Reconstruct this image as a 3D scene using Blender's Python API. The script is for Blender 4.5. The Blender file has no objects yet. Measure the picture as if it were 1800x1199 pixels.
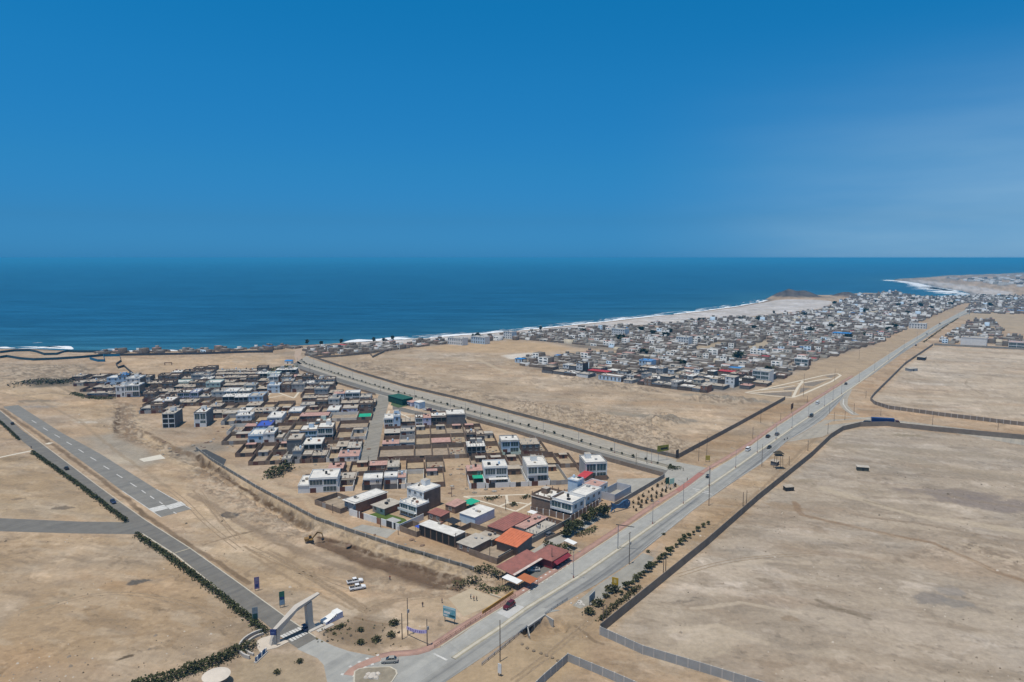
import bpy, math, random
import numpy as np
from mathutils import Vector
random.seed(7)
R = math.radians
SC = bpy.context.scene
COL = SC.collection
# ------------------------------------------------------------------ camera, sky, sun, exposure
H = 105.0                                   # flying height of the camera
FPX = 1200.0                                # focal length in photo pixels (photo 1800 wide)
PITCH = math.atan((599.5 - 453) / FPX)
cam_d = bpy.data.cameras.new("camera"); cam = bpy.data.objects.new("camera", cam_d); COL.objects.link(cam)
cam.location = (0, 0, H); cam.rotation_euler = (R(90) - PITCH, 0, 0)
cam_d.sensor_width = 36; cam_d.lens = 24; cam_d.clip_start = 1; cam_d.clip_end = 400000
SC.camera = cam
SUN_EL, SUN_AZ = 76.0, 222.0                # azimuth clockwise from +Y (towards the sun)
W = bpy.data.worlds.new("World"); SC.world = W; W.use_nodes = True
nt = W.node_tree; nt.nodes.clear(); N = nt.nodes.new; L = nt.links.new
out = N("ShaderNodeOutputWorld"); bg = N("ShaderNodeBackground"); bg.inputs[1].default_value = 0.13
sky = N("ShaderNodeTexSky"); sky.sky_type = 'NISHITA'; sky.sun_disc = False
sky.sun_elevation = R(SUN_EL); sky.sun_rotation = R(SUN_AZ); sky.air_density = 1.0; sky.dust_density = 0.3; sky.ozone_density = 3.0
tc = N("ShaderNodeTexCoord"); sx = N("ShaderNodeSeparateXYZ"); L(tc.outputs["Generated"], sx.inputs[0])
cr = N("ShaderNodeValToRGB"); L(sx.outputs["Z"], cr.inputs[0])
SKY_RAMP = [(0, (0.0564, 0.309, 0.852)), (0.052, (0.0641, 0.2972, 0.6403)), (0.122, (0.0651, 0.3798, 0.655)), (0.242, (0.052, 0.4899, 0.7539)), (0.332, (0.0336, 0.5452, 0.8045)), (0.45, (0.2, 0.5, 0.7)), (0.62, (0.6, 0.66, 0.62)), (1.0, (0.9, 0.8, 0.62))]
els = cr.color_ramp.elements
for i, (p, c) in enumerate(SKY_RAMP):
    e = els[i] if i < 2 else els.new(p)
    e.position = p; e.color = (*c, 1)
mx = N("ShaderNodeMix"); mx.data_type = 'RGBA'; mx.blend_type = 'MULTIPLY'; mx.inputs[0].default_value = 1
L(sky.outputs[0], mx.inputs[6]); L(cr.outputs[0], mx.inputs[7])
# thin pale veil of cloud low over the land to the right
nz = N("ShaderNodeTexNoise"); nz.inputs["Scale"].default_value = 3.0; nz.inputs["Detail"].default_value = 6
mp = N("ShaderNodeMapping"); mp.inputs["Scale"].default_value = (1, 1, 7); L(tc.outputs["Generated"], mp.inputs[0]); L(mp.outputs[0], nz.inputs[0])
m1 = N("ShaderNodeMapRange"); m1.inputs[1].default_value = 0.12; m1.inputs[2].default_value = 0.68; m1.interpolation_type = 'SMOOTHSTEP'; L(sx.outputs["X"], m1.inputs[0])
m2 = N("ShaderNodeMapRange"); m2.interpolation_type = 'SMOOTHSTEP'; m2.inputs[1].default_value = 0.30; m2.inputs[2].default_value = 0.0; L(sx.outputs["Z"], m2.inputs[0])
m3 = N("ShaderNodeMath"); m3.operation = 'MULTIPLY'; L(m1.outputs[0], m3.inputs[0]); L(m2.outputs[0], m3.inputs[1])
m5 = N("ShaderNodeMapRange"); m5.inputs[1].default_value = 0.35; m5.inputs[2].default_value = 0.7; m5.inputs[3].default_value = 0.55; m5.inputs[4].default_value = 1.0; L(nz.outputs[0], m5.inputs[0])
m4 = N("ShaderNodeMath"); m4.operation = 'MULTIPLY'; L(m3.outputs[0], m4.inputs[0]); L(m5.outputs[0], m4.inputs[1])
m7 = N("ShaderNodeMath"); m7.operation = 'MULTIPLY'; L(m4.outputs[0], m7.inputs[0]); m7.inputs[1].default_value = 0.42
mx2 = N("ShaderNodeMix"); mx2.data_type = 'RGBA'; L(m7.outputs[0], mx2.inputs[0]); L(mx.outputs[2], mx2.inputs[6]); mx2.inputs[7].default_value = (3.9, 5.4, 6.2, 1)
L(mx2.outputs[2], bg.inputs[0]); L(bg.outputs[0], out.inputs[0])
sd = bpy.data.lights.new("sun", 'SUN'); sd.energy = 3.6; sd.angle = R(0.53); sd.color = (1.0, 0.94, 0.84)
sun = bpy.data.objects.new("sun", sd); COL.objects.link(sun)
sun.rotation_euler = (R(90 - SUN_EL), 0, R(180 - SUN_AZ)); sun.location = (0, 0, 300)
SC.view_settings.view_transform = 'Standard'; SC.view_settings.look = 'None'
SC.view_settings.exposure = 0.0; SC.view_settings.gamma = 1; SC.view_settings.use_curve_mapping = False
SC.cycles.use_denoising = True
SC.cycles.max_bounces = 4; SC.cycles.diffuse_bounces = 2; SC.cycles.glossy_bounces = 2; SC.cycles.volume_bounces = 0; SC.cycles.transmission_bounces = 2

# ------------------------------------------------------------------ surveying: where a point of the photo lies on the ground
def G(px, py, z=0.0):
    b = (py - 599.5) / FPX
    t = (H - z) / (math.sin(PITCH) + b * math.cos(PITCH))
    return ((px - 900) / FPX * t, (math.cos(PITCH) - b * math.sin(PITCH)) * t)
def GG(pts, z=0.0): return [G(x, y, z) for x, y in pts]
def ppm(px, py): return FPX * (math.sin(PITCH) + (py - 599.5) / FPX * math.cos(PITCH)) / H
def ordinal(n):
    w = ['zeroth', 'first', 'second', 'third', 'fourth', 'fifth', 'sixth', 'seventh', 'eighth', 'ninth', 'tenth', 'eleventh', 'twelfth',
         'thirteenth', 'fourteenth', 'fifteenth', 'sixteenth', 'seventeenth', 'eighteenth', 'nineteenth', 'twentieth']
    if n <= 20: return w[n]
    t = ['', '', 'twenty', 'thirty', 'forty', 'fifty', 'sixty', 'seventy', 'eighty', 'ninety'][n // 10 % 10]
    tt = ['', '', 'twentieth', 'thirtieth', 'fortieth', 'fiftieth', 'sixtieth', 'seventieth', 'eightieth', 'ninetieth'][n // 10 % 10]
    pre = 'hundred and ' if n >= 100 else ''
    if n >= 100 and n % 100 <= 20: return 'hundred and ' + w[n % 100] if n % 100 else 'hundredth'
    return pre + (tt if n % 10 == 0 else t + '-' + w[n % 10])

# ------------------------------------------------------------------ materials
MATS = {}
def mat(name, col, rough=0.85, var=0.18, scale=0.6, spec=0.25, metal=0.0, bump=0.0, col2=None, fine=6.0):
    if name in MATS: return MATS[name]
    m = bpy.data.materials.new(name); m.use_nodes = True; t = m.node_tree; n = t.nodes; l = t.links
    b = n["Principled BSDF"]; b.inputs["Roughness"].default_value = rough; b.inputs["Metallic"].default_value = metal
    b.inputs["Specular IOR Level"].default_value = spec
    if var > 0:
        g = n.new("ShaderNodeNewGeometry")
        a = n.new("ShaderNodeTexNoise"); a.inputs["Scale"].default_value = scale; a.inputs["Detail"].default_value = 5; a.inputs["Roughness"].default_value = 0.65
        l.new(g.outputs["Position"], a.inputs["Vector"])
        r = n.new("ShaderNodeMapRange"); r.inputs[1].default_value = 0.3; r.inputs[2].default_value = 0.7
        l.new(a.outputs[0], r.inputs[0])
        x = n.new("ShaderNodeMix"); x.data_type = 'RGBA'; l.new(r.outputs[0], x.inputs[0])
        lo = col2 if col2 else tuple(c * (1 - var) for c in col)
        hi = tuple(min(1, c * (1 + var * 0.7)) for c in col)
        x.inputs[6].default_value = (*lo, 1); x.inputs[7].default_value = (*hi, 1)
        l.new(x.outputs[2], b.inputs["Base Color"])
        if bump > 0:
            f = n.new("ShaderNodeTexNoise"); f.inputs["Scale"].default_value = fine; f.inputs["Detail"].default_value = 3
            l.new(g.outputs["Position"], f.inputs["Vector"])
            bp = n.new("ShaderNodeBump"); bp.inputs["Strength"].default_value = bump; bp.inputs["Distance"].default_value = 0.2
            l.new(f.outputs[0], bp.inputs["Height"]); l.new(bp.outputs[0], b.inputs["Normal"])
    else:
        b.inputs["Base Color"].default_value = (*col, 1)
    MATS[name] = m
    return m
def bricked(name, col, mortar, sx=0.25, sy=0.2):
    """brick wall: courses and upright joints from the world position, soft at distance, with patchy tone"""
    if name in MATS: return MATS[name]
    m = mat(name, col, 0.92, 0.3, 0.35, 0.15, bump=0.15, fine=3.0)
    return m
white = mat("white_paint", (0.76, 0.76, 0.74), 0.7, 0.10, 0.5)
offwhite = mat("off_white_plaster", (0.66, 0.63, 0.57), 0.85, 0.14, 0.5)
cream = mat("cream_plaster", (0.58, 0.51, 0.39), 0.85, 0.15, 0.5)
paleblue = mat("pale_blue_paint", (0.50, 0.63, 0.76), 0.75, 0.12, 0.5)
lavender = mat("lavender_paint", (0.58, 0.58, 0.72), 0.75, 0.12, 0.5)
palegreen = mat("pale_green_paint", (0.52, 0.64, 0.57), 0.75, 0.12, 0.5)
greyplaster = mat("grey_plaster", (0.40, 0.395, 0.385), 0.9, 0.2, 0.4)
darkplaster = mat("dark_grey_plaster", (0.17, 0.165, 0.165), 0.9, 0.25, 0.4)
brick = bricked("brown_brick", (0.235, 0.165, 0.125), None)
redbrick = bricked("red_brick", (0.30, 0.155, 0.105), None)
lotbrick = bricked("dusty_brick", (0.27, 0.205, 0.155), None)
cement = mat("cement_roof", (0.44, 0.40, 0.345), 0.92, 0.22, 0.35, bump=0.1)
whiteroof = mat("white_roof", (0.66, 0.64, 0.60), 0.8, 0.22, 0.4)
duskroof = mat("dusty_roof", (0.42, 0.36, 0.29), 0.95, 0.28, 0.35)
pinktile = mat("pink_tile_roof", (0.47, 0.29, 0.245), 0.9, 0.28, 0.5)
redtile = mat("dull_red_roof", (0.29, 0.115, 0.095), 0.85, 0.3, 0.45, col2=(.22, .10, .085))
orangetile = mat("orange_red_roof", (0.56, 0.17, 0.085), 0.85, 0.18, 0.4)
glass = mat("dark_window_glass", (0.03, 0.045, 0.055), 0.12, 0.0, spec=0.6)
glassgreen = mat("greenish_window_glass", (0.05, 0.09, 0.10), 0.12, 0.0, spec=0.7)
brownwood = mat("brown_gate", (0.13, 0.055, 0.04), 0.6, 0.2, 1.0)
concrete = mat("pale_concrete", (0.50, 0.47, 0.43), 0.88, 0.14, 0.3, bump=0.1)
darksteel = mat("dark_steel", (0.06, 0.06, 0.065), 0.5, 0.0, metal=0.4)
galv = mat("galvanised_steel", (0.34, 0.34, 0.345), 0.5, 0.1, 0.5, metal=0.3)
polewood = mat("weathered_pole", (0.17, 0.13, 0.10), 0.85, 0.2, 1.5)
tyre = mat("black_rubber", (0.02, 0.02, 0.02), 0.8, 0.0)
leafdark = mat("dark_leaf", (0.046, 0.05, 0.022), 0.8, 0.35, 0.8, spec=0.15)
leafmid = mat("green_leaf", (0.08, 0.088, 0.036), 0.8, 0.35, 0.8, spec=0.15)
leafdry = mat("dry_leaf", (0.13, 0.115, 0.06), 0.85, 0.35, 0.8, spec=0.1)
bark = mat("bark", (0.10, 0.075, 0.055), 0.9, 0.25, 2.0)
tankblack = mat("black_water_tank", (0.03, 0.03, 0.032), 0.5, 0.0)

# ------------------------------------------------------------------ mesh helpers
def wloc(o):
    v = Vector((0, 0, 0))
    while o is not None: v = v + o.location; o = o.parent
    return v
class MB:
    def __init__(s): s.v = []; s.f = []; s.m = []; s.uv = None
    def quad(s, a, b, c, d, m=0):
        i = len(s.v); s.v += [a, b, c, d]; s.f.append((i, i + 1, i + 2, i + 3)); s.m.append(m)
    def poly(s, pts, m=0):
        i = len(s.v); s.v += pts; s.f.append(tuple(range(i, i + len(pts)))); s.m.append(m)
    def prism(s, pts, z0, z1, m=0, mtop=None, bottom=True, top=True):
        """pts counter-clockwise (x, y); z1 number or list per point"""
        n = len(pts); i = len(s.v)
        zt = z1 if isinstance(z1, (list, tuple)) else [z1] * n
        zb = z0 if isinstance(z0, (list, tuple)) else [z0] * n
        s.v += [(p[0], p[1], zb[k]) for k, p in enumerate(pts)] + [(p[0], p[1], zt[k]) for k, p in enumerate(pts)]
        for k in range(n):
            j = (k + 1) % n
            s.f.append((i + k, i + j, i + n + j, i + n + k)); s.m.append(m)
        if top: s.f.append(tuple(range(i + n, i + 2 * n))); s.m.append(m if mtop is None else mtop)
        if bottom: s.f.append(tuple(reversed(range(i, i + n)))); s.m.append(m)
    def obox(s, o, ux, x0, x1, y0, y1, z0, z1, m=0, mtop=None):
        """box in the frame with origin o (x, y), unit x axis ux, y axis = ux turned left"""
        uy = (-ux[1], ux[0])
        P = lambda a, b: (o[0] + ux[0] * a + uy[0] * b, o[1] + ux[1] * a + uy[1] * b)
        s.prism([P(x0, y0), P(x1, y0), P(x1, y1), P(x0, y1)], z0, z1, m, mtop)
    def box(s, x0, x1, y0, y1, z0, z1, m=0): s.obox((0, 0), (1, 0), x0, x1, y0, y1, z0, z1, m)
    def tube(s, p0, p1, r0, r1=None, n=8, m=0, cap=True):
        r1 = r0 if r1 is None else r1
        a = Vector(p0); b = Vector(p1); d = (b - a).normalized()
        u = d.cross(Vector((0, 0, 1)))
        if u.length < 1e-3: u = Vector((1, 0, 0))
        u.normalize(); w = d.cross(u)
        i = len(s.v)
        for c, r in ((a, r0), (b, r1)):
            for k in range(n):
                t = 2 * math.pi * k / n; q = c + u * (r * math.cos(t)) + w * (r * math.sin(t)); s.v.append(tuple(q))
        for k in range(n):
            j = (k + 1) % n; s.f.append((i + k, i + n + k, i + n + j, i + j)); s.m.append(m)
        if cap:
            s.f.append(tuple(range(i, i + n))); s.m.append(m); s.f.append(tuple(reversed(range(i + n, i + 2 * n)))); s.m.append(m)
    def loft(s, rings, m=0, cap=True):
        n = len(rings[0]); i = len(s.v)
        for r in rings: s.v += [tuple(p) for p in r]
        for a in range(len(rings) - 1):
            for k in range(n):
                j = (k + 1) % n
                s.f.append((i + a * n + k, i + a * n + j, i + (a + 1) * n + j, i + (a + 1) * n + k)); s.m.append(m)
        if cap:
            s.f.append(tuple(reversed(range(i, i + n)))); s.m.append(m)
            e = i + (len(rings) - 1) * n; s.f.append(tuple(range(e, e + n))); s.m.append(m)
    def build(s, name, mats, parent=None, smooth=False, fixn=False):
        me = bpy.data.meshes.new(name)
        off = wloc(parent) if parent is not None else Vector((0, 0, 0))
        vs = [(p[0] - off.x, p[1] - off.y, p[2] - off.z) for p in s.v] if parent is not None else s.v
        me.from_pydata(vs, [], s.f)
        if not isinstance(mats, (list, tuple)): mats = [mats]
        for mm in mats: me.materials.append(mm)
        if len(mats) > 1: me.polygons.foreach_set("material_index", s.m)
        if smooth: me.polygons.foreach_set("use_smooth", [True] * len(me.polygons))
        me.update()
        o = bpy.data.objects.new(name, me); COL.objects.link(o)
        if parent is not None: o.parent = parent
        return o
def np_mesh(name, verts, quads, mats, midx=None, col=None, smooth=False, parent=None, uv=None):
    me = bpy.data.meshes.new(name); nv, nf = len(verts), len(quads); k = quads.shape[1]
    me.vertices.add(nv); me.vertices.foreach_set("co", np.ascontiguousarray(verts, dtype=np.float32).ravel())
    me.loops.add(nf * k); me.loops.foreach_set("vertex_index", np.ascontiguousarray(quads, dtype=np.int32).ravel())
    me.polygons.add(nf); me.polygons.foreach_set("loop_start", np.arange(0, nf * k, k, dtype=np.int32)); me.polygons.foreach_set("loop_total", np.full(nf, k, dtype=np.int32))
    if not isinstance(mats, (list, tuple)): mats = [mats]
    for mm in mats: me.materials.append(mm)
    if midx is not None: me.polygons.foreach_set("material_index", np.ascontiguousarray(midx, dtype=np.int32))
    if smooth: me.polygons.foreach_set("use_smooth", np.ones(nf, dtype=bool))
    me.update(calc_edges=True)
    if col is not None:
        a = me.color_attributes.new("Col", 'FLOAT_COLOR', 'POINT')
        c4 = np.ones((nv, 4), dtype=np.float32); c4[:, :3] = col; a.data.foreach_set("color", c4.ravel())
    if uv is not None:
        ul = me.uv_layers.new(name="UVMap"); ul.data.foreach_set("uv", np.ascontiguousarray(uv[quads.ravel()], dtype=np.float32).ravel())
    o = bpy.data.objects.new(name, me); COL.objects.link(o)
    if parent is not None: o.parent = parent
    return o
def tag(o, label=None, cat=None, group=None, kind=None):
    if label: o["label"] = label
    if cat: o["category"] = cat
    if group: o["group"] = group
    if kind: o["kind"] = kind
    return o
def empty(name, loc, label, cat, group=None, rz=0.0):
    o = bpy.data.objects.new(name, None); COL.objects.link(o); o.location = loc; o.rotation_euler = (0, 0, rz); o.empty_display_size = 0.5
    return tag(o, label, cat, group)
def copy_tree(o, parent=None):
    c = o.copy(); COL.objects.link(c)
    if parent is not None: c.parent = parent
    for ch in list(o.children): copy_tree(ch, c)
    return c
def place(o, first, x, y, z, rz, label, group=None):
    t = o if first else copy_tree(o)
    t.location = (x, y, z); t.rotation_euler = (0, 0, rz); t["label"] = label
    if group: t["group"] = group
    return t

# ------------------------------------------------------------------ numpy noise and distance
_rng = np.random.RandomState(11); _TAB = _rng.rand(256, 256).astype(np.float32)
def vnoise(x, y):
    xi = np.floor(x).astype(np.int64); yi = np.floor(y).astype(np.int64); fx = x - xi; fy = y - yi
    fx = fx * fx * (3 - 2 * fx); fy = fy * fy * (3 - 2 * fy)
    a = _TAB[xi & 255, yi & 255]; b = _TAB[(xi + 1) & 255, yi & 255]; c = _TAB[xi & 255, (yi + 1) & 255]; d = _TAB[(xi + 1) & 255, (yi + 1) & 255]
    return (a * (1 - fx) + b * fx) * (1 - fy) + (c * (1 - fx) + d * fx) * fy
def fbm(x, y, s, o=4, seed=0):
    v = 0; a = 0.5; tot = 0; x = x / s + seed * 17.31; y = y / s + seed * 9.77
    for k in range(o):
        v = v + a * vnoise(x, y); tot += a; a *= 0.55; x = x * 2.03 + 5.1; y = y * 2.03 + 3.7
    return v / tot
def seg_dist(X, Y, pts, closed=False):
    d = np.full(X.shape, 1e9); n = len(pts)
    for k in range(n if closed else n - 1):
        ax, ay = pts[k]; bx, by = pts[(k + 1) % n]; ex, ey = bx - ax, by - ay
        t = np.clip(((X - ax) * ex + (Y - ay) * ey) / (ex * ex + ey * ey + 1e-9), 0, 1)
        d = np.minimum(d, np.hypot(X - ax - t * ex, Y - ay - t * ey))
    return d
def inside(X, Y, pts):
    r = np.zeros(X.shape, bool); n = len(pts)
    for k in range(n):
        ax, ay = pts[k]; bx, by = pts[(k + 1) % n]
        if ay == by: continue
        c = ((ay > Y) != (by > Y)) & (X < (bx - ax) * (Y - ay) / (by - ay) + ax); r ^= c
    return r
def sstep(a, b, x):
    t = np.clip((x - a) / (b - a), 0, 1); return t * t * (3 - 2 * t)
def soft(X, Y, pts, w):
    """1 inside the polygon, falling to 0 over w metres across its edge"""
    x0 = min(p[0] for p in pts) - w; x1 = max(p[0] for p in pts) + w; y0 = min(p[1] for p in pts) - w; y1 = max(p[1] for p in pts) + w
    r = np.zeros(X.shape); s = (X > x0) & (X < x1) & (Y > y0) & (Y < y1)
    if s.any():
        xs, ys = X[s], Y[s]; d = seg_dist(xs, ys, pts, True); d = np.where(inside(xs, ys, pts), d, -d)
        r[s] = sstep(-w, w, d)
    return r
# ------------------------------------------------------------------ the land, the sea
SEA = -5.0
COAST_PX = [(-1400, 616), (-300, 613), (0, 612.5), (60, 613), (120, 616), (180, 618), (330, 616), (430, 613), (500, 608), (560, 605), (600, 602.5), (640, 600.5), (690, 597.5), (740, 595),
    (800, 590), (850, 586.5), (900, 582), (950, 577.5), (1000, 572), (1060, 566), (1110, 560), (1180, 553), (1230, 547.5), (1290, 539.5), (1340, 530.5), (1350, 527),
    (1353, 524), (1362, 520), (1385, 518), (1410, 518), (1440, 520), (1470, 518.5), (1500, 516), (1550, 517), (1600, 520), (1640, 523), (1664, 524.5), (1682, 522), (1704, 519.5), (1703, 515.5),
    (1686, 511.3), (1660, 507), (1640, 504), (1618, 498.5), (1600, 495.5), (1580, 493.5), (1562, 492), (1580, 490), (1620, 488.5), (1655, 485), (1700, 483.5), (1750, 482), (1800, 479), (1900, 475), (2300, 466)]
COAST = GG(COAST_PX, SEA)
LAND = COAST + [(60000, COAST[-1][1]), (60000, -6000), (-6000, -6000), (-6000, COAST[0][1])]
RIGHTFIELD = [(1062, 1112), (1128, 1056), (1242, 962), (1332, 882), (1427, 805), (1462, 772), (1482, 760), (1512, 753), (1560, 751), (1640, 760), (1800, 776), (2300, 830), (2600, 1500), (1500, 1300), (1310, 1203), (1230, 1178), (1130, 1148)]
UPFIELD = [(1641, 609), (1592, 642), (1538, 696), (1532, 704), (1540, 710), (1565, 717), (1650, 728), (1800, 745), (2300, 800), (2400, 640), (1800, 616)]
MIDLOT = [(1188, 802), (1125, 786), (1007, 751), (900, 723), (825, 703), (712, 676), (625, 650), (560, 628), (640, 622), (690, 616), (760, 609), (900, 599), (960, 601), (1020, 613), (1110, 621), (1040, 624), (960, 629),
          (900, 634), (925, 648), (1000, 662), (1100, 674), (1200, 689), (1270, 693), (1375, 703)]
LEFTFIELD = [(-600, 945), (0, 937), (140, 942), (236, 944), (300, 988), (380, 1045), (455, 1112), (440, 1130), (280, 1195), (100, 1300), (-900, 1300)]
LEFTUP = [(-500, 800), (0, 800), (58, 800), (215, 915), (140, 914), (0, 908), (-500, 900)]
AIRSAND = [(285, 915), (345, 905), (330, 880), (220, 790), (130, 725), (60, 705), (0, 690), (0, 660), (150, 690), (205, 705), (205, 755), (250, 800), (330, 850), (420, 920), (520, 990), (640, 1060), (760, 1100), (700, 1130), (600, 1110), (520, 1070), (430, 1020), (340, 960)]
BEACH = [(600, 603), (640, 601), (690, 598), (800, 590), (900, 582), (1000, 572), (1110, 560), (1230, 547.5), (1290, 539.5), (1340, 530.5), (1365, 526), (1400, 526), (1440, 527), (1472, 531), (1440, 543), (1400, 547), (1340, 555),
         (1250, 561), (1170, 569), (1090, 573), (1000, 579), (950, 584), (900, 590), (800, 598), (700, 604), (640, 607)]
BEACH2 = [(1562, 492), (1600, 495), (1640, 503), (1704, 517), (1712, 525), (1784, 523), (1780, 514), (1740, 507), (1690, 500), (1640, 495), (1600, 491)]
SANDLOT = [(215, 630), (300, 628), (400, 625), (495, 622), (500, 632), (480, 641), (400, 652), (300, 665), (240, 667), (222, 645)]
FARTOWN = [(540, 618), (640, 623), (690, 617), (760, 608), (900, 597), (960, 600), (1010, 611), (1120, 620), (1040, 623), (960, 627), (905, 632), (925, 646), (1000, 660), (1100, 672), (1200, 687), (1275, 690), (1345, 679), (1405, 654),
           (1440, 634), (1540, 604), (1600, 574), (1650, 551), (1690, 534), (1740, 530), (1850, 532), (1850, 522), (1700, 520), (1650, 524), (1560, 520), (1490, 525), (1470, 534), (1445, 546), (1340, 558), (1250, 564), (1170, 571), (1090, 574.5), (1000, 579), (900, 590), (800, 598), (690, 606), (550, 609)]
VERGE = [(1130, 1000), (1240, 900), (1340, 815), (1425, 756), (1500, 700), (1480, 755), (1425, 800), (1330, 878), (1240, 957), (1120, 1055), (1055, 1110), (980, 1160), (930, 1199), (830, 1199), (930, 1105), (1000, 1060)]
VERGE2 = [(1192, 808), (1380, 705), (1490, 640), (1600, 570), (1690, 535), (1640, 570), (1500, 662), (1365, 750), (1294, 801), (1210, 835)]
SCRUB = [(560, 1105), (600, 1098), (640, 1085), (690, 1095), (680, 1130), (670, 1148), (610, 1140), (570, 1125)]
DITCH_BANK = [(350, 795), (370, 812), (450, 862), (555, 918), (700, 968), (830, 1006), (850, 1020), (800, 1020), (690, 985), (600, 950), (540, 925), (500, 905), (420, 862), (360, 818)]
CUTS = [  # (pixel polyline, half width m, depth m, edge m)
    ([(213, 712), (214, 735), (212, 757)], 3.0, 1.0, 2.5), ([(217, 757), (250, 768), (295, 791), (337, 807), (352, 815)], 2.8, 1.6, 2.0),
    ([(352, 812), (380, 830), (425, 858), (468, 886), (500, 905), (541, 929)], 2.0, 2.2, 1.4),
    ([(562, 944), (620, 966), (690, 990), (760, 1012), (815, 1028)], 4.6, .8, 1.2), ([(946, 1107), (960, 1100), (975, 1098)], 3.0, 2.3, 2.5)]
BUMPY = [([(556, 922), (640, 950), (760, 988), (832, 1010), (834, 1026), (700, 988), (600, 952), (545, 935)], 1.0, 3.5), ([(640, 1012), (760, 1040), (800, 1045), (770, 1055), (650, 1025)], .5, 2.5), ([(905, 728), (1005, 752), (1120, 785), (1185, 800), (1230, 790), (1180, 760), (1120, 735), (1000, 715), (900, 700)], 1.6, 5.0),
         ([(1115, 745), (1130, 730), (1170, 722), (1210, 738), (1190, 748), (1140, 752)], 3.0, 7.0), ([(1190, 700), (1240, 690), (1300, 698), (1350, 703), (1290, 712), (1210, 706)], 2.5, 8.0),
         ([(960, 655), (1060, 668), (1150, 682), (1200, 692), (1120, 690), (1000, 672)], 1.8, 9.0), ([(600, 640), (650, 635), (720, 655), (800, 680), (900, 700), (880, 715), (750, 680), (640, 650)], 1.0, 9.0),
         ([(195, 705), (240, 712), (265, 762), (335, 798), (420, 850), (500, 900), (545, 925), (540, 940), (480, 915), (360, 850), (300, 802), (230, 778), (190, 750)], .9, 4.0), ([(1500, 1000), (1560, 985), (1700, 950), (1800, 985), (1800, 1010), (1690, 965), (1600, 985)], 0.5, 4.0),
         ([(340, 835), (420, 880), (480, 915), (530, 945), (500, 950), (420, 905), (350, 855)], 0.8, 4.0), ([(0, 640), (150, 642), (170, 660), (60, 672), (0, 680)], 1.2, 10.0),
         ([(780, 1020), (830, 1022), (870, 1012), (880, 1030), (830, 1040), (790, 1035)], 1.2, 4.0), ([(570, 1110), (640, 1095), (680, 1110), (660, 1145), (600, 1138)], 0.25, 3.0)]
HILLS = [(1397, 522.5, 18, 46, 45), (1374, 523, 10, 30, 35), (1430, 524, 5, 60, 35), (1482, 522, 11, 26, 26), (1500, 523, 6, 40, 35), (1540, 521, 9, 60, 35), (1582, 521, 7, 36, 28)]
GRIT = [(-2 * 1.0, 1.0)]
def landz(X, Y):
    X = np.asarray(X, float); Y = np.asarray(Y, float)
    near = Y > 550
    z = np.zeros(X.shape)
    if near.any():
        xs, ys = X[near], Y[near]; d = seg_dist(xs, ys, COAST); d = np.where(inside(xs, ys, LAND), d, -d)
        z[near] = np.where(d > 0, -5.2 + 5.2 * sstep(-6, 55, d), np.maximum(-14, -5.0 + d * 0.12) - 0.3)
    for px, py, h, rx, ry in HILLS:
        cx, cy = G(px, py); q = ((X - cx) / rx) ** 2 + ((Y - cy) / ry) ** 2; s = q < 4
        if s.any(): z[s] += h * np.maximum(0, 1 - q[s] / 2.2) ** 1.3 * (0.75 + 0.6 * (fbm(X[s], Y[s], 26, 4, 3) - 0.3))
    for pts, amp, sc in BUMPY:
        P = GG(pts); x0 = min(p[0] for p in P); x1 = max(p[0] for p in P); y0 = min(p[1] for p in P); y1 = max(p[1] for p in P)
        s = (X > x0) & (X < x1) & (Y > y0) & (Y < y1)
        if s.any():
            xs, ys = X[s], Y[s]; w = soft(xs, ys, P, 0.01) * sstep(0, 8, seg_dist(xs, ys, P, True))
            n = fbm(xs, ys, sc, 4, 2); z[s] += w * amp * (np.abs(n - 0.5) * 3.6)
    Pb = GG(DITCH_BANK); s = (X > -180) & (X < 0) & (Y > 190) & (Y < 380)
    if s.any(): z[s] += 1.5 * soft(X[s], Y[s], Pb, 2.0) * (0.8 + .5 * fbm(X[s], Y[s], 4, 3, 7))
    for pts, hw, dp, ed in CUTS:
        P = GG(pts); x0 = min(p[0] for p in P) - 12; x1 = max(p[0] for p in P) + 12; y0 = min(p[1] for p in P) - 12; y1 = max(p[1] for p in P) + 12
        s = (X > x0) & (X < x1) & (Y > y0) & (Y < y1)
        if s.any():
            xs, ys = X[s], Y[s]; d = seg_dist(xs, ys, P) + (fbm(xs, ys, 3.0, 3, 5) - 0.5) * 2.2
            z[s] -= dp * (1 - sstep(hw, hw + ed, d))
    return z
def zat(x, y): return float(landz(np.array([x]), np.array([y]))[0])
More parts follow.
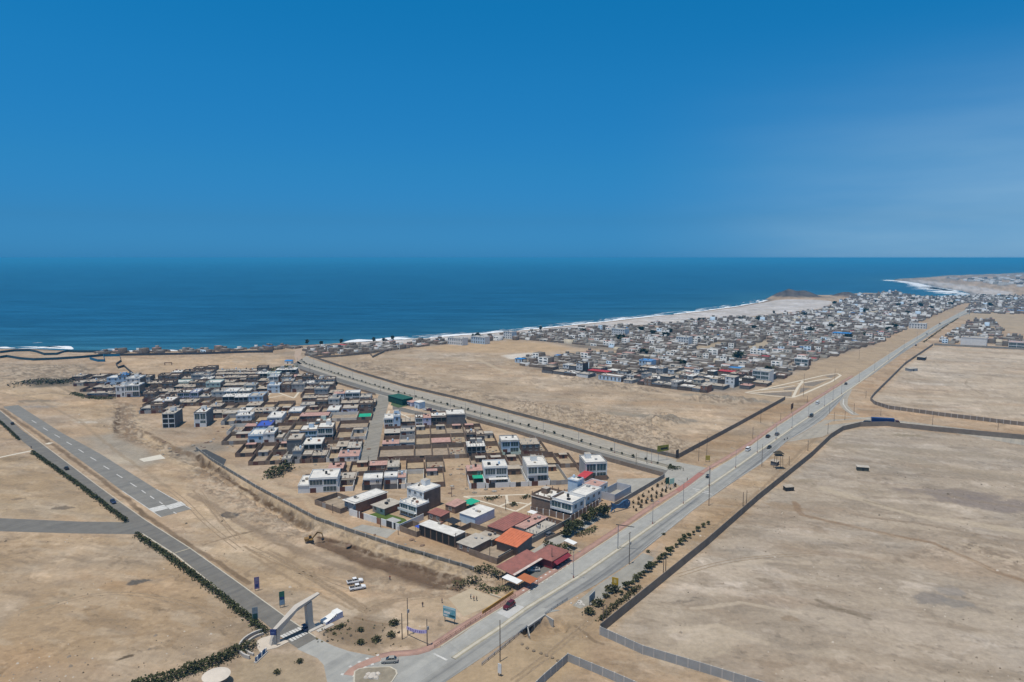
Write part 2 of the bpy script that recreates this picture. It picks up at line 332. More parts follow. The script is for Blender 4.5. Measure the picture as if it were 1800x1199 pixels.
# patches of soil with a colour of their own: polygons (photo points), colour, edge width in metres, strength
SAND = (0.46, 0.345, 0.235)
PATCH = [(RIGHTFIELD, (0.43, 0.365, 0.292), 3, 1), (UPFIELD, (0.50, 0.42, 0.33), 4, 1), (MIDLOT, (0.46, 0.36, 0.255), 5, 1), (LEFTFIELD, (0.425, 0.318, 0.208), 3, 1), (LEFTUP, (0.44, 0.335, 0.22), 3, 1),
         (AIRSAND, (0.475, 0.362, 0.242), 5, 1), (FARTOWN, (0.25, 0.215, 0.18), 8, .95), (BEACH, (0.58, 0.56, 0.55), 6, 1), (BEACH2, (0.57, 0.53, 0.50), 15, 1), (SANDLOT, (0.50, 0.375, 0.25), 5, 1), (VERGE, (0.43, 0.325, 0.215), 4, 1), (VERGE2, (0.42, 0.315, 0.21), 4, 1),
         (SCRUB, (0.235, 0.18, 0.125), 4, .95), (DITCH_BANK, (0.47, 0.365, 0.245), 2, .8),
         ([(725, 612), (780, 607), (900, 600), (960, 603), (1005, 614), (960, 620), (880, 620), (790, 618)], (0.52, 0.385, 0.245), 12, .9),
         ([(882, 625), (930, 620), (952, 624), (930, 630), (895, 631)], (0.72, 0.68, 0.62), 4, .9),
         ([(130, 770), (215, 760), (260, 790), (290, 812), (240, 820), (190, 800)], (0.36, 0.33, 0.28), 8, .8), ([(170, 800), (215, 800), (240, 815), (200, 815)], (0.52, 0.46, 0.37), 4, .7),
         ([(205, 705), (228, 708), (232, 751), (302, 785), (362, 815), (410, 850), (395, 858), (340, 830), (290, 802), (206, 768)], (0.27, 0.195, 0.13), 4, .9),
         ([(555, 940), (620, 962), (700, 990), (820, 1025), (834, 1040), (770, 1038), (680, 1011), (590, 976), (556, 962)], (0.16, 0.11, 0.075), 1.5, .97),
         ([(330, 850), (420, 905), (500, 955), (620, 1000), (700, 1025), (690, 1035), (560, 985), (440, 930), (335, 862)], (0.35, 0.29, 0.22), 4, .55),
         ([(236, 715), (262, 760), (330, 800), (354, 818), (345, 838), (290, 806), (240, 768)], (0.58, 0.455, 0.31), 4, .75),
         ([(290, 790), (350, 780), (400, 775), (405, 790), (350, 800), (330, 812)], (0.27, 0.245, 0.21), 5, .8),
         ([(1020, 1062), (1110, 995), (1165, 960), (1130, 1000), (1075, 1030), (1040, 1062)], (0.36, 0.34, 0.31), 3, .7),
         ([(1030, 1090), (1075, 1040), (1125, 1020), (1128, 1035), (1060, 1090), (1035, 1097)], (0.31, 0.23, 0.155), 2, .7),
         ([(690, 1200), (760, 1170), (840, 1161), (940, 1110), (1040, 1130), (1000, 1199), (900, 1240)], (0.45, 0.345, 0.225), 3, .8),
         ([(380, 1199), (440, 1150), (520, 1142), (560, 1165), (575, 1199), (480, 1240)], (0.42, 0.34, 0.24), 3, .8), ([(470, 1160), (520, 1145), (550, 1160), (520, 1172)], (0.29, 0.23, 0.165), 4, .7),
         ([(1700, 545), (1800, 553), (1850, 590), (1740, 580), (1690, 560)], (0.45, 0.37, 0.27), 10, .9),
         ([(1310, 610), (1350, 597), (1356, 606), (1330, 615)], (0.48, 0.41, 0.31), 4, .8), ([(1215, 612), (1270, 600), (1278, 606), (1230, 616)], (0.47, 0.39, 0.28), 5, .8),
         ([(1345, 680), (1405, 656), (1442, 636), (1545, 606), (1600, 578), (1655, 552), (1690, 540), (1640, 572), (1560, 625), (1480, 670), (1390, 708), (1300, 700)], (0.45, 0.355, 0.25), 5, .9),
         ([(40, 668), (90, 662), (130, 665), (120, 678), (60, 682)], (0.12, 0.11, 0.09), 4, .8), ([(120, 675), (185, 665), (200, 690), (140, 692)], (0.23, 0.20, 0.165), 6, .7),
         ([(0, 640), (150, 640), (180, 655), (60, 668), (0, 668)], (0.40, 0.325, 0.24), 8, .7)]
# oval stains: px, py, half length m, half width m, angle deg, colour, strength
STAINS = [(405, 905, 4.6, 3.4, 0, (0.085, 0.085, 0.085), 1), (241, 1023, 3.6, 1.9, 20, (0.13, 0.12, 0.11), .95), (110, 893, 4.5, 2.4, 10, (0.17, 0.14, 0.11), .8), (33, 877, 3, 1.5, 10, (0.2, 0.16, 0.12), .7), (222, 1155, 2.4, .8, 45, (0.11, 0.085, 0.06), .9),
          (400, 1140, 2.6, .9, 40, (0.16, 0.12, 0.08), .7), (1165, 735, 26, 9, -35, (0.26, 0.24, 0.205), .8), (1100, 728, 14, 6, -20, (0.31, 0.28, 0.23), .7), (1255, 698, 34, 7, -30, (0.3, 0.28, 0.24), .7), (1320, 703, 25, 5, -30, (0.29, 0.27, 0.235), .7),
          (1680, 868, 24, 7, -12, (0.25, 0.215, 0.195), .75), (1780, 890, 26, 11, -15, (0.255, 0.22, 0.205), .8), (1635, 1052, 6, 4.5, 20, (0.26, 0.24, 0.225), .75), (1680, 1060, 5, 3, -10, (0.25, 0.24, 0.23), .6), (1672, 1038, 4, 4, 60, (0.30, 0.285, 0.275), .6),
          (1345, 1020, 3, 1.5, -20, (0.27, 0.22, 0.165), .7), (1380, 890, 9, 4, -40, (0.35, 0.27, 0.19), .7), (1510, 990, 5, 1.6, -20, (0.31, 0.26, 0.2), .6), (1475, 1072, 10, 1.3, -25, (0.25, 0.205, 0.155), .7), (1390, 1088, 3, 2, 0, (0.3, 0.23, 0.16), .6),
          (1300, 955, 14, 5, 0, (0.52, 0.45, 0.37), .6), (1240, 1130, 16, 6, 30, (0.52, 0.445, 0.35), .6), (1150, 1050, 10, 3, 0, (0.52, 0.45, 0.37), .5), (1590, 765, 10, 3, -10, (0.26, 0.22, 0.15), .7), (1500, 785, 16, 3, -10, (0.34, 0.29, 0.225), .7),
          (1615, 792, 60, 5, -18, (0.36, 0.31, 0.245), .7), (1760, 840, 60, 5, -18, (0.35, 0.30, 0.24), .6), (1500, 860, 18, 3, -20, (0.35, 0.29, 0.22), .5), (60, 705, 14, 5, 0, (0.22, 0.19, 0.15), .7), (70, 715, 12, 3, 0, (0.33, 0.31, 0.29), .6),
          (1410, 1180, 8, 3, 20, (0.5, 0.43, 0.35), .5), (700, 1130, 5, 3, 0, (0.3, 0.23, 0.155), .6), (430, 985, 12, 4, -40, (0.50, 0.41, 0.3), .5), (520, 985, 9, 5, -35, (0.40, 0.31, 0.21), .5), (150, 742, 9, 2.5, 0, (0.60, 0.55, 0.47), .9), (140, 738, 6, 2, 0, (0.6, 0.54, 0.44), .6),
          (660, 1065, 8, 4, 45, (0.35, 0.27, 0.185), .6), (745, 1068, 9, 5, 20, (0.50, 0.39, 0.27), .6), (630, 1185, 3, 2, 0, (0.52, 0.44, 0.33), .6), (800, 625, 10, 2, 0, (0.30, 0.25, 0.18), .7), (740, 625, 16, 3, 30, (0.42, 0.33, 0.22), .6), (695, 632, 12, 4, 0, (0.37, 0.3, 0.2), .6),
          (940, 606, 25, 6, 0, (0.53, 0.39, 0.245), .6), (1660, 672, 40, 4, -14, (0.41, 0.34, 0.26), .6), (1750, 700, 50, 6, -14, (0.42, 0.345, 0.26), .6), (1420, 845, 6, 3, 0, (0.33, 0.28, 0.21), .6)]
# lines in the soil (wheel tracks, ridges, dark cut edges): photo polyline, width m, colour, strength
TRACKS = [([(455, 965), (480, 955), (510, 962), (520, 978), (500, 992), (470, 990)], .9, (.33, .25, .17), .7), ([(470, 970), (520, 1000), (575, 1035), (640, 1075)], .9, (.31, .235, .16), .75), ([(476, 966), (526, 996), (581, 1031), (646, 1071)], .9, (.31, .235, .16), .75), ([(550, 1015), (600, 1022), (660, 1035), (720, 1050)], 1.0, (.34, .26, .18), .6), ([(620, 1100), (660, 1070), (700, 1050), (740, 1045)], 2.5, (.33, .25, .175), .55), ([(400, 915), (450, 950), (500, 975)], 1.2, (.54, .43, .30), .6),
          ([(1330, 742), (1420, 770), (1520, 800), (1650, 825), (1800, 850)], 2.5, (.34, .285, .22), .55), ([(1250, 1000), (1340, 985), (1420, 990)], 1.4, (.56, .48, .385), .6), ([(1220, 1070), (1300, 1060), (1400, 1075)], 1.2, (.57, .49, .39), .6), ([(1180, 1110), (1260, 1100), (1350, 1130)], 1.5, (.56, .48, .38), .6), ([(1560, 1010), (1640, 1030), (1720, 1035)], 1.2, (.33, .28, .22), .6), ([(1500, 905), (1600, 918), (1720, 940), (1800, 950)], 1.2, (.28, .22, .165), .6), ([(1600, 860), (1700, 878), (1800, 893)], 1.4, (.29, .24, .19), .6), ([(1450, 800), (1520, 812), (1560, 815)], 1.2, (.30, .245, .185), .6),
          ([(347, 802), (380, 826), (425, 855), (468, 883), (500, 902), (541, 926)], 1.5, (0.115, 0.075, 0.045), .95), ([(207, 715), (206, 740), (205, 757)], 1.8, (0.12, 0.08, 0.05), .9), ([(562, 940), (620, 961), (690, 984), (760, 1006), (818, 1023)], 1.2, (0.11, 0.07, 0.045), .95), ([(233, 752), (264, 763), (302, 785), (342, 800)], 1.6, (0.20, 0.14, 0.09), .8), ([(335, 868), (400, 905), (470, 940), (540, 975), (640, 1012)], 2.2, (0.26, 0.20, 0.145), .6),  # scarp and trench edges: fresh soil and overhang shade painted as one dark line
          ([(440, 1025), (340, 962), (254, 905), (205, 862), (150, 822), (87, 778), (0, 718)], 1.3, (0.20, 0.145, 0.095), .85), ([(357, 958), (400, 945), (440, 935), (470, 925)], .8, (0.25, 0.19, 0.13), .8), ([(100, 1150), (130, 1130), (170, 1120), (230, 1118), (290, 1110), (312, 1118), (300, 1135)], 1.0, (0.34, 0.25, 0.16), .6),
          ([(40, 1075), (80, 1065), (120, 1050), (130, 1045)], .8, (0.35, 0.29, 0.21), .7), ([(340, 862), (365, 890), (390, 920), (420, 940)], .7, (0.32, 0.24, 0.165), .7), ([(355, 870), (375, 895), (400, 925)], .6, (0.33, 0.25, 0.17), .6),
          ([(430, 960), (470, 985), (520, 1003), (560, 1020)], .7, (0.31, 0.23, 0.15), .7), ([(440, 975), (480, 1000), (530, 1030)], .7, (0.32, 0.24, 0.16), .6), ([(540, 1035), (580, 1055), (620, 1070)], .7, (0.33, 0.25, 0.17), .6), ([(625, 1085), (660, 1095), (690, 1098)], .5, (0.25, 0.18, 0.12), .7),
          ([(900, 1195), (960, 1150), (1010, 1110), (1035, 1090)], .45, (0.31, 0.235, 0.16), .8), ([(908, 1198), (968, 1153), (1016, 1113), (1041, 1093)], .45, (0.31, 0.235, 0.16), .8), ([(1010, 1100), (1025, 1110), (1045, 1128), (1060, 1132)], .7, (0.2, 0.15, 0.1), .7),
          ([(1250, 930), (1330, 868), (1400, 800), (1440, 765)], .9, (0.30, 0.225, 0.15), .7), ([(1400, 795), (1440, 770), (1480, 757)], .8, (0.31, 0.235, 0.16), .6), ([(1395, 882), (1410, 905), (1450, 915), (1540, 935), (1640, 955), (1700, 980), (1760, 1010), (1800, 1020)], 1.6, (0.29, 0.205, 0.135), .8),
          ([(1500, 925), (1560, 940), (1640, 960), (1690, 978), (1745, 1002)], .8, (0.50, 0.41, 0.31), .5), ([(1450, 860), (1560, 890), (1640, 910), (1800, 935)], 3.5, (0.53, 0.455, 0.355), .7), ([(1540, 795), (1650, 820), (1800, 840)], 5, (0.37, 0.32, 0.25), .6), ([(1520, 880), (1580, 895), (1620, 905)], 1, (0.28, 0.23, 0.17), .6), ([(1660, 935), (1720, 945), (1800, 968)], 2.4, (0.33, 0.27, 0.205), .6),
          ([(1435, 1055), (1460, 1065), (1500, 1080), (1530, 1088)], .9, (0.24, 0.20, 0.15), .8), ([(1740, 672), (1700, 668), (1697, 676), (1720, 690)], .9, (0.33, 0.27, 0.2), .7), ([(1590, 650), (1680, 655), (1800, 668)], 3, (0.41, 0.335, 0.25), .5), ([(1580, 690), (1700, 705), (1800, 715)], 3, (0.42, 0.35, 0.265), .5),
          ([(790, 632), (840, 632), (870, 645), (890, 655)], 3, (0.55, 0.46, 0.34), .7), ([(640, 660), (700, 640), (740, 635)], 1.5, (0.40, 0.32, 0.22), .6), ([(700, 665), (690, 645), (700, 630)], 2, (0.38, 0.30, 0.21), .6), ([(950, 690), (1040, 712), (1120, 728)], 2, (0.35, 0.28, 0.2), .5),
          ([(700, 735), (560, 690), (560, 688)], .1, SAND, 0), ([(0, 700), (90, 690), (170, 700), (205, 702)], 2.5, (0.30, 0.24, 0.17), .6), ([(0, 690), (60, 700), (140, 740), (200, 790), (300, 860)], 1.2, (0.34, 0.27, 0.19), .6), ([(90, 672), (125, 690), (160, 695)], 1.5, (0.25, 0.2, 0.14), .7),
          ([(520, 812), (560, 803), (632, 818), (780, 818), (960, 808)], 2.5, (0.50, 0.39, 0.26), .5), ([(400, 820), (450, 840), (540, 880), (600, 925)], 3, (0.53, 0.43, 0.31), .6), ([(800, 1000), (700, 960), (640, 940)], 2, (0.50, 0.39, 0.27), .5),
          ([(0, 885), (120, 900), (200, 912)], 1.5, (0.40, 0.33, 0.24), .5), ([(1090, 850), (1060, 880), (1000, 905), (960, 930)], .1, SAND, 0), ([(0, 650), (80, 642), (140, 645), (160, 651), (180, 640)], 3, (0.24, 0.19, 0.13), .6)]
def landcol(X, Y, z):
    n = X.size; c = np.empty((n, 3)); c[:] = SAND
    big = fbm(X, Y, 60, 4, 1); mid = fbm(X, Y, 14, 4, 4); ang = R(-16); u = X * math.cos(ang) + Y * math.sin(ang); v = -X * math.sin(ang) + Y * math.cos(ang)
    wv = v + 9 * (fbm(X, Y, 30, 3, 9) - 0.5)
    streak = fbm(u / 7, wv, 5.0, 5, 6)
    wx = X + 5 * (fbm(X, Y, 9, 3, 21) - .5); wy = Y + 5 * (fbm(X, Y, 9, 3, 22) - .5)
    for pts, col, w, s in PATCH[:12]:
        m = soft(wx, wy, GG(pts), w)[:, None] * s; c = c * (1 - m) + np.array(col) * m
    k = 1 + 0.34 * (big - 0.5) + 0.30 * (mid - 0.5) + 0.36 * (streak - 0.5)
    c *= k[:, None]
    # crusts, drifts and tufts: patches with ragged edges at several sizes
    wu = u + 14 * (fbm(X, Y, 20, 4, 71) - .5); ww = v + 14 * (fbm(X, Y, 20, 4, 72) - .5)
    for sc_, th_, ed_, col_, st_, sd_ in ((30, .56, .06, (.60, .52, .43), .50, 73), (26, .57, .07, (.40, .305, .205), .55, 74), (11, .60, .05, (.62, .54, .45), .5, 75), (13, .60, .07, (.34, .27, .20), .45, 76), (5, .64, .05, (.64, .56, .47), .45, 77), (4.5, .65, .05, (.27, .22, .165), .5, 78), (40, .55, .1, (.42, .385, .33), .5, 79), (2.2, .70, .05, (.17, .14, .105), .6, 80)):
        m = (sstep(th_, th_ + ed_, fbm(wu / 1.5, ww, sc_, 6, sd_)) * st_ * .62)[:, None]; k_ = np.array(col_) / np.array([.45, .36, .26]); k_ = .55 * k_.mean() + .45 * k_; c = c * (1 - m) + c * k_ * m
    # greyer and ruddier soil in broad drifts
    d1 = sstep(0.5, 0.72, fbm(X, Y, 34, 5, 12))[:, None] * 0.3; c = c * (1 - d1) + (c.mean(1, keepdims=True) * np.array([1.07, 1.0, 0.90])) * d1
    d2 = sstep(0.52, 0.75, fbm(u / 3, wv, 22, 5, 15))[:, None] * 0.42; c = c * (1 - d2 * np.array([0.13, 0.25, 0.36]))
    d3 = sstep(0.55, 0.68, fbm(u / 2.5, wv, 6, 5, 18))[:, None] * 0.28; c = c * (1 - d3) + np.array([0.55, 0.475, 0.38]) * d3
    d4 = sstep(0.60, 0.72, fbm(u / 4, wv, 4.0, 5, 19))[:, None] * 0.35; c = c * (1 - d4) + np.array([0.25, 0.20, 0.15]) * d4
    for pts, col, w, s in PATCH[12:]:
        m = soft(wx, wy, GG(pts), w)[:, None] * s; kk = (0.75 + 0.5 * fbm(X, Y, 7, 4, 25))[:, None]; c = c * (1 - m) + np.array(col) * kk * m
    for px, py, a, b, an, col, s in STAINS:
        cx, cy = G(px, py); q = (np.abs(X - cx) < 2.2 * a) & (np.abs(Y - cy) < 2.2 * a)
        if q.any():
            xs, ys = X[q] - cx, Y[q] - cy; ca, sa = math.cos(R(an)), math.sin(R(an)); r = np.hypot((xs * ca + ys * sa) / a, (-xs * sa + ys * ca) / b)
            r = r + 1.1 * (fbm(X[q], Y[q], max(1.0, b * .7), 4, 8) - 0.5); m = (1 - sstep(0.72, 1.12, r))[:, None] * s
            c[q] = c[q] * (1 - m) + np.array(col) * m
    for pts, w, col, s in TRACKS:
        P = GG(pts); q = (X > min(p[0] for p in P) - w * 3) & (X < max(p[0] for p in P) + w * 3) & (Y > min(p[1] for p in P) - w * 3) & (Y < max(p[1] for p in P) + w * 3)
        if s and q.any():
            d = seg_dist(X[q] + 1.6 * w * (fbm(X[q], Y[q], w * 5, 3, 31) - .5), Y[q] + 1.6 * w * (fbm(X[q], Y[q], w * 5, 3, 32) - .5), P)
            m = ((1 - sstep(w * .5, w * 1.1, d)) * s * (0.62 + 0.7 * fbm(X[q], Y[q], w * 4, 3, 33)))[:, None].clip(0, 1); c[q] = c[q] * (1 - m) + np.array(col) * m
    for pts, amp, sc in BUMPY:      # stony spoil: grey and brown lumps, mottled to paint in their relief shading
        w_ = soft(wx, wy, GG(pts), 6)
        if amp < .4: continue
        for th_, sd_, col_, st_ in ((.50, 41, (.25, .20, .15), .75), (.56, 42, (.58, .49, .38), .6), (.62, 43, (.17, .135, .105), .55)):
            m = (w_ * sstep(th_, th_ + .07, fbm(X, Y, max(2.2, sc * .45), 4, sd_)) * st_)[:, None]; c = c * (1 - m) + np.array(col_) * m
    far = sstep(3000, 4500, np.hypot(X, Y)); m = (far * sstep(.4, .6, fbm(X, Y, 90, 4, 44)) * .6)[:, None]; c = c * (1 - m) + np.array([.22, .20, .17]) * m
    hill = sstep(1.5, 5, z)[:, None] * (Y > 1200)[:, None]; rock = np.array([0.115, 0.10, 0.095]) * (0.3 + 1.4 * fbm(X, Y, 9, 4, 51))[:, None]; c = c * (1 - hill) + rock * hill
    wet = (sstep(-2.8, -4.6, z) * (Y > 500))[:, None] * 0.45; c *= (1 - wet)
    return np.clip(c * np.array([0.835, 0.805, 0.77]), 0.01, 0.9)
def ring_grid(rs, th):
    RR, TT = np.meshgrid(rs, th, indexing='ij'); X = (RR * np.sin(TT)).ravel(); Y = (RR * np.cos(TT)).ravel()
    nr, nn = len(rs), len(th); i = np.arange(nr - 1)[:, None] * nn; j = np.arange(nn)[None, :]; j2 = (j + 1) % nn
    q = np.stack([(i + j).ravel(), (i + j2).ravel(), (i + nn + j2).ravel(), (i + nn + j).ravel()], 1)
    return X, Y, q[:, ::-1].copy()
fine = np.linspace(R(-46), R(46), 1080); th = np.concatenate([np.linspace(R(-180), R(-46), 60)[1:-1], fine, np.linspace(R(46), R(180), 60)[1:]])
rs = [4.0, 20, 50, 80, 110, 130]; r = 145.0
while r < 2600: rs.append(r); r += min(5.0 + max(0, r - 1500) / 90, r * r / (H * FPX) * 1.5)
while r < 60000: rs.append(r); r *= 1.05
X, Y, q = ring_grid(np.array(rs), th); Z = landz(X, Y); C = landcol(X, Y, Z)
gm = bpy.data.materials.new("dusty_ground"); gm.use_nodes = True; t = gm.node_tree; n = t.nodes; l = t.links; b = n["Principled BSDF"]
b.inputs["Roughness"].default_value = 0.95; b.inputs["Specular IOR Level"].default_value = 0.1
at = n.new("ShaderNodeVertexColor"); at.layer_name = "Col"; ge = n.new("ShaderNodeNewGeometry")
n1 = n.new("ShaderNodeTexNoise"); n1.inputs["Scale"].default_value = 0.55; n1.inputs["Detail"].default_value = 9; n1.inputs["Roughness"].default_value = 0.72; l.new(ge.outputs["Position"], n1.inputs[0])
r1 = n.new("ShaderNodeMapRange"); r1.inputs[1].default_value = 0.3; r1.inputs[2].default_value = 0.7; r1.inputs[3].default_value = 0.80; r1.inputs[4].default_value = 1.16; l.new(n1.outputs[0], r1.inputs[0])
n2 = n.new("ShaderNodeTexNoise"); n2.inputs["Scale"].default_value = 1.7; n2.inputs["Detail"].default_value = 4; l.new(ge.outputs["Position"], n2.inputs[0])
r2 = n.new("ShaderNodeMapRange"); r2.inputs[1].default_value = 0.64; r2.inputs[2].default_value = 0.74; r2.inputs[3].default_value = 1.0; r2.inputs[4].default_value = 0.72; l.new(n2.outputs[0], r2.inputs[0])
mm = n.new("ShaderNodeMath"); mm.operation = 'MULTIPLY'; l.new(r1.outputs[0], mm.inputs[0]); l.new(r2.outputs[0], mm.inputs[1])
vm = n.new("ShaderNodeVectorMath"); vm.operation = 'SCALE'; l.new(at.outputs[0], vm.inputs[0]); l.new(mm.outputs[0], vm.inputs[3]); l.new(vm.outputs[0], b.inputs["Base Color"])
bp = n.new("ShaderNodeBump"); bp.inputs["Strength"].default_value = 0.5; bp.inputs["Distance"].default_value = 0.5; l.new(n1.outputs[0], bp.inputs["Height"]); l.new(bp.outputs[0], b.inputs["Normal"])
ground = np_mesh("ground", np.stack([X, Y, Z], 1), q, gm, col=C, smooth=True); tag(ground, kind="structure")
# sea
th2 = np.concatenate([np.linspace(R(-180), R(-50), 30)[1:-1], np.linspace(R(-50), R(50), 700), np.linspace(R(50), R(180), 30)[1:]])
rs2 = [300.0]; r = 500.0
while r < 3000: rs2.append(r); r += 12
while r < 120000: rs2.append(r); r *= 1.05
X, Y, q = ring_grid(np.array(rs2), th2); d = seg_dist(X, Y, COAST)
sh = np.exp(-d / 130.0)[:, None]; nn_ = fbm(X / 4, Y, 60, 5, 61)[:, None]
C = np.array([0.0065, 0.058, 0.118]) * (1 - sh) + np.array([0.030, 0.105, 0.135]) * sh
C = C * (0.72 + 0.56 * nn_)
sm = bpy.data.materials.new("sea_water"); sm.use_nodes = True; t = sm.node_tree; n = t.nodes; l = t.links; b = n["Principled BSDF"]
b.inputs["Roughness"].default_value = 0.32; b.inputs["Specular IOR Level"].default_value = 0.22
at = n.new("ShaderNodeVertexColor"); at.layer_name = "Col"; ge = n.new("ShaderNodeNewGeometry"); mp = n.new("ShaderNodeMapping"); mp.inputs["Scale"].default_value = (0.02, 0.10, 0.1); mp.inputs["Rotation"].default_value = (0, 0, R(8)); l.new(ge.outputs["Position"], mp.inputs[0])
n1 = n.new("ShaderNodeTexNoise"); n1.inputs["Scale"].default_value = 0.55; n1.inputs["Detail"].default_value = 8; n1.inputs["Roughness"].default_value = 0.66; l.new(mp.outputs[0], n1.inputs[0])
r1 = n.new("ShaderNodeMapRange"); r1.inputs[1].default_value = 0.32; r1.inputs[2].default_value = 0.68; r1.inputs[3].default_value = 0.5; r1.inputs[4].default_value = 1.6; l.new(n1.outputs[0], r1.inputs[0])
mp2 = n.new("ShaderNodeMapping"); mp2.inputs["Scale"].default_value = (0.0022, 0.017, 0.1); mp2.inputs["Rotation"].default_value = (0, 0, R(6)); l.new(ge.outputs["Position"], mp2.inputs[0])
n3 = n.new("ShaderNodeTexNoise"); n3.inputs["Scale"].default_value = 1.0; n3.inputs["Detail"].default_value = 7; n3.inputs["Roughness"].default_value = 0.7; l.new(mp2.outputs[0], n3.inputs[0])
r3 = n.new("ShaderNodeMapRange"); r3.inputs[1].default_value = 0.3; r3.inputs[2].default_value = 0.7; r3.inputs[3].default_value = 0.62; r3.inputs[4].default_value = 1.42; l.new(n3.outputs[0], r3.inputs[0])
m3_ = n.new("ShaderNodeMath"); m3_.operation = 'MULTIPLY'; l.new(r1.outputs[0], m3_.inputs[0]); l.new(r3.outputs[0], m3_.inputs[1])
vm = n.new("ShaderNodeVectorMath"); vm.operation = 'SCALE'; l.new(at.outputs[0], vm.inputs[0]); l.new(m3_.outputs[0], vm.inputs[3]); l.new(vm.outputs[0], b.inputs["Base Color"])
bp = n.new("ShaderNodeBump"); bp.inputs["Strength"].default_value = 0.6; bp.inputs["Distance"].default_value = 1.5; l.new(n1.outputs[0], bp.inputs["Height"]); l.new(bp.outputs[0], b.inputs["Normal"])
sea = np_mesh("sea", np.stack([X, Y, np.full(X.shape, SEA)], 1), q, sm, col=C, smooth=True); tag(sea, kind="structure")
foam = mat("sea_foam", (0.85, 0.87, 0.88), 0.6, 0.08, 0.2)
def resample(P, step):
    o = [P[0]]; 
    for a, b2 in zip(P, P[1:]):
        n_ = max(1, int(math.hypot(b2[0] - a[0], b2[1] - a[1]) / step))
        for k in range(1, n_ + 1): o.append((a[0] + (b2[0] - a[0]) * k / n_, a[1] + (b2[1] - a[1]) * k / n_))
    return o
def normals(P):
    o = []
    for i in range(len(P)):
        a = P[max(0, i - 1)]; c = P[min(len(P) - 1, i + 1)]; d_ = math.hypot(c[0] - a[0], c[1] - a[1]) or 1; o.append((-(c[1] - a[1]) / d_, (c[0] - a[0]) / d_))
    return o
mb = MB()
def surf(pts, w, off, seed, thr=0.0):
    P = resample(GG(pts, SEA), 4.0); nn2 = normals(P); prev = None
    for i, (p, m_) in enumerate(zip(P, nn2)):
        f = float(fbm(np.array([i * 4.0]), np.array([seed * 50.0]), 30, 4, seed)[0]); g_ = float(fbm(np.array([i * 4.0]), np.array([seed * 90.0]), 14, 3, seed + 1)[0])
        ww = w * max(0, (f - thr)) * 2.2 * min(1, i / 6, (len(P) - 1 - i) / 6); o_ = off + (g_ - .5) * w * .7
        cur = ((p[0] + m_[0] * o_, p[1] + m_[1] * o_, SEA + .06), (p[0] + m_[0] * (o_ + ww), p[1] + m_[1] * (o_ + ww), SEA + .06))
        if prev and abs(ww) > .3: mb.quad(prev[0], cur[0], cur[1], prev[1])
        prev = cur
CP = COAST_PX
surf([(-60, 613.2), (0, 612.8), (30, 612.5)], 18, 2, 1); surf([(30, 612.4), (70, 612.4), (130, 614.5)], 17, 0, 2); surf([(20, 610.5), (70, 610.4), (120, 612)], 12, 0, 21, .3); surf([(100, 616), (180, 618), (330, 616.5)], 9, -1, 3, .1); surf([(55, 603.2), (72, 602.4), (80, 602.6)], 9, 0, 4)
surf([(600, 602), (640, 600), (690, 597.2), (740, 594.8)], 20, -2, 5); surf(CP[12:26], 14, -4, 6, .12); surf(CP[12:26], 9, 16, 7, .40); surf(CP[12:26], 6, 30, 22, .46)
surf([(1562, 492), (1590, 494), (1618, 498.5), (1640, 504), (1660, 507), (1690, 512)], -46, 0, 8); surf([(1640, 504), (1670, 510), (1704, 517)], -60, 0, 9); surf([(1664, 524), (1678, 521.5), (1690, 519.5)], 40, 0, 10, .2); surf([(1672, 517.5), (1690, 515), (1703, 515.5)], 40, 0, 11, .25); surf([(1676, 521), (1700, 518), (1708, 519)], 34, 0, 12, .3)
surf([(175, 615.5), (190, 614), (210, 615)], 10, 0, 13)
o = mb.build("surf_foam", foam); tag(o, kind="structure")

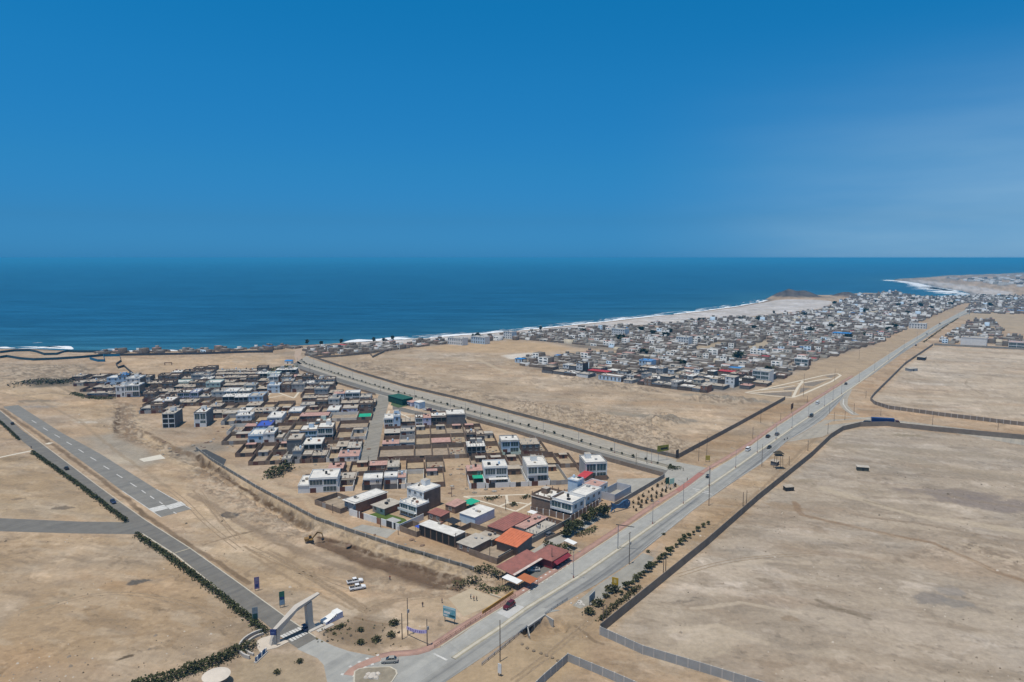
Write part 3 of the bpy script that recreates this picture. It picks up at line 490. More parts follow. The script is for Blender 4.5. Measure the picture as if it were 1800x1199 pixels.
# ------------------------------------------------------------------ roads, pavements, kerbs
def road_mat(name, col, streak=0.35, slab=0.1, patch=0.0, edge=0.0, dark=(0.10, 0.10, 0.105)):
    m = bpy.data.materials.new(name); m.use_nodes = True; t = m.node_tree; n = t.nodes; l = t.links; b = n["Principled BSDF"]
    b.inputs["Roughness"].default_value = 0.9; b.inputs["Specular IOR Level"].default_value = 0.2
    u = n.new("ShaderNodeUVMap"); mp = n.new("ShaderNodeMapping"); mp.inputs["Scale"].default_value = (0.012, 0.55, 1); l.new(u.outputs[0], mp.inputs[0])
    a = n.new("ShaderNodeTexNoise"); a.inputs["Scale"].default_value = 1.0; a.inputs["Detail"].default_value = 4; l.new(mp.outputs[0], a.inputs[0])
    r = n.new("ShaderNodeMapRange"); r.inputs[1].default_value = 0.45; r.inputs[2].default_value = 0.7; r.inputs[3].default_value = 0; r.inputs[4].default_value = streak * 1.6; l.new(a.outputs[0], r.inputs[0])
    g = n.new("ShaderNodeTexNoise"); g.inputs["Scale"].default_value = 0.22; g.inputs["Detail"].default_value = 8; g.inputs["Roughness"].default_value = .7; ge = n.new("ShaderNodeNewGeometry"); l.new(ge.outputs["Position"], g.inputs[0])
    rg = n.new("ShaderNodeMapRange"); rg.inputs[1].default_value = 0.3; rg.inputs[2].default_value = 0.7; rg.inputs[3].default_value = .84; rg.inputs[4].default_value = 1.14; l.new(g.outputs[0], rg.inputs[0])
    # cast slabs, each a little different
    sv = n.new("ShaderNodeVectorMath"); sv.operation = 'MULTIPLY'; sv.inputs[1].default_value = (1 / 18.0, 1 / 3.6, 0); l.new(u.outputs[0], sv.inputs[0]); fl = n.new("ShaderNodeVectorMath"); fl.operation = 'FLOOR'; l.new(sv.outputs[0], fl.inputs[0])
    wn = n.new("ShaderNodeTexWhiteNoise"); wn.noise_dimensions = '2D'; l.new(fl.outputs[0], wn.inputs["Vector"])
    rw = n.new("ShaderNodeMapRange"); rw.inputs[3].default_value = 1 - slab; rw.inputs[4].default_value = 1 + slab; l.new(wn.outputs["Value"], rw.inputs[0])
    k = n.new("ShaderNodeMath"); k.operation = 'MULTIPLY'; l.new(rg.outputs[0], k.inputs[0]); l.new(rw.outputs[0], k.inputs[1])
    x = n.new("ShaderNodeMix"); x.data_type = 'RGBA'; l.new(r.outputs[0], x.inputs[0]); x.inputs[6].default_value = (*col, 1); x.inputs[7].default_value = (*dark, 1)
    vm = n.new("ShaderNodeVectorMath"); vm.operation = 'SCALE'; l.new(x.outputs[2], vm.inputs[0]); l.new(k.outputs[0], vm.inputs[3]); l.new(vm.outputs[0], b.inputs["Base Color"])
    MATS[name] = m; return m
conc_l = road_mat("avenue_concrete", (0.345, 0.34, 0.315), 0.22, 0.07, dark=(.22, .225, .23)); conc_r = road_mat("avenue_worn_concrete", (0.30, 0.295, 0.275), 0.6, 0.07, dark=(0.13, .132, .138))
asph = road_mat("worn_asphalt", (0.175, 0.165, 0.148), 0.35, 0.03, dark=(0.12, .118, .115)); asph_air = road_mat("runway_asphalt", (0.215, 0.205, 0.185), 0.3, 0.03, dark=(.15, .15, .147)); asph_dark = road_mat("new_asphalt", (0.07, 0.072, 0.075), 0.2, 0.02, dark=(.05, .05, .05))
dusty = road_mat("dusty_road", (0.36, 0.325, 0.27), 0.4, 0.02, dark=(0.24, .225, .20)); greyslab = road_mat("grey_slab", (0.35, 0.335, 0.30), 0.2, 0.05, dark=(.26, .25, .23))
redpave = mat("red_pavement", (0.40, 0.25, 0.20), 0.9, 0.22, 0.3); kerbpale = mat("pale_kerb", (0.50, 0.46, 0.38), 0.9, 0.15, 0.4); kerbyel = mat("faded_yellow_kerb", (0.43, 0.385, 0.285), 0.9, 0.2, 0.4); paint = mat("road_paint", (0.58, 0.57, 0.54), 0.8, 0.25, 0.8, col2=(0.42, .41, .39))
redpaint = mat("red_paint", (0.36, 0.17, 0.14), 0.8, 0.2, 0.8); yellowpaint = mat("yellow_paint", (0.60, 0.40, 0.06), 0.7, 0.15, 0.8)
def pair_resample(A, B, n_):
    def rs_(P):
        d_ = [0]
        for a, c in zip(P, P[1:]): d_.append(d_[-1] + math.hypot(c[0] - a[0], c[1] - a[1]))
        d_ = np.array(d_); s_ = np.linspace(0, d_[-1], n_); return np.stack([np.interp(s_, d_, [p[0] for p in P]), np.interp(s_, d_, [p[1] for p in P])], 1), d_[-1]
    a, la = rs_(A); b2, lb = rs_(B); return a, b2, (la + lb) / 2
def strip(name, A, B, z, m, t0=0.0, t1=1.0, n_=90, h=0.0, kind="structure", drop=True):
    """a road between two edge lines (world points), from the fraction t0 to t1 of its width; h > 0 raises it as a kerbed slab"""
    a, b2, ln = pair_resample(A, B, n_); p = a + (b2 - a) * t0; q_ = a + (b2 - a) * t1; zz = landz(p[:, 0], p[:, 1]); zz2 = landz(q_[:, 0], q_[:, 1])
    zz = np.maximum(zz, zz2) if drop else zz * 0
    wd = np.hypot(*(q_ - p).T); u = np.linspace(0, ln, n_)
    V = np.concatenate([np.column_stack([p, zz + z + h]), np.column_stack([q_, zz + z + h])]); UV = np.concatenate([np.column_stack([u, np.zeros(n_)]), np.column_stack([u, wd])])
    i = np.arange(n_ - 1); Q = np.stack([i, i + 1, i + 1 + n_, i + n_], 1)
    if h > 0:
        V = np.concatenate([V, np.column_stack([p, zz - .1]), np.column_stack([q_, zz - .1])]); UV = np.concatenate([UV, UV])
        Q = np.concatenate([Q, np.stack([i + 2 * n_, i + 1 + 2 * n_, i + 1, i], 1), np.stack([i + n_, i + 1 + n_, i + 1 + 3 * n_, i + 3 * n_], 1)])
    v0, v1, v2 = V[Q[0, 0]], V[Q[0, 1]], V[Q[0, 2]]
    if np.cross(v1 - v0, v2 - v1)[2] < 0: Q = Q[:, ::-1].copy()
    o = np_mesh(name, V, Q, m, uv=UV); tag(o, kind=kind); return o
def sheet(name, pts, z, m, px=True, h=None):
    P = GG(pts) if px else pts
    ar = sum(P[i][0] * P[(i + 1) % len(P)][1] - P[(i + 1) % len(P)][0] * P[i][1] for i in range(len(P)))
    if ar < 0: P = P[::-1]
    mb_ = MB()
    if h: mb_.prism(P, -.1, h, 0)
    else: mb_.poly([(p[0], p[1], z) for p in P])
    o = mb_.build(name, m); ul = o.data.uv_layers.new(name="UVMap")
    for lp in o.data.loops: v = o.data.vertices[lp.vertex_index].co; ul.data[lp.index].uv = (v.x * .615 + v.y * .788, -v.x * .788 + v.y * .615)
    return tag(o, kind="structure")
def ribbon(name, pts, w, z, m, px=True, step=3.0, h=0.0, side=0.0):
    """a line of width w; side shifts it to the left (+) of its direction, metres"""
    P = resample(GG(pts) if px else pts, step); nn2 = normals(P); A = [(p[0] + k[0] * (side + w / 2), p[1] + k[1] * (side + w / 2)) for p, k in zip(P, nn2)]; B = [(p[0] + k[0] * (side - w / 2), p[1] + k[1] * (side - w / 2)) for p, k in zip(P, nn2)]
    return strip(name, A, B, z, m, n_=max(2, len(P)), h=h)
LE_PX = [(775, 1138), (817, 1110), (870, 1077), (906, 1055), (957, 1022), (1005, 992), (1025, 979), (1161, 890), (1204, 861), (1255, 826), (1294, 803), (1317, 787), (1365, 752), (1432, 707), (1500, 664), (1587, 607), (1650, 569), (1700, 543), (1722, 536)]
MC_PX = [(797, 1158), (840, 1129), (877, 1105), (925, 1070), (1005, 1021), (1025, 1009), (1110, 950), (1147, 924), (1200, 887), (1245, 855), (1286, 827), (1336, 792), (1355, 779), (1392, 753), (1448, 716), (1510, 673), (1587, 614), (1650, 574), (1700, 549), (1725, 539)]
RE_PX = [(560, 1345), (740, 1226), (780, 1201), (840, 1161), (927, 1101), (959, 1080), (996, 1056), (1050, 1027), (1106, 990), (1130, 969), (1225, 892), (1274, 858), (1311, 833), (1342, 813), (1383, 776), (1425, 752), (1450, 735), (1478, 704), (1495, 684), (1537, 656), (1587, 620.5), (1650, 579.5), (1690, 556), (1728, 542)]
LE, MC, RE = GG(LE_PX), GG(MC_PX), GG(RE_PX)
sheet("junction_pavement", [(522, 1141), (557, 1121), (585, 1135), (614, 1145), (666, 1155), (700, 1153), (735, 1150), (755, 1143), (775, 1138), (800, 1122), (870, 1140), (780, 1201), (720, 1245), (540, 1350), (380, 1350), (520, 1260), (575, 1199), (569, 1169), (558, 1157)], .02, conc_l)
def strip_pts(name, A, B, z, m, h=0.0, n_=None):
    """two edge lines with matching points"""
    return strip(name, A, B, z, m, n_=n_ or 160, h=h)
def chop(Pa, k): return Pa[k:]
strip("avenue_carriageway", [G(790, 1130)] + LE[1:], [G(812, 1148)] + MC[1:], .05, conc_l, n_=160); strip("avenue_carriageway", [G(510, 1345), G(722, 1210)] + MC, RE, .06, conc_r, n_=160)
mcl = resample(MC, 4); nm = normals(mcl)
strip("avenue_median", [(p[0] + k[0] * .75, p[1] + k[1] * .75) for p, k in zip(mcl, nm)], [(p[0] - k[0] * .75, p[1] - k[1] * .75) for p, k in zip(mcl, nm)], .05, kerbyel, n_=len(mcl), h=.16)
ribbon("median_paving", MC_PX, .8, .215, kerbpale)
ribbon("avenue_kerb", LE_PX, .35, .05, kerbpale, side=.2, h=.13)
ribbon("red_pavement", [(668, 1155), (690, 1150), (730, 1147.5), (752, 1141), (772, 1129), (814, 1101), (868, 1069), (905, 1047), (955, 1015), (1003, 985), (1023, 972), (1100, 921), (1160, 881), (1190, 863)], 2.6, .03, redpave, h=.12)
ribbon("red_pavement", [(1232, 832), (1255, 818), (1294, 795), (1318, 780), (1362, 748), (1430, 703.5), (1498, 661)], 2.6, .03, redpave, h=.12); ribbon("crossing_band", [(1188, 865), (1212, 848), (1234, 831)], 3.0, .075, redpaint)
ribbon("crossing_band", [(612, 1187), (617, 1180), (630, 1171.5), (650, 1163), (668, 1157)], 2.6, .045, redpave)
mb = MB()
for k, (p, m_) in enumerate(zip(*(lambda P: (P, normals(P)))(resample(GG([(612, 1187), (617, 1180), (630, 1171.5), (650, 1163), (668, 1157)]), .95)))):
    if k % 2: continue
    for s in (-1, 1): mb.obox((p[0] + m_[0] * s * 1.6, p[1] + m_[1] * s * 1.6), (m_[1], -m_[0]), -.4, .4, -.35, .35, .0, .062, 0)
for k, (p, m_) in enumerate(zip(*(lambda P: (P, normals(P)))(resample(GG([(925, 1040), (960, 1015), (1003, 987)]), 1.2)))):   # white blocks along the shop forecourt
    if k % 2: continue
    for s in (-1, 1): mb.obox((p[0] + m_[0] * s * 1.1, p[1] + m_[1] * s * 1.1), (m_[1], -m_[0]), -.45, .45, -.3, .3, .0, .165, 0)
tag(mb.build("crossing_blocks", paint), kind="structure")
# side road to the right and its curve
sheet("side_road", [(1425, 753), (1450, 738), (1480, 737), (1530, 733), (1600, 742), (1800, 766), (2300, 825), (2300, 850), (1800, 783), (1640, 755), (1560, 746), (1510, 748), (1470, 757), (1445, 768), (1383, 777)], .035, dusty)
sheet("side_road_island", [(1448, 748), (1462, 741), (1500, 737), (1525, 738), (1510, 741), (1480, 745)], .06, mat("verge_soil", (0.40, 0.30, 0.2), .95, .25, .3))
ribbon("side_road_kerb", [(1455, 728), (1490, 732), (1528, 736), (1600, 745)], 1.2, .06, kerbpale); ribbon("slip_road", [(1492, 684), (1484, 700), (1483, 712), (1492, 722), (1505, 730)], 5, .045, dusty); ribbon("slip_road_kerb", [(1483, 702), (1482, 710), (1489, 720), (1500, 728)], .6, .08, paint)
# boulevard
FW = GG([(540, 625), (550, 630), (625, 654), (712, 680), (825, 707), (900, 727), (1007, 755), (1125, 790), (1192, 806)]); NW = GG([(512, 642), (522, 650), (587, 672), (660, 694), (740, 716), (820, 737), (900, 759), (1020, 797), (1165, 837)])
strip("boulevard_carriageway", FW, NW, .03, dusty, .06, .42, 120); strip("boulevard_carriageway", FW, NW, .03, dusty, .60, .95, 120); strip("boulevard_lane", FW, NW, .045, asph, .70, .9, 120)
strip("boulevard_median", FW, NW, .03, mat("median_soil", (0.26, 0.235, 0.19), .95, .3, .3), .44, .58, 120, h=.13); strip("boulevard_kerb", FW, NW, .06, kerbpale, .425, .44, 120, h=.1); strip("boulevard_kerb", FW, NW, .06, kerbpale, .58, .595, 120, h=.1)
sheet("boulevard_mouth", [(1125, 795), (1190, 812), (1240, 822), (1255, 828), (1204, 860), (1168, 838), (1120, 822)], .04, greyslab); ribbon("coast_road", [(528, 640), (523, 625), (526, 610)], 7, .03, mat("coast_road_soil", (.42, .32, .24), .95, .2, .3))
sheet("parking_strip", [(1006, 1064), (1050, 1029), (1106, 992), (1130, 972), (1150, 980), (1138, 1002), (1112, 1022), (1075, 1044), (1050, 1058), (1020, 1070)], .015, road_mat("dusty_parking", (.30, .285, .25), .3, .03, dark=(.22, .21, .185)))
# town streets
town_asph = road_mat("town_asphalt", (0.27, 0.25, 0.215), 0.35, 0.04, dark=(.17, .16, .145))
sheet("cross_street", [(632, 812), (662, 811), (668, 775), (676, 735), (686, 699), (668, 694), (665, 696), (655, 725), (642, 772)], .02, town_asph); sheet("cross_street_lower", [(612, 822), (632, 812), (662, 811), (655, 822)], .025, dusty)
sheet("corner_yard", [(1086, 842), (1155, 840), (1167, 842), (1099, 880), (1096, 866), (1084, 846)], .02, greyslab); sheet("service_lane", [(1035, 906), (1062, 908), (1000, 948), (965, 965), (905, 1003), (893, 1003), (930, 972), (985, 935)], .02, greyslab)
sheet("ditch_road_asphalt", [(340, 792), (362, 790), (398, 808), (392, 821), (372, 814)], .02, asph_dark); sheet("ditch_road_slab", [(637, 922), (697, 932), (680, 946), (618, 929)], .02, greyslab); sheet("shop_forecourt", [(925, 1010), (970, 985), (985, 990), (935, 1025)], .02, asph)
sheet("sand_court", [(788, 1052), (828, 1034), (884, 1056), (815, 1084)], .02, mat("court_sand", (0.44, 0.36, 0.255), .95, .12, .4)); sheet("parade_lane", [(690, 712), (730, 722), (790, 736), (812, 742), (800, 745), (750, 733), (690, 720)], .02, asph)
# airport road, runway, side road
sheet("airport_road", [(-70, 664), (0, 722), (40, 757), (82, 787), (175, 857), (195, 872), (254, 914), (333, 964), (420, 1026), (450, 1047), (500, 1084), (557, 1122), (524, 1140), (507, 1129), (455, 1087), (441, 1080), (308, 973), (246, 936), (155, 860), (60, 792), (35, 772), (0, 740), (-90, 668)], .03, asph)
ribbon("airport_road_edge", [(0, 722), (82, 786), (175, 856), (254, 913), (333, 963), (420, 1025), (500, 1083), (555, 1120)], .35, .05, kerbpale); ribbon("airport_road_edge", [(441, 1082), (308, 975), (250, 938)], .5, .05, kerbpale)
ribbon("gate_line", [(308, 972), (334, 964)], .5, .06, kerbyel); ribbon("gate_line", [(204, 884), (219, 881)], .5, .06, kerbyel)
sheet("runway", [(5, 715), (32, 712), (107, 760), (175, 797), (275, 860), (336, 895), (283, 909), (215, 863), (105, 782)], .02, asph_air)
mb = MB()
for a, b2 in [((56, 739), (64, 744)), ((76, 752), (84, 757)), ((96, 764), (105, 769)), ((117, 777), (126, 782)), ((138, 790), (147, 795.5)), ((159, 804), (169, 809.5)), ((182, 819), (192, 825)), ((205, 834), (215, 840)), ((229, 849), (240, 856)), ((249, 862), (256, 867)), ((264, 872), (271, 877)), ((280, 882), (286, 886)), ((305, 900), (310, 903))]:
    P, Q = G(*a), G(*b2); d_ = math.hypot(Q[0] - P[0], Q[1] - P[1]); ux = ((Q[0] - P[0]) / d_, (Q[1] - P[1]) / d_); mb.obox(P, ux, 0, d_, -.22, .22, .0, .032)
for k in range(7):
    for base, e in (((266, 897), (290, 891)), ((296, 892), (320, 885))):
        x = base[0] + (e[0] - base[0]) * k / 6; y = base[1] + (e[1] - base[1]) * k / 6; P, Q = G(x - 4, y - 3), G(x + 5, y + 3); d_ = math.hypot(Q[0] - P[0], Q[1] - P[1]); mb.obox(P, ((Q[0] - P[0]) / d_, (Q[1] - P[1]) / d_), 0, d_, -.45, .45, .0, .032)
tag(mb.build("runway_markings", paint), kind="structure"); ribbon("runway_edge", [(275, 860), (336, 895)], .3, .04, paint); ribbon("runway_edge", [(215, 863), (283, 909)], .3, .04, paint)
sheet("field_road", [(-400, 905), (0, 911), (141, 917), (226, 918), (246, 936), (240, 939), (141, 938), (0, 934), (-400, 925)], .025, asph); sheet("cast_slab", [(244, 807), (282, 799), (291, 806), (253, 812)], .03, mat("pale_slab", (.62, .57, .48), .9, .1, .3)); ribbon("white_path", [(-40, 812), (0, 804), (58, 792)], 2.2, .03, mat("path_dust", (.62, .56, .46), .9, .1, .3)); ribbon("white_path", [(82, 781), (90, 778)], 3, .03, mat("path_dust", (.6, .5, .4)))
mb = MB()
for row, (a, b2) in enumerate((((497, 1119), (531, 1103)), ((512, 1125), (548, 1107)))):
    for k in range(8):
        x = a[0] + (b2[0] - a[0]) * k / 7; y = a[1] + (b2[1] - a[1]) * k / 7; P = G(x, y); mb.obox(P, (.73, -.68), -.9, .9, -.35, .35, .0, .045)
tag(mb.build("zebra_crossing", paint), kind="structure"); mb = MB()
P, Q = G(762, 1149), G(786, 1161); d_ = math.hypot(Q[0] - P[0], Q[1] - P[1]); mb.obox(P, ((Q[0] - P[0]) / d_, (Q[1] - P[1]) / d_), 0, d_, -.3, .3, .0, .075)
for x, y in ((1232, 862), (1237, 866)): 
    P = G(x, y); mb.obox(P, (.78, -.62), -4, 4, -.3, .3, .0, .075)
tag(mb.build("stop_line", paint), kind="structure")
mb = MB(); lr, lm = resample(RE, 4), None          # broken edge line of the right carriageway
for i in range(30, len(lr) - 1):
    p, q_ = lr[i], lr[i + 1]; d_ = math.hypot(q_[0] - p[0], q_[1] - p[1]); mb.obox(p, ((q_[0] - p[0]) / d_, (q_[1] - p[1]) / d_), 0, d_, .5, .62, .0, .072)
tag(mb.build("edge_line", paint), kind="structure")
sheet("new_slab_lane", [(873, 1077), (901, 1061), (925, 1068), (895, 1088)], .056, road_mat("fresh_concrete", (.47, .465, .45), .15, .04, dark=(.38, .38, .37))); sheet("new_slab_lane", [(943, 1068), (985, 1073), (958, 1079), (938, 1093), (905, 1100), (915, 1086)], .066, MATS["avenue_concrete"])
trackm = mat("tyre_track", (.30, .225, .15), .95, .35, .8)
for k, pts in enumerate([[(352, 866), (372, 893), (398, 925), (420, 948)], [(438, 962), (480, 980), (540, 1012), (600, 1046), (650, 1078)], [(520, 1005), (560, 1012), (600, 1028), (625, 1036)], [(905, 1196), (962, 1152), (1012, 1112), (1036, 1092), (1050, 1075)], [(1250, 934), (1330, 872), (1400, 806), (1432, 772)], [(640, 1075), (680, 1058), (720, 1052), (780, 1046)], [(300, 862), (330, 885), (352, 910), (380, 935), (420, 965)], [(1190, 1012), (1260, 990), (1340, 978), (1430, 975)], [(60, 1080), (130, 1050), (220, 1040), (330, 1060), (400, 1090)]]):
    for _ in range(3): pts = [pts[0]] + [q for p0, p1 in zip(pts, pts[1:]) for q in ((.75 * p0[0] + .25 * p1[0], .75 * p0[1] + .25 * p1[1]), (.25 * p0[0] + .75 * p1[0], .25 * p0[1] + .75 * p1[1]))] + [pts[-1]]
    for s_ in (-.85, .85): ribbon("tyre_track", pts, .38, .012, trackm, side=s_)
# roundabout island
isl = [(621, 1199), (622, 1181), (630, 1176), (647, 1173.5), (687, 1172.5), (697, 1178), (699, 1185), (690, 1199), (670, 1215), (630, 1215)]
sheet("roundabout_kerb", isl, 0, kerbpale, h=.16); cxs = sum(p[0] for p in isl) / 10; cys = sum(p[1] for p in isl) / 10
sheet("roundabout_soil", [(cxs + (x - cxs) * .93, cys + (y - cys) * .93) for x, y in isl], .165, mat("island_soil", (.27, .235, .18), .95, .25, .4))
# parks
def park(paths, soils, w):
    for k, pts in enumerate(paths): ribbon("park_path", pts, w, .03 + .004 * k, paleslab)
    for k, pts in enumerate(soils): sheet("park_soil", pts, .022, parksoil)
paleslab = mat("pale_path", (.62, .55, .44), .9, .12, .3); parksoil = mat("park_soil", (.22, .185, .15), .95, .25, .3)
park([[(1310, 690), (1333, 686), (1390, 673), (1447, 660), (1472, 656.5), (1478, 660), (1463, 670), (1413, 692), (1393, 699), (1357, 696), (1310, 690)], [(1411, 670), (1402, 682), (1394, 698)], [(1318, 691), (1397, 686.5)], [(1337, 686), (1397, 678)], [(1402, 675), (1440, 668), (1462, 665)]],
     [[(1322, 692), (1392, 689), (1391, 697), (1357, 694.5)], [(1377, 683.5), (1401, 680), (1397, 685), (1378, 685.5)], [(1413, 674), (1455, 668), (1430, 679), (1415, 678)], [(1407, 682), (1425, 682), (1405, 692)], [(1337, 684), (1390, 677), (1372, 681.5)], [(1450, 661), (1472, 659), (1460, 664)]], 2.0)
park([[(815, 873), (932, 869)], [(815, 873), (860, 885), (907, 899)], [(907, 899), (936, 883)], [(878, 890), (893, 884), (911, 883.5), (932, 887)], [(890, 870), (892, 884)]], [], 1.1)
park([[(466, 701), (479, 687), (497, 693), (517, 700), (528, 686)], [(466, 701), (500, 694), (517, 700)]], [], 1.6); park([[(692, 722), (712, 731), (730, 740)], [(706, 730), (728, 728)], [(680, 734), (684, 722)]], [], 1.4)
# ------------------------------------------------------------------ builders
def hz(bx, by, ty, z0=0.0):
    """height of a thing standing on the photo point (bx, by) whose top shows at row ty"""
    X, Y = G(bx, by, z0); b = (ty - 599.5) / FPX
    return H - Y * (math.sin(PITCH) + b * math.cos(PITCH)) / (math.cos(PITCH) - b * math.sin(PITCH)) - z0
def wall_line(label, pts, h, t, m, name="wall", cat="wall", px=True, pil=0, cap=None, group=None):
    P = GG(pts) if px else pts; nn2 = normals(P); mb = MB(); z = landz(np.array([p[0] for p in P]), np.array([p[1] for p in P]))
    a = [(p[0] + k[0] * t / 2, p[1] + k[1] * t / 2) for p, k in zip(P, nn2)]; b2 = [(p[0] - k[0] * t / 2, p[1] - k[1] * t / 2) for p, k in zip(P, nn2)]
    mb.loft([[(b2[i][0], b2[i][1], z[i] - .6), (b2[i][0], b2[i][1], z[i] + h), (a[i][0], a[i][1], z[i] + h), (a[i][0], a[i][1], z[i] - .6)] for i in range(len(P))])
    o = mb.build(name, m); bpy_fix(o); tag(o, label, cat, group)
    if pil:
        mp = MB(); R_ = resample(P, pil); zz = landz(np.array([p[0] for p in R_]), np.array([p[1] for p in R_])); kk = normals(R_)
        for p, k, zq in zip(R_, kk, zz): mp.obox(p, (k[1], -k[0]), -.18, .18, -t / 2 - .06, t / 2 + .06, zq - .3, zq + h + .06)
        q = mp.build("pillars", cap or concrete, o); q["kind"] = "stuff"
    return o
def bpy_fix(o):
    import bmesh
    bm = bmesh.new(); bm.from_mesh(o.data); bmesh.ops.recalc_face_normals(bm, faces=bm.faces); bm.to_mesh(o.data); bm.free()
def leaves(n, pos, size, rng, flat=0.5):
    """n leaf-clump quads round the positions pos (n x 3)"""
    a = rng.normal(size=(n, 3)); a[:, 2] = np.abs(a[:, 2]) + flat; a /= np.linalg.norm(a, axis=1)[:, None]
    u = np.cross(a, rng.normal(size=(n, 3))); u /= np.linalg.norm(u, axis=1)[:, None]; w = np.cross(a, u); s = size * (.6 + .8 * rng.rand(n))[:, None]
    V = np.stack([pos - u * s - w * s * .7, pos + u * s - w * s * .7, pos + u * s + w * s * .7, pos - u * s + w * s * .7], 1).reshape(-1, 3)
    return V, np.arange(4 * n).reshape(n, 4)
def hedge(label, pts, w, h, mats=None, dens=9, name="hedge", cat="hedge", px=True, seed=1, gap=0.0, leaf=.28):
    rng = np.random.RandomState(seed); P = GG(pts) if px else pts; ln = sum(math.hypot(b2[0] - a[0], b2[1] - a[1]) for a, b2 in zip(P, P[1:])); dens, leaf = (dens * 2, leaf * .8) if name == 'hedge' else (dens, leaf); n = int(ln * dens * max(1, w)); Rp = np.array(resample(P, .4)); idx = rng.randint(0, len(Rp), n); base = Rp[idx] + rng.normal(size=(n, 2)) * w * .33
    hh = h * (.55 + .9 * fbm(Rp[idx, 0], Rp[idx, 1], 3.0, 3, seed)); keep = fbm(Rp[idx, 0], Rp[idx, 1], 2.5, 3, seed + 5) > gap
    z = np.sqrt(rng.rand(n)) * hh * np.maximum(.25, 1 - (np.hypot(*(base - Rp[idx]).T) / (w * .9)) ** 2)
    pos = np.column_stack([base, z])[keep]; V, Q = leaves(len(pos), pos, leaf, rng); V[:, 2] = np.maximum(V[:, 2], -.1) + zat(*P[0])
    o = np_mesh(name, V, Q, mats or [leafdark, leafmid], midx=(rng.rand(len(Q)) < .3).astype(int)); return tag(o, label, cat, kind='stuff' if name in ("shrub_thicket", "garden_planting", "planted_bed") else None)
def make_tree(name, label, cat, h, r, n, mats, seed, trunk=.09, leaf=.3, crown0=.35, group=None, limbs=5):
    rng = np.random.RandomState(seed); root = empty(name, (0, 0, 0), label, cat, group); mb = MB(); top = h * (crown0 + .2)
    mb.tube((0, 0, -.2), (.04 * h, .02 * h, top), trunk, trunk * .55, 7); cl = []
    for k in range(limbs):
        t = 2 * math.pi * k / limbs + rng.rand(); e = (math.cos(t) * r * .62, math.sin(t) * r * .62, h * (crown0 + .25 + .35 * rng.rand())); mb.tube((.03 * h, .015 * h, top * .8), e, trunk * .5, trunk * .2, 5); cl.append(e)
    cl.append((0, 0, h * .86)); mb.build("trunk", bark, root); cl = np.array(cl); c = cl[rng.randint(0, len(cl), n)]; pos = c + rng.normal(size=(n, 3)) * np.array([r * .33, r * .33, h * .13]); pos[:, 2] = np.clip(pos[:, 2], h * crown0 * .6, h * 1.05)
    V, Q = leaves(n, pos, leaf, rng); np_mesh("crown", V, Q, mats, midx=(rng.rand(n) < .45).astype(int), parent=root); return root
def at(px, py): 
    x, y = G(px, py); return x, y
# --- houses
WN = {'white': white, 'off-white': offwhite, 'cream': cream, 'pale blue': paleblue, 'lavender': lavender, 'pale green': palegreen, 'grey': greyplaster, 'dark grey': darkplaster, 'brown brick': brick, 'red brick': redbrick, 'dark brick': mat("far_dark_brick", (.135, .105, .085), .92, .3, .3)}  # dark brick: a darker brown than the other bricks, for the far houses
RN = {'pale': cement, 'white': whiteroof, 'dusty': duskroof, 'pink': pinktile, 'red': redtile, 'orange-red': orangetile, 'blue': mat("blue_roof", (0.05, 0.10, 0.45), .7, .1), 'green': mat("green_tarp", (0.02, 0.36, 0.22), .7, .1), 'bright blue': mat("bright_blue_roof", (0.03, 0.22, 0.55), .7, .1), 'crimson': mat("crimson_roof", (.48, .06, .07), .7, .12)}
def window_part(parent, P, ux, x0, x1, z0, z1, y=0.0, side=0, mull=0, fr=None, gl=None):
    """a window on the front (side 0), on the right (1) or left (2) wall of the frame P, ux; x along that wall"""
    mb = MB(); f = .1
    mb.obox(P, ux, x0, x1, y - .05, y + .02, z0, z1, 1)
    for a, b2, c, d in ((x0 - f, x1 + f, z0 - f, z0), (x0 - f, x1 + f, z1, z1 + f), (x0 - f, x0, z0, z1), (x1, x1 + f, z0, z1)): mb.obox(P, ux, a, b2, y - .10, y + .02, c, d, 0)
    for k in range(1, mull + 1):
        xm = x0 + (x1 - x0) * k / (mull + 1); mb.obox(P, ux, xm - .05, xm + .05, y - .09, y - .05, z0, z1, 0)
    return mb.build("window", [fr or white, gl or glass], parent)
def side_frame(P, ux, W_, D_, side):
    uy = (-ux[1], ux[0])
    if side == 1: return (P[0] + ux[0] * W_, P[1] + ux[1] * W_), uy, D_
    if side == 2: return (P[0] + uy[0] * D_, P[1] + uy[1] * D_), (-uy[0], -uy[1]), D_
    return P, ux, W_
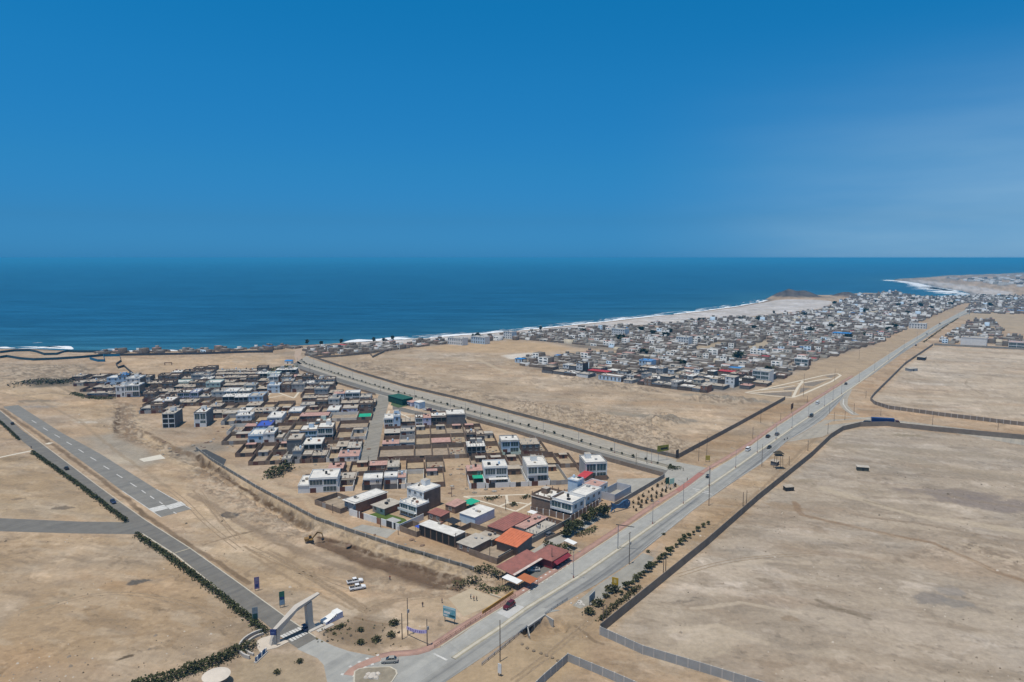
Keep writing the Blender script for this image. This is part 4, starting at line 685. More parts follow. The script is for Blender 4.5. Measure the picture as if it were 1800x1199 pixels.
def house(label, P, ux, W_, D_, st=2, wall='white', side='brown brick', roof='pale', group=None, win='plain', par=.7, tank=False, hut=False, gate=None, setback=0.0, lotD=None, yard='brown brick', stubs=False, garage=True, hgt=None, bal=False, front=True, pitch=0.0, sidewin=False, yardh=2.3, over=.12, name="house", cat="house", shade=None):
    """a flat-roofed house on its plot: P is the front-left corner of the plot, ux the direction of the street"""
    uy = (-ux[1], ux[0]); rng = random.Random(int(P[0] * 31 + P[1] * 17)); Hh = hgt or st * 2.75; z = zat(*P) if P[1] > 560 else 0.0
    root = empty(name, (P[0] + ux[0] * W_ / 2 + uy[0] * setback, P[1] + ux[1] * W_ / 2 + uy[1] * setback, z), label, cat, group)
    F = (P[0] + uy[0] * setback, P[1] + uy[1] * setback); Q = lambda a, b2: (F[0] + ux[0] * a + uy[0] * b2, F[1] + ux[1] * a + uy[1] * b2)
    mb = MB(); c = [Q(0, 0), Q(W_, 0), Q(W_, D_), Q(0, D_)]
    rise = [Hh, Hh, Hh + pitch, Hh + pitch]
    for k in range(4):
        a, b2 = c[k], c[(k + 1) % 4]; mb.quad((*a, z - .5), (*b2, z - .5), (*b2, z + rise[(k + 1) % 4]), (*a, z + rise[k]), 0 if k == 0 else 1)
    mb.build("wall", [WN[wall], WN[side]], root)
    mb = MB(); e = over; cc = [Q(-e, -e * 2), Q(W_ + e, -e * 2), Q(W_ + e, D_ + e), Q(-e, D_ + e)]; mb.prism(cc, [z + r_ + .003 for r_ in rise], [z + r_ + .17 for r_ in rise]); rf = mb.build("roof", RN[roof], root)
    if roof in ('red', 'orange-red', 'pink', 'crimson') and par == 0:
        mb = MB(); n_ = int(W_ / 1.1)
        for k in range(1, n_): x0 = W_ * k / n_; mb.prism([Q(x0 - .04, -e * 2 + .01), Q(x0 + .04, -e * 2 + .01), Q(x0 + .04, D_ + e - .01), Q(x0 - .04, D_ + e - .01)], [z + r_ + .171 for r_ in rise], [z + r_ + .23 for r_ in rise])
        if mb.v: q_ = mb.build("roof_ribs", RN[roof], rf); q_["kind"] = "stuff"
    if par > 0 and pitch == 0:
        mb = MB(); t = .14; zt = z + Hh + .17
        for x0, x1, y0, y1 in ((0, W_, 0, t), (0, t, t, D_ - t), (W_ - t, W_, t, D_ - t), (0, W_, D_ - t, D_)): mb.obox(F, ux, x0, x1, y0, y1, zt, zt + par)
        if stubs or rng.random() < .3:
            for x in np.linspace(.2, W_ - .2, 4):
                for y in (.3, D_ - .3): mb.obox(F, ux, x - .13, x + .13, y - .13, y + .13, zt + par, zt + par + .9)
        mb.build("parapet", WN[wall] if rng.random() < .6 else WN[side], root)
    elif stubs:
        mb = MB()
        for x in np.linspace(.2, W_ - .2, 4):
            for y in (.3, D_ * .5, D_ - .3): mb.obox(F, ux, x - .12, x + .12, y - .12, y + .12, z + Hh + .17, z + Hh + 1.2)
        mb.build("column_stubs", concrete, root)
    if front:
        for s in range(st):
            zb = z + Hh * s / st; sh = Hh / st
            if win == 'big':
                n_ = 2 if W_ > 6.5 else 1
                if s == 0 and garage: n_ = 1
                for k in range(n_):
                    x0 = .5 + k * (W_ - .5) / n_; x1 = (k + 1) * (W_ - .5) / n_ - .1
                    if s == 0 and garage: x0 = W_ * .5; x1 = W_ - .6
                    if x1 - x0 > .5: window_part(root, F, ux, x0, x1, zb + .5, zb + sh - .35, mull=max(1, int((x1 - x0) / 1.5)), fr=WN[wall] if wall in ('white', 'pale blue') else white, gl=glassgreen)
            elif win == 'plain':
                n_ = max(1, int(W_ / 3.2))
                for k in range(n_):
                    xm = W_ * (k + .5) / n_
                    if s == 0 and garage and k == 0: continue
                    window_part(root, F, ux, xm - .65, xm + .65, zb + 1.0, zb + sh - .55, mull=1)
            elif win == 'open':        # unfinished storey: shade of the open bays painted as flat dark panels
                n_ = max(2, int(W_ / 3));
                for k in range(n_): window_part(root, F, ux, W_ * k / n_ + .25, W_ * (k + 1) / n_ - .25, zb + .25, zb + sh - .35, fr=WN[wall], gl=mat("painted_bay_shade", (.03, .028, .026), .9, 0))
        if garage:
            mb = MB(); gw = min(2.6, W_ * .38); mb.obox(F, ux, .5, .5 + gw, -.07, .0, z, z + 2.2); mb.build("garage_door", brownwood if rng.random() < .6 else darksteel, root)
    if bal:
        mb = MB(); zb = z + Hh / st; mb.obox(F, ux, .1, W_ - .1, -1.3, -.003, zb - .12, zb); mb.obox(F, ux, .1, W_ - .1, -1.3, -1.22, zb, zb + .85, 0); mb.build("balcony", WN[wall], root)
    if sidewin:
        p2, u2, l2 = side_frame(F, ux, W_, D_, 1)
        for s in range(st):
            for k in range(max(1, int(l2 / 4))): xm = l2 * (k + .5) / max(1, int(l2 / 4)); window_part(root, p2, u2, xm - .8, xm + .8, z + Hh * s / st + .9, z + Hh * (s + 1) / st - .6, mull=1)
    if hut:
        mb = MB(); x0 = W_ * rng.uniform(.1, .5); y0 = D_ * rng.uniform(.45, .6); mb.obox(F, ux, x0, x0 + 2.8, y0, y0 + min(3, D_ * .35), z + Hh + .171, z + Hh + 2.5, 0, 1); mb.build("stair_hut", [WN[wall], RN['pale']], root)
    if tank:
        mb = MB(); q = Q(W_ * rng.uniform(.25, .8), D_ * rng.uniform(.5, .8)); zt = z + Hh + (.17 if not hut else .17); mb.tube((*q, zt), (*q, zt + 1.2), .55, .55, 10); mb.tube((*q, zt + 1.2), (*q, zt + 1.45), .55, .2, 10); mb.build("water_tank", tankblack if rng.random() < .6 else paleblue, root)
    if pitch == 0:
        for k in range(rng.choice([1, 2, 2, 3])):      # odds and ends left on the roof
            x0, y0, w_, h_ = rng.uniform(.4, max(.5, W_ - 2)), rng.uniform(D_ * .2, D_ * .85), rng.uniform(.5, 1.5), rng.uniform(.3, 1.1); mb = MB(); mb.obox(F, ux, x0, x0 + w_, y0, y0 + w_ * rng.uniform(.4, 1), z + Hh + .171, z + Hh + .17 + h_); mb.build("roof_crate", rng.choice([darkplaster, greyplaster, redbrick, cement, bark, tankblack, duskroof]), root)
    if shade:        # a yard awning
        mb = MB(); sw, sd_, rm = shade; y0 = -min(setback - .3, sd_); mb.obox(F, ux, W_ - sw, W_ - .2, y0, -.11, z + 2.45, z + 2.55); mb.obox(F, ux, W_ - sw + .05, W_ - sw + .17, y0 + .05, y0 + .17, z, z + 2.449); mb.obox(F, ux, W_ - .4, W_ - .28, y0 + .05, y0 + .17, z, z + 2.449); mb.build("awning", RN[rm], root)
    if lotD:
        mb = MB(); t = .15; i = .04; h = yardh; e0 = setback + D_ + .01
        if setback > .6:
            g0, g1 = (W_ * .12, W_ * .12 + min(3, W_ * .35)) if gate else (0, 0)
            for x0, x1 in ((i, g0), (g1, W_ - i)) if gate else ((i, W_ - i),):
                if x1 - x0 > .1: mb.obox(P, ux, x0, x1, 0, t, z - .3, z + h)
            mb.obox(P, ux, i, i + t, t, setback - .01, z - .3, z + h); mb.obox(P, ux, W_ - i - t, W_ - i, t, setback - .01, z - .3, z + h)
            if gate:
                g = MB(); g.obox(P, ux, g0, g1, .03, .1, z, z + h - .1); g.build("gate", brownwood if rng.random() < .65 else darksteel, root)
        if lotD - e0 > 1.5:
            mb.obox(P, ux, i, i + t, e0, lotD - t - .01, z - .3, z + h); mb.obox(P, ux, W_ - i - t, W_ - i, e0, lotD - t - .01, z - .3, z + h); mb.obox(P, ux, i, W_ - i, lotD - t, lotD, z - .3, z + h)
        if mb.v: mb.build("yard_wall", WN[yard] if yard in WN else lotbrick, root)
    return root
def walled_lot(label, P, ux, W_, D_, h=2.3, m=None, group=None, hut=None, gate=True, floor=None, tarp=None, heap=False):
    uy = (-ux[1], ux[0]); z = zat(*P) if P[1] > 560 else 0.0; rng = random.Random(int(P[0] * 13 + P[1] * 7)); m = m or lotbrick
    root = empty("walled_lot", (P[0] + ux[0] * W_ / 2, P[1] + ux[1] * W_ / 2, z), label, "walled lot", group); mb = MB(); t = .15; i = .06
    g0, g1 = (W_ * .3, W_ * .3 + 2.4) if gate and W_ > 5 else (W_ / 2, W_ / 2)
    mb.obox(P, ux, i, g0, 0, t, z - .3, z + h); mb.obox(P, ux, g1, W_ - i, 0, t, z - .3, z + h); mb.obox(P, ux, i, W_ - i, D_ - t - i, D_ - i, z - .3, z + h * rng.uniform(.9, 1.1)); mb.obox(P, ux, i, i + t, t + .003, D_ - t - i - .003, z - .3, z + h * .97); mb.obox(P, ux, W_ - i - t, W_ - i, t + .003, D_ - t - i - .003, z - .3, z + h * .95)
    mb.build("perimeter_wall", m, root)
    if g1 > g0: g = MB(); g.obox(P, ux, g0 + .003, g1 - .003, .04, .1, z, z + h - .15); g.build("gate", rng.choice([brownwood, darksteel, galv]), root)
    f = MB(); f.obox(P, ux, i + t, W_ - i - t, t, D_ - t - i, z - .2, z + .03); f.build("yard_floor", floor or rng.choice([yard1, yard2, yard3]), root)
    if hut:
        hw, hd, hh, hm, hr = hut; b_ = MB(); x0 = rng.uniform(.4, max(.5, W_ - hw - .5)); b_.obox(P, ux, x0, x0 + hw, D_ - hd - .5, D_ - .5, z, z + hh); b_.obox(P, ux, x0 + hw * .35, x0 + hw * .65, D_ - hd - .54, D_ - hd - .5, z, z + 1.9, 1); b_.build("hut", [WN[hm], darksteel], root); r_ = MB(); r_.obox(P, ux, x0 - .15, x0 + hw + .15, D_ - hd - .75, D_ - .4, z + hh + .002, z + hh + .12); r_.build("hut_roof", RN[hr], root)
    if tarp:
        r_ = MB(); P4 = lambda a, b2, c: (P[0] + ux[0] * a + uy[0] * b2, P[1] + ux[1] * a + uy[1] * b2, z + c); r_.loft([[P4(.6, 1 + (D_ * .5) * q, 2.3 - .5 * math.sin(math.pi * q)), P4(W_ - .6, 1 + (D_ * .5) * q, 2.4 - .5 * math.sin(math.pi * q)), P4(W_ - .6, 1 + (D_ * .5) * q, 2.45 - .5 * math.sin(math.pi * q)), P4(.6, 1 + (D_ * .5) * q, 2.35 - .5 * math.sin(math.pi * q))] for q in np.linspace(0, 1, 6)]); bpy_fix(r_.build("tarpaulin", RN[tarp], root))
    if heap:
        r_ = MB(); rr = random.Random(5 + int(P[0])); 
        for k in range(14):
            a, b2 = rr.uniform(1, W_ - 1.5), rr.uniform(1, D_ - 2); s = rr.uniform(.3, .9); r_.obox((P[0] + ux[0] * a + uy[0] * b2, P[1] + ux[1] * a + uy[1] * b2), (math.cos(k), math.sin(k)), -s, s, -s * .6, s * .6, z - .1, z + rr.uniform(.2, .8), rr.randrange(3))
        r_.build("rubble", [redbrick, cement, greyplaster], root)
    return root
yard1 = mat("yard_dust", (.36, .285, .20), .95, .3, .25, col2=(.24, .19, .135)); yard2 = mat("yard_sand", (.40, .31, .205), .95, .25, .3, col2=(.28, .22, .15)); yard3 = mat("yard_earth", (.33, .265, .20), .95, .3, .4, col2=(.22, .18, .135)); lawnm = mat("lawn_grass", (.085, .13, .03), .95, .35, .5)
# --- vehicles
glasscar = mat("car_glass", (.02, .025, .03), .08, 0, spec=.6); rimm = mat("wheel_rim", (.45, .45, .46), .4, 0, metal=.6); lampw = mat("headlamp", (.7, .7, .68), .2, 0); lampr = mat("tail_lamp", (.35, .02, .02), .3, 0)
def paintm(name, col): return mat(name, col, .3, 0, spec=.5)
def ring(x, w, z0, z1): zm = z0 + (z1 - z0) * .55; return [(x, -w * .94, z0), (x, -w, zm), (x, -w * .9, z1), (x, w * .9, z1), (x, w, zm), (x, w * .94, z0)]
CARS = {'sedan': ([(-2.2, .70, .40, .72), (-2.08, .82, .28, .88), (-1.3, .87, .22, .95), (.85, .87, .22, .93), (1.7, .85, .22, .82), (2.12, .78, .28, .70), (2.22, .66, .38, .60)], [(-1.8, .70, .9, .93), (-1.15, .64, .9, 1.38), (.1, .64, .9, 1.42), (.95, .70, .9, .93)], (-1.2, .15, .64, 1.42)),
        'suv': ([(-2.2, .76, .45, .95), (-2.1, .88, .35, 1.05), (-1.3, .92, .3, 1.1), (.8, .92, .3, 1.08), (1.75, .9, .3, 1.0), (2.2, .82, .35, .82), (2.28, .7, .45, .72)], [(-2.12, .74, 1.05, 1.1), (-1.85, .70, 1.05, 1.68), (.1, .70, 1.05, 1.72), (.95, .75, 1.05, 1.1)], (-1.9, .15, .70, 1.72)),
        'pickup': ([(-2.6, .78, .5, .98), (-2.5, .88, .4, 1.02), (-.75, .9, .38, 1.04), (1.0, .9, .36, 1.06), (2.0, .88, .36, 1.0), (2.5, .8, .4, .86), (2.6, .68, .5, .75)], [(-.85, .74, 1.0, 1.06), (-.7, .70, 1.0, 1.66), (.45, .70, 1.0, 1.7), (1.2, .75, 1.0, 1.07)], (-.72, .48, .70, 1.7)),
        'van': ([(-2.4, .85, .4, 1.1), (-2.35, .92, .32, 1.2), (0, .93, .3, 1.2), (1.6, .92, .3, 1.15), (2.2, .86, .34, .95), (2.35, .74, .45, .8)], [(-2.33, .82, 1.15, 1.2), (-2.25, .8, 1.15, 1.95), (1.0, .8, 1.15, 2.0), (1.9, .8, 1.15, 1.2)], (-2.25, 1.05, .8, 2.0))}
def make_car(label, kind, paint_, cat="car", group=None, name=None):
    body, cab, rf = CARS[kind]; root = empty(name or {'sedan': 'car', 'suv': 'car', 'pickup': 'pickup_truck', 'van': 'van'}[kind], (0, 0, 0), label, cat, group)
    mb = MB(); mb.loft([ring(*s) for s in body]); o = mb.build("body", paint_, root, smooth=False); bpy_fix(o)
    mb = MB(); mb.loft([ring(*s) for s in cab]); o = mb.build("windows", glasscar, root); bpy_fix(o)
    x0, x1, w, zt = rf; mb = MB(); mb.loft([[(x0, -w * .92, zt - .03), (x0, -w * .9, zt + .035), (x0, w * .9, zt + .035), (x0, w * .92, zt - .03)], [(x1, -w * .95, zt - .01), (x1, -w * .92, zt + .045), (x1, w * .92, zt + .045), (x1, w * .95, zt - .01)]])
    for s in (-1, 1):
        mb.tube((x1 - .02, s * w * .93, zt), (cab[3][0] - .08, s * cab[3][1] * .95, cab[3][3]), .035, .035, 4); mb.tube((x0 + .02, s * w * .93, zt), (cab[0][0] + .05, s * cab[0][1] * .95, cab[0][3]), .05, .05, 4); mb.tube(((x0 + x1) / 2, s * w * .96, zt), ((x0 + x1) / 2, s * cab[1][1] * 1.03, cab[0][3]), .04, .04, 4)
    o = mb.build("roof", paint_, root); bpy_fix(o)
    if kind == 'pickup':
        mb = MB(); mb.box(-2.42, -.9, -.72, .72, 1.045, 1.06); mb.build("load_bed", mat("dark_bed_liner", (.05, .05, .055), .8, 0), root)
    L_ = body[-1][0]; wb = L_ * .6
    for x in (-wb, wb):
        for s in (-1, 1):
            r_ = .33 if kind == 'sedan' else .38; mb = MB(); y = s * body[2][1]; mb.tube((x, y - s * .18, r_), (x, y + s * .02, r_), r_, r_, 14, 0); mb.tube((x, y + s * .021, r_), (x, y + s * .03, r_), r_ * .6, r_ * .6, 10, 1); mb.build("wheel", [tyre, rimm], root)
    zl = (body[-2][2] + body[-2][3]) / 2 + .1
    for s in (-1, 1):
        mb = MB(); mb.box(L_ - .16, L_ + .0, s * .62 - .16, s * .62 + .16, zl - .07, zl + .07); mb.build("headlight", lampw, root); zr = body[1][3] - .18; mb = MB(); mb.box(body[0][0] - .01, body[0][0] + .14, s * .62 - .14, s * .62 + .14, zr - .07, zr + .07); mb.build("tail_light", lampr, root)
    return root
def put(root, px, py, deg, z=None):
    x, y = G(px, py); root.location = (x, y, zat(x, y) + .06 if z is None else z); root.rotation_euler = (0, 0, R(deg)); return root
# --- people
skinm = mat("skin", (.30, .17, .11), .7, 0); hairm = mat("dark_hair", (.02, .016, .013), .8, 0)
def skin_mesh(name, verts, edges, radii, m, parent, root_i=0):
    me = bpy.data.meshes.new(name); me.from_pydata(verts, edges, []); o = bpy.data.objects.new(name, me); COL.objects.link(o); me.materials.append(m)
    if parent is not None: o.parent = parent
    o.modifiers.new("Skin", 'SKIN'); sv = me.skin_vertices[0].data
    for k, r_ in enumerate(radii): sv[k].radius = (r_, r_)
    sv[root_i].use_root = True
    s = o.modifiers.new("Smooth", 'SUBSURF'); s.levels = 1; s.render_levels = 1
    return o
def person(label, px, py, deg, shirt, trousers, pose='stand', hat=None, group=None):
    x, y = G(px, py); root = empty("person", (x, y, zat(x, y) + .02), label, "person", group, R(deg)); k = .22 if pose == 'walk' else .05
    V = [(0, 0, .93), (0, 0, 1.15), (0, 0, 1.38), (0, .01, 1.5), (0, .02, 1.60), (0, .02, 1.70),
         (.09, 0, .88), (.10, k * .6, .48), (.10, k - .08 if pose == 'walk' else .0, .07), (.10, k + .09, .04), (-.09, 0, .88), (-.10, -k * .2, .48), (-.10, -k - .04, .07), (-.10, -k + .12, .04),
         (.19, 0, 1.40), (.25, -.05 - k * .3, 1.14), (.26, .06 - k * .3, .90), (.26, .09 - k * .3, .80), (-.19, 0, 1.40), (-.25, .02, 1.14), (-.26, .12 + k * .3, .92), (-.26, .16 + k * .3, .83)]
    if pose == 'play': V[15:18] = [(.33, .12, 1.5), (.30, .28, 1.72), (.29, .32, 1.81)]; V[19:22] = [(-.34, .15, 1.36), (-.30, .38, 1.45), (-.29, .46, 1.48)]
    E = [(0, 1), (1, 2), (2, 3), (3, 4), (4, 5), (0, 6), (6, 7), (7, 8), (8, 9), (0, 10), (10, 11), (11, 12), (12, 13), (2, 14), (14, 15), (15, 16), (16, 17), (2, 18), (18, 19), (19, 20), (20, 21)]
    Rr = [.135, .12, .14, .06, .10, .085, .085, .06, .04, .035, .085, .06, .04, .035, .065, .042, .032, .035, .065, .042, .032, .035]
    skin_mesh("body", V, E, Rr, skinm, root)
    for s, a in ((1, 17), (-1, 21)):           # five fingers on each hand
        h0 = Vector(V[a]); d_ = (h0 - Vector(V[a - 1])).normalized(); fv = []; fe = []; fr = []
        for q in range(5):
            off = Vector((0.012 * (q - 2), 0.01 * (2 - abs(q - 2)), 0)); ln = (.05, .075, .082, .076, .06)[q]; b0 = len(fv); fv += [tuple(h0 + off), tuple(h0 + off + d_ * ln * .6), tuple(h0 + off + d_ * ln + Vector((-s * .012, .01, 0)))]; fe += [(b0, b0 + 1), (b0 + 1, b0 + 2)]; fr += [.009, .0085, .007]
        o = skin_mesh("fingers", fv, fe, fr, skinm, root); sv = o.data.skin_vertices[0].data
        for q in range(5): sv[q * 3].use_root = True
    sh = [V[1], V[2], V[14], V[15], V[18], V[19], (0, 0, .96)]; skin_mesh("shirt", sh, [(6, 0), (0, 1), (1, 2), (2, 3), (1, 4), (4, 5)], [.14, .155, .085, .058, .085, .058, .145], shirt, root, 1)
    skin_mesh("trousers", [V[0], V[6], V[7], V[8], V[10], V[11], V[12]], [(0, 1), (1, 2), (2, 3), (0, 4), (4, 5), (5, 6)], [.148, .102, .076, .058, .102, .076, .058], trousers, root)
    mb = MB(); mb.tube((0, .005, 1.635), (0, .0, 1.80), .105, .06, 10); mb.build("hat" if hat else "hair", hat or hairm, root)
    mb = MB(); mb.tube((0, .10, 1.60), (0, .135, 1.585), .022, .012, 6); mb.box(-.05, -.025, .105, .118, 1.625, 1.64); mb.box(.025, .05, .105, .118, 1.625, 1.64); mb.box(-.03, .03, .10, .112, 1.545, 1.555); mb.build("face_features", mat("face_shade", (.14, .07, .05), .8, 0), root)
    return root
# --- lamps and poles
def make_lamp(label, h, arms=2, group=None, arm=1.9):
    root = empty("street_lamp", (0, 0, 0), label, "street lamp", group); mb = MB(); mb.tube((0, 0, 0), (0, 0, .9), .22, .2, 10, 1); mb.tube((0, 0, .9), (0, 0, h), .11, .07, 10, 0); mb.build("pole", [galv, redpaint], root)
    for s in ((-1, 1) if arms == 2 else (1,)):
        mb = MB(); mb.tube((0, 0, h - .1), (s * arm, 0, h + .25), .045, .035, 6); mb.build("arm", galv, root); mb = MB(); mb.box(s * arm - .35, s * arm + .35, -.13, .13, h + .18, h + .30); mb.build("lamp_head", galv, root)
    return root
def pole(label, px, py, ty, m=None, cross=0, r=.14, group="utility poles", ang=52, extra=None, name="utility_pole", cat="utility pole"):
    x, y = G(px, py); h = hz(px, py, ty); root = empty(name, (x, y, 0), label, cat, group); mb = MB(); mb.tube((x, y, -.3), (x, y, h), r, r * .65, 9); mb.build("post", m or polewood, root); a = R(ang)
    for k in range(cross):
        mb = MB(); z = h - .4 - .8 * k; mb.tube((x - math.cos(a) * 1.0, y - math.sin(a) * 1.0, z), (x + math.cos(a) * 1.0, y + math.sin(a) * 1.0, z), .06, .06, 5); mb.build("crossarm", polewood, root)
    if extra == 'lamp':
        mb = MB(); mb.tube((x, y, h - .5), (x + 1.3 * math.sin(a), y - 1.3 * math.cos(a), h), .035, .03, 5); mb.obox((x + 1.5 * math.sin(a), y - 1.5 * math.cos(a)), (math.cos(a), math.sin(a)), -.1, .1, -.3, .3, h - .05, h + .06); mb.build("lamp_head", galv, root)
    if extra == 'box':
        mb = MB(); mb.obox((x, y), (math.cos(a), math.sin(a)), -.3, .3, -.5, -.12, h * .62, h * .62 + .9); mb.build("transformer", galv, root)
    return root
def board(label, p0, p1, z0, z1, faces, name="billboard", cat="billboard", legs=2, legm=None, t=.12, legh=None, group=None, back=None, art=None):
    """a flat sign on legs from the world point p0 to p1; art paints plain shapes, thickness of their own, on the face"""
    d_ = math.hypot(p1[0] - p0[0], p1[1] - p0[1]); ux = ((p1[0] - p0[0]) / d_, (p1[1] - p0[1]) / d_); zg = zat(*p0); root = empty(name, ((p0[0] + p1[0]) / 2, (p0[1] + p1[1]) / 2, zg), label, cat, group); mb = MB(); mb.obox(p0, ux, 0, d_, 0, t, zg + z0, zg + z1); mb.build("panel", faces, root)
    for k in range(legs):
        x = d_ * (.12 + .76 * k / max(1, legs - 1)) if legs > 1 else d_ / 2; mb = MB(); mb.obox(p0, ux, x - .07, x + .07, t + .003, t + .14, zg - .2, zg + z1 - .1); mb.build("leg", legm or darksteel, root)
    for k, (x0, x1, a0, a1, m) in enumerate(art or []):
        mb = MB(); mb.obox(p0, ux, x0 * d_, x1 * d_, -.012 - .004 * k, 0.0, zg + z0 + (z1 - z0) * a0, zg + z0 + (z1 - z0) * a1); mb.build("print", m, root)
    return root
# ------------------------------------------------------------------ walls and fences
greywall = mat("grey_block_wall", (.30, .285, .26), .9, .2, .3); brownwall = mat("brown_block_wall", (.25, .205, .165), .9, .22, .3); precast = mat("precast_panel", (.37, .365, .35), .88, .12, .4); darkwall = mat("dark_mesh_fence", (.10, .095, .09), .9, .25, .4); bluenet = mat("dark_blue_net", (.035, .075, .105), .9, .3, .2); bluenet2 = mat("blue_net", (.03, .15, .27), .9, .2, .3)
wall_line("long brown wall between the avenue and the wide stained field", [(1055, 1114), (1128, 1054), (1242, 960), (1332, 880), (1427, 803), (1460, 771), (1482, 757), (1512, 750), (1560, 749), (1640, 758), (1800, 773), (2100, 805)], 3.0, .22, brownwall)
wall_line("grey panel wall closing the front edge of the wide field", [(1055, 1116), (1130, 1150), (1230, 1180), (1310, 1205), (1420, 1240)], 2.5, .15, precast, pil=2.6)
wall_line("brown wall curving round the smooth field beyond the blue truck", [(1640, 607.5), (1591, 641), (1536, 696), (1530, 704), (1537, 711), (1562, 719), (1650, 731), (1800, 749), (2000, 775)], 2.6, .2, brownwall, pil=3.5)
wall_line("far straight wall along the top of the smooth field", [(1642, 607), (1720, 611), (1800, 615), (2000, 625)], 2.4, .2, greywall)
wall_line("brown wall between the spoil heaps and the avenue verge", [(1192, 806), (1290, 753), (1380, 703)], 2.6, .2, brownwall)
wall_line("low dark wall along the far side of the tree-lined boulevard", [(545, 627), (625, 654), (712, 680), (825, 707), (900, 727), (1007, 755), (1125, 790), (1191, 806)], 2.0, .25, mat("dark_low_wall", (.19, .165, .14), .9, .25, .3))
wall_line("low brown wall between the houses and the boulevard, near end", [(820, 737), (900, 759.5), (1020, 797.5), (1166, 838)], 2.2, .25, brownwall)
wall_line("low brown wall between the houses and the boulevard, seaward end", [(527, 651), (587, 673), (660, 695)], 1.8, .25, brownwall)
wall_line("low grey wall round the empty paved corner yard", [(1168, 840), (1099, 881), (1050, 908)], 2.0, .2, greywall)
wall_line("grey overgrown wall along the top of the excavated bank", [(345, 790), (370, 811), (450, 859), (555, 915.5), (625, 942), (700, 966), (770, 987), (832, 1006)], 1.5, .3, mat("weathered_grey_wall", (.205, .20, .185), .9, .3, .4), pil=5)
wall_line("grey precast courtyard wall at the bottom edge beside the culvert track", [(930, 1225), (957, 1199), (998, 1163), (1040, 1180), (1080, 1197), (1150, 1228)], 2.3, .14, precast, pil=2.6)
wall_line("dark zigzag net fence nearest the breaking waves", [(0, 621), (25, 618), (52, 617), (65, 620), (78, 624.5), (100, 624), (118, 617), (140, 618), (178, 619)], 2.6, .3, bluenet, "net_fence", "fence")
wall_line("dark net fence across the cleared sand by the shore", [(0, 630), (12, 628), (35, 632), (60, 634), (100, 632.5), (140, 630), (185, 626)], 2.6, .3, bluenet, "net_fence", "fence")
wall_line("bright blue net fence corner on the shore sand", [(158, 632), (172, 636), (184, 636), (182, 627), (211, 626.5)], 2.6, .3, bluenet2, "net_fence", "fence")
wall_line("long dark fence behind the row of shoreline houses", [(185, 626), (250, 625), (360, 623), (440, 620), (480, 620)], 2.6, .3, mat("dark_fence", (.085, .08, .085), .9, .2, .3), "net_fence", "fence")
wall_line("dark crooked wall at the left end of the sand pitch", [(211, 628), (213, 636), (204, 642), (208, 648), (218, 645), (234, 659)], 2.2, .3, darkwall)
wall_line("brown wall bordering the far side of the dirt lot", [(553, 630), (600, 627), (650, 622), (655, 629), (676, 619)], 2.2, .3, brownwall)
wall_line("low yellow-red wall beside the sand court", [(848, 1080), (902, 1044)], 1.1, .25, mat("ochre_wall", (.46, .27, .07), .85, .2, .8))
wall_line("low shop-side garden wall by the crossing lane", [(957, 952), (985, 940), (1008, 928)], 1.2, .2, lotbrick); wall_line("low ochre garden ridge wall next to the sand court", [(862, 1046), (882, 1053)], .5, .3, cream)
# rails
def rail(label, pts, h, step, m, bars=2, name="guard_rail", cat="guard rail", r=.05):
    P = resample(GG(pts), step); root = empty(name, (*P[0], 0), label, cat); mb = MB()
    for a, b2 in zip(P, P[1:]):
        for k in range(bars): z = h * (k + 1) / bars; mb.tube((*a, z), (*b2, z), r, r, 5)
    mb.build("rails", m, root); mb = MB()
    for p in P: mb.tube((*p, 0), (*p, h + .02), r, r, 5)
    q = mb.build("posts", m, root); q["kind"] = "stuff"
rail("long steel guard rail on the near edge of the avenue", [(847, 1170), (880, 1143), (926, 1104)], .85, 2.2, galv, r=.09); rail("short steel guard rail beyond the culvert", [(958, 1081), (980, 1066), (997, 1055)], .85, 2.2, galv, r=.08)
rail("dark handrail between the red pavement and the avenue", [(764, 1139), (775, 1132), (818, 1104), (870, 1071), (906, 1049)], .95, 2.0, mat("rusty_rail", (.10, .055, .05), .8, .2, 1), r=.045)
# culvert head wall
P0, P1, P2 = G(927, 1101), G(957, 1080), G(973, 1090); d_ = math.hypot(P1[0] - P0[0], P1[1] - P0[1]); ux = ((P1[0] - P0[0]) / d_, (P1[1] - P0[1]) / d_)
cul = empty("culvert", (*P0, 0), "concrete culvert head with three dark openings under the avenue", "culvert"); mb = MB(); cm = mat("culvert_concrete", (.40, .39, .365), .9, .15, .4)
for k in range(4): x = d_ * k / 3; mb.obox(P0, ux, max(0, x - .18), min(d_, x + .18), -.5, 0.0, -2.6, -.30)
mb.obox(P0, ux, -.1, d_ + .1, -.55, .05, -.297, .25); mb.build("head_wall", cm, cul); mb = MB(); mb.obox(P0, ux, 0, d_, 0.02, .1, -2.6, -.31); mb.build("opening_shade_plate", mat("culvert_shade", (.02, .02, .02), .9, 0), cul)  # near-black plate painted as the shade inside the openings
d2 = math.hypot(P2[0] - P1[0], P2[1] - P1[1]); u2 = ((P2[0] - P1[0]) / d2, (P2[1] - P1[1]) / d2); mb = MB(); mb.obox(P1, u2, .15, d2, -.15, .15, -2.6, .1); mb.build("wing_wall", cm, cul); P3 = G(931, 1118); d2 = math.hypot(P3[0] - P0[0], P3[1] - P0[1]); u2 = ((P3[0] - P0[0]) / d2, (P3[1] - P0[1]) / d2); mb = MB(); mb.obox(P0, u2, .6, d2, -.12, .12, -2.6, .1); mb.build("wing_wall", cm, cul)
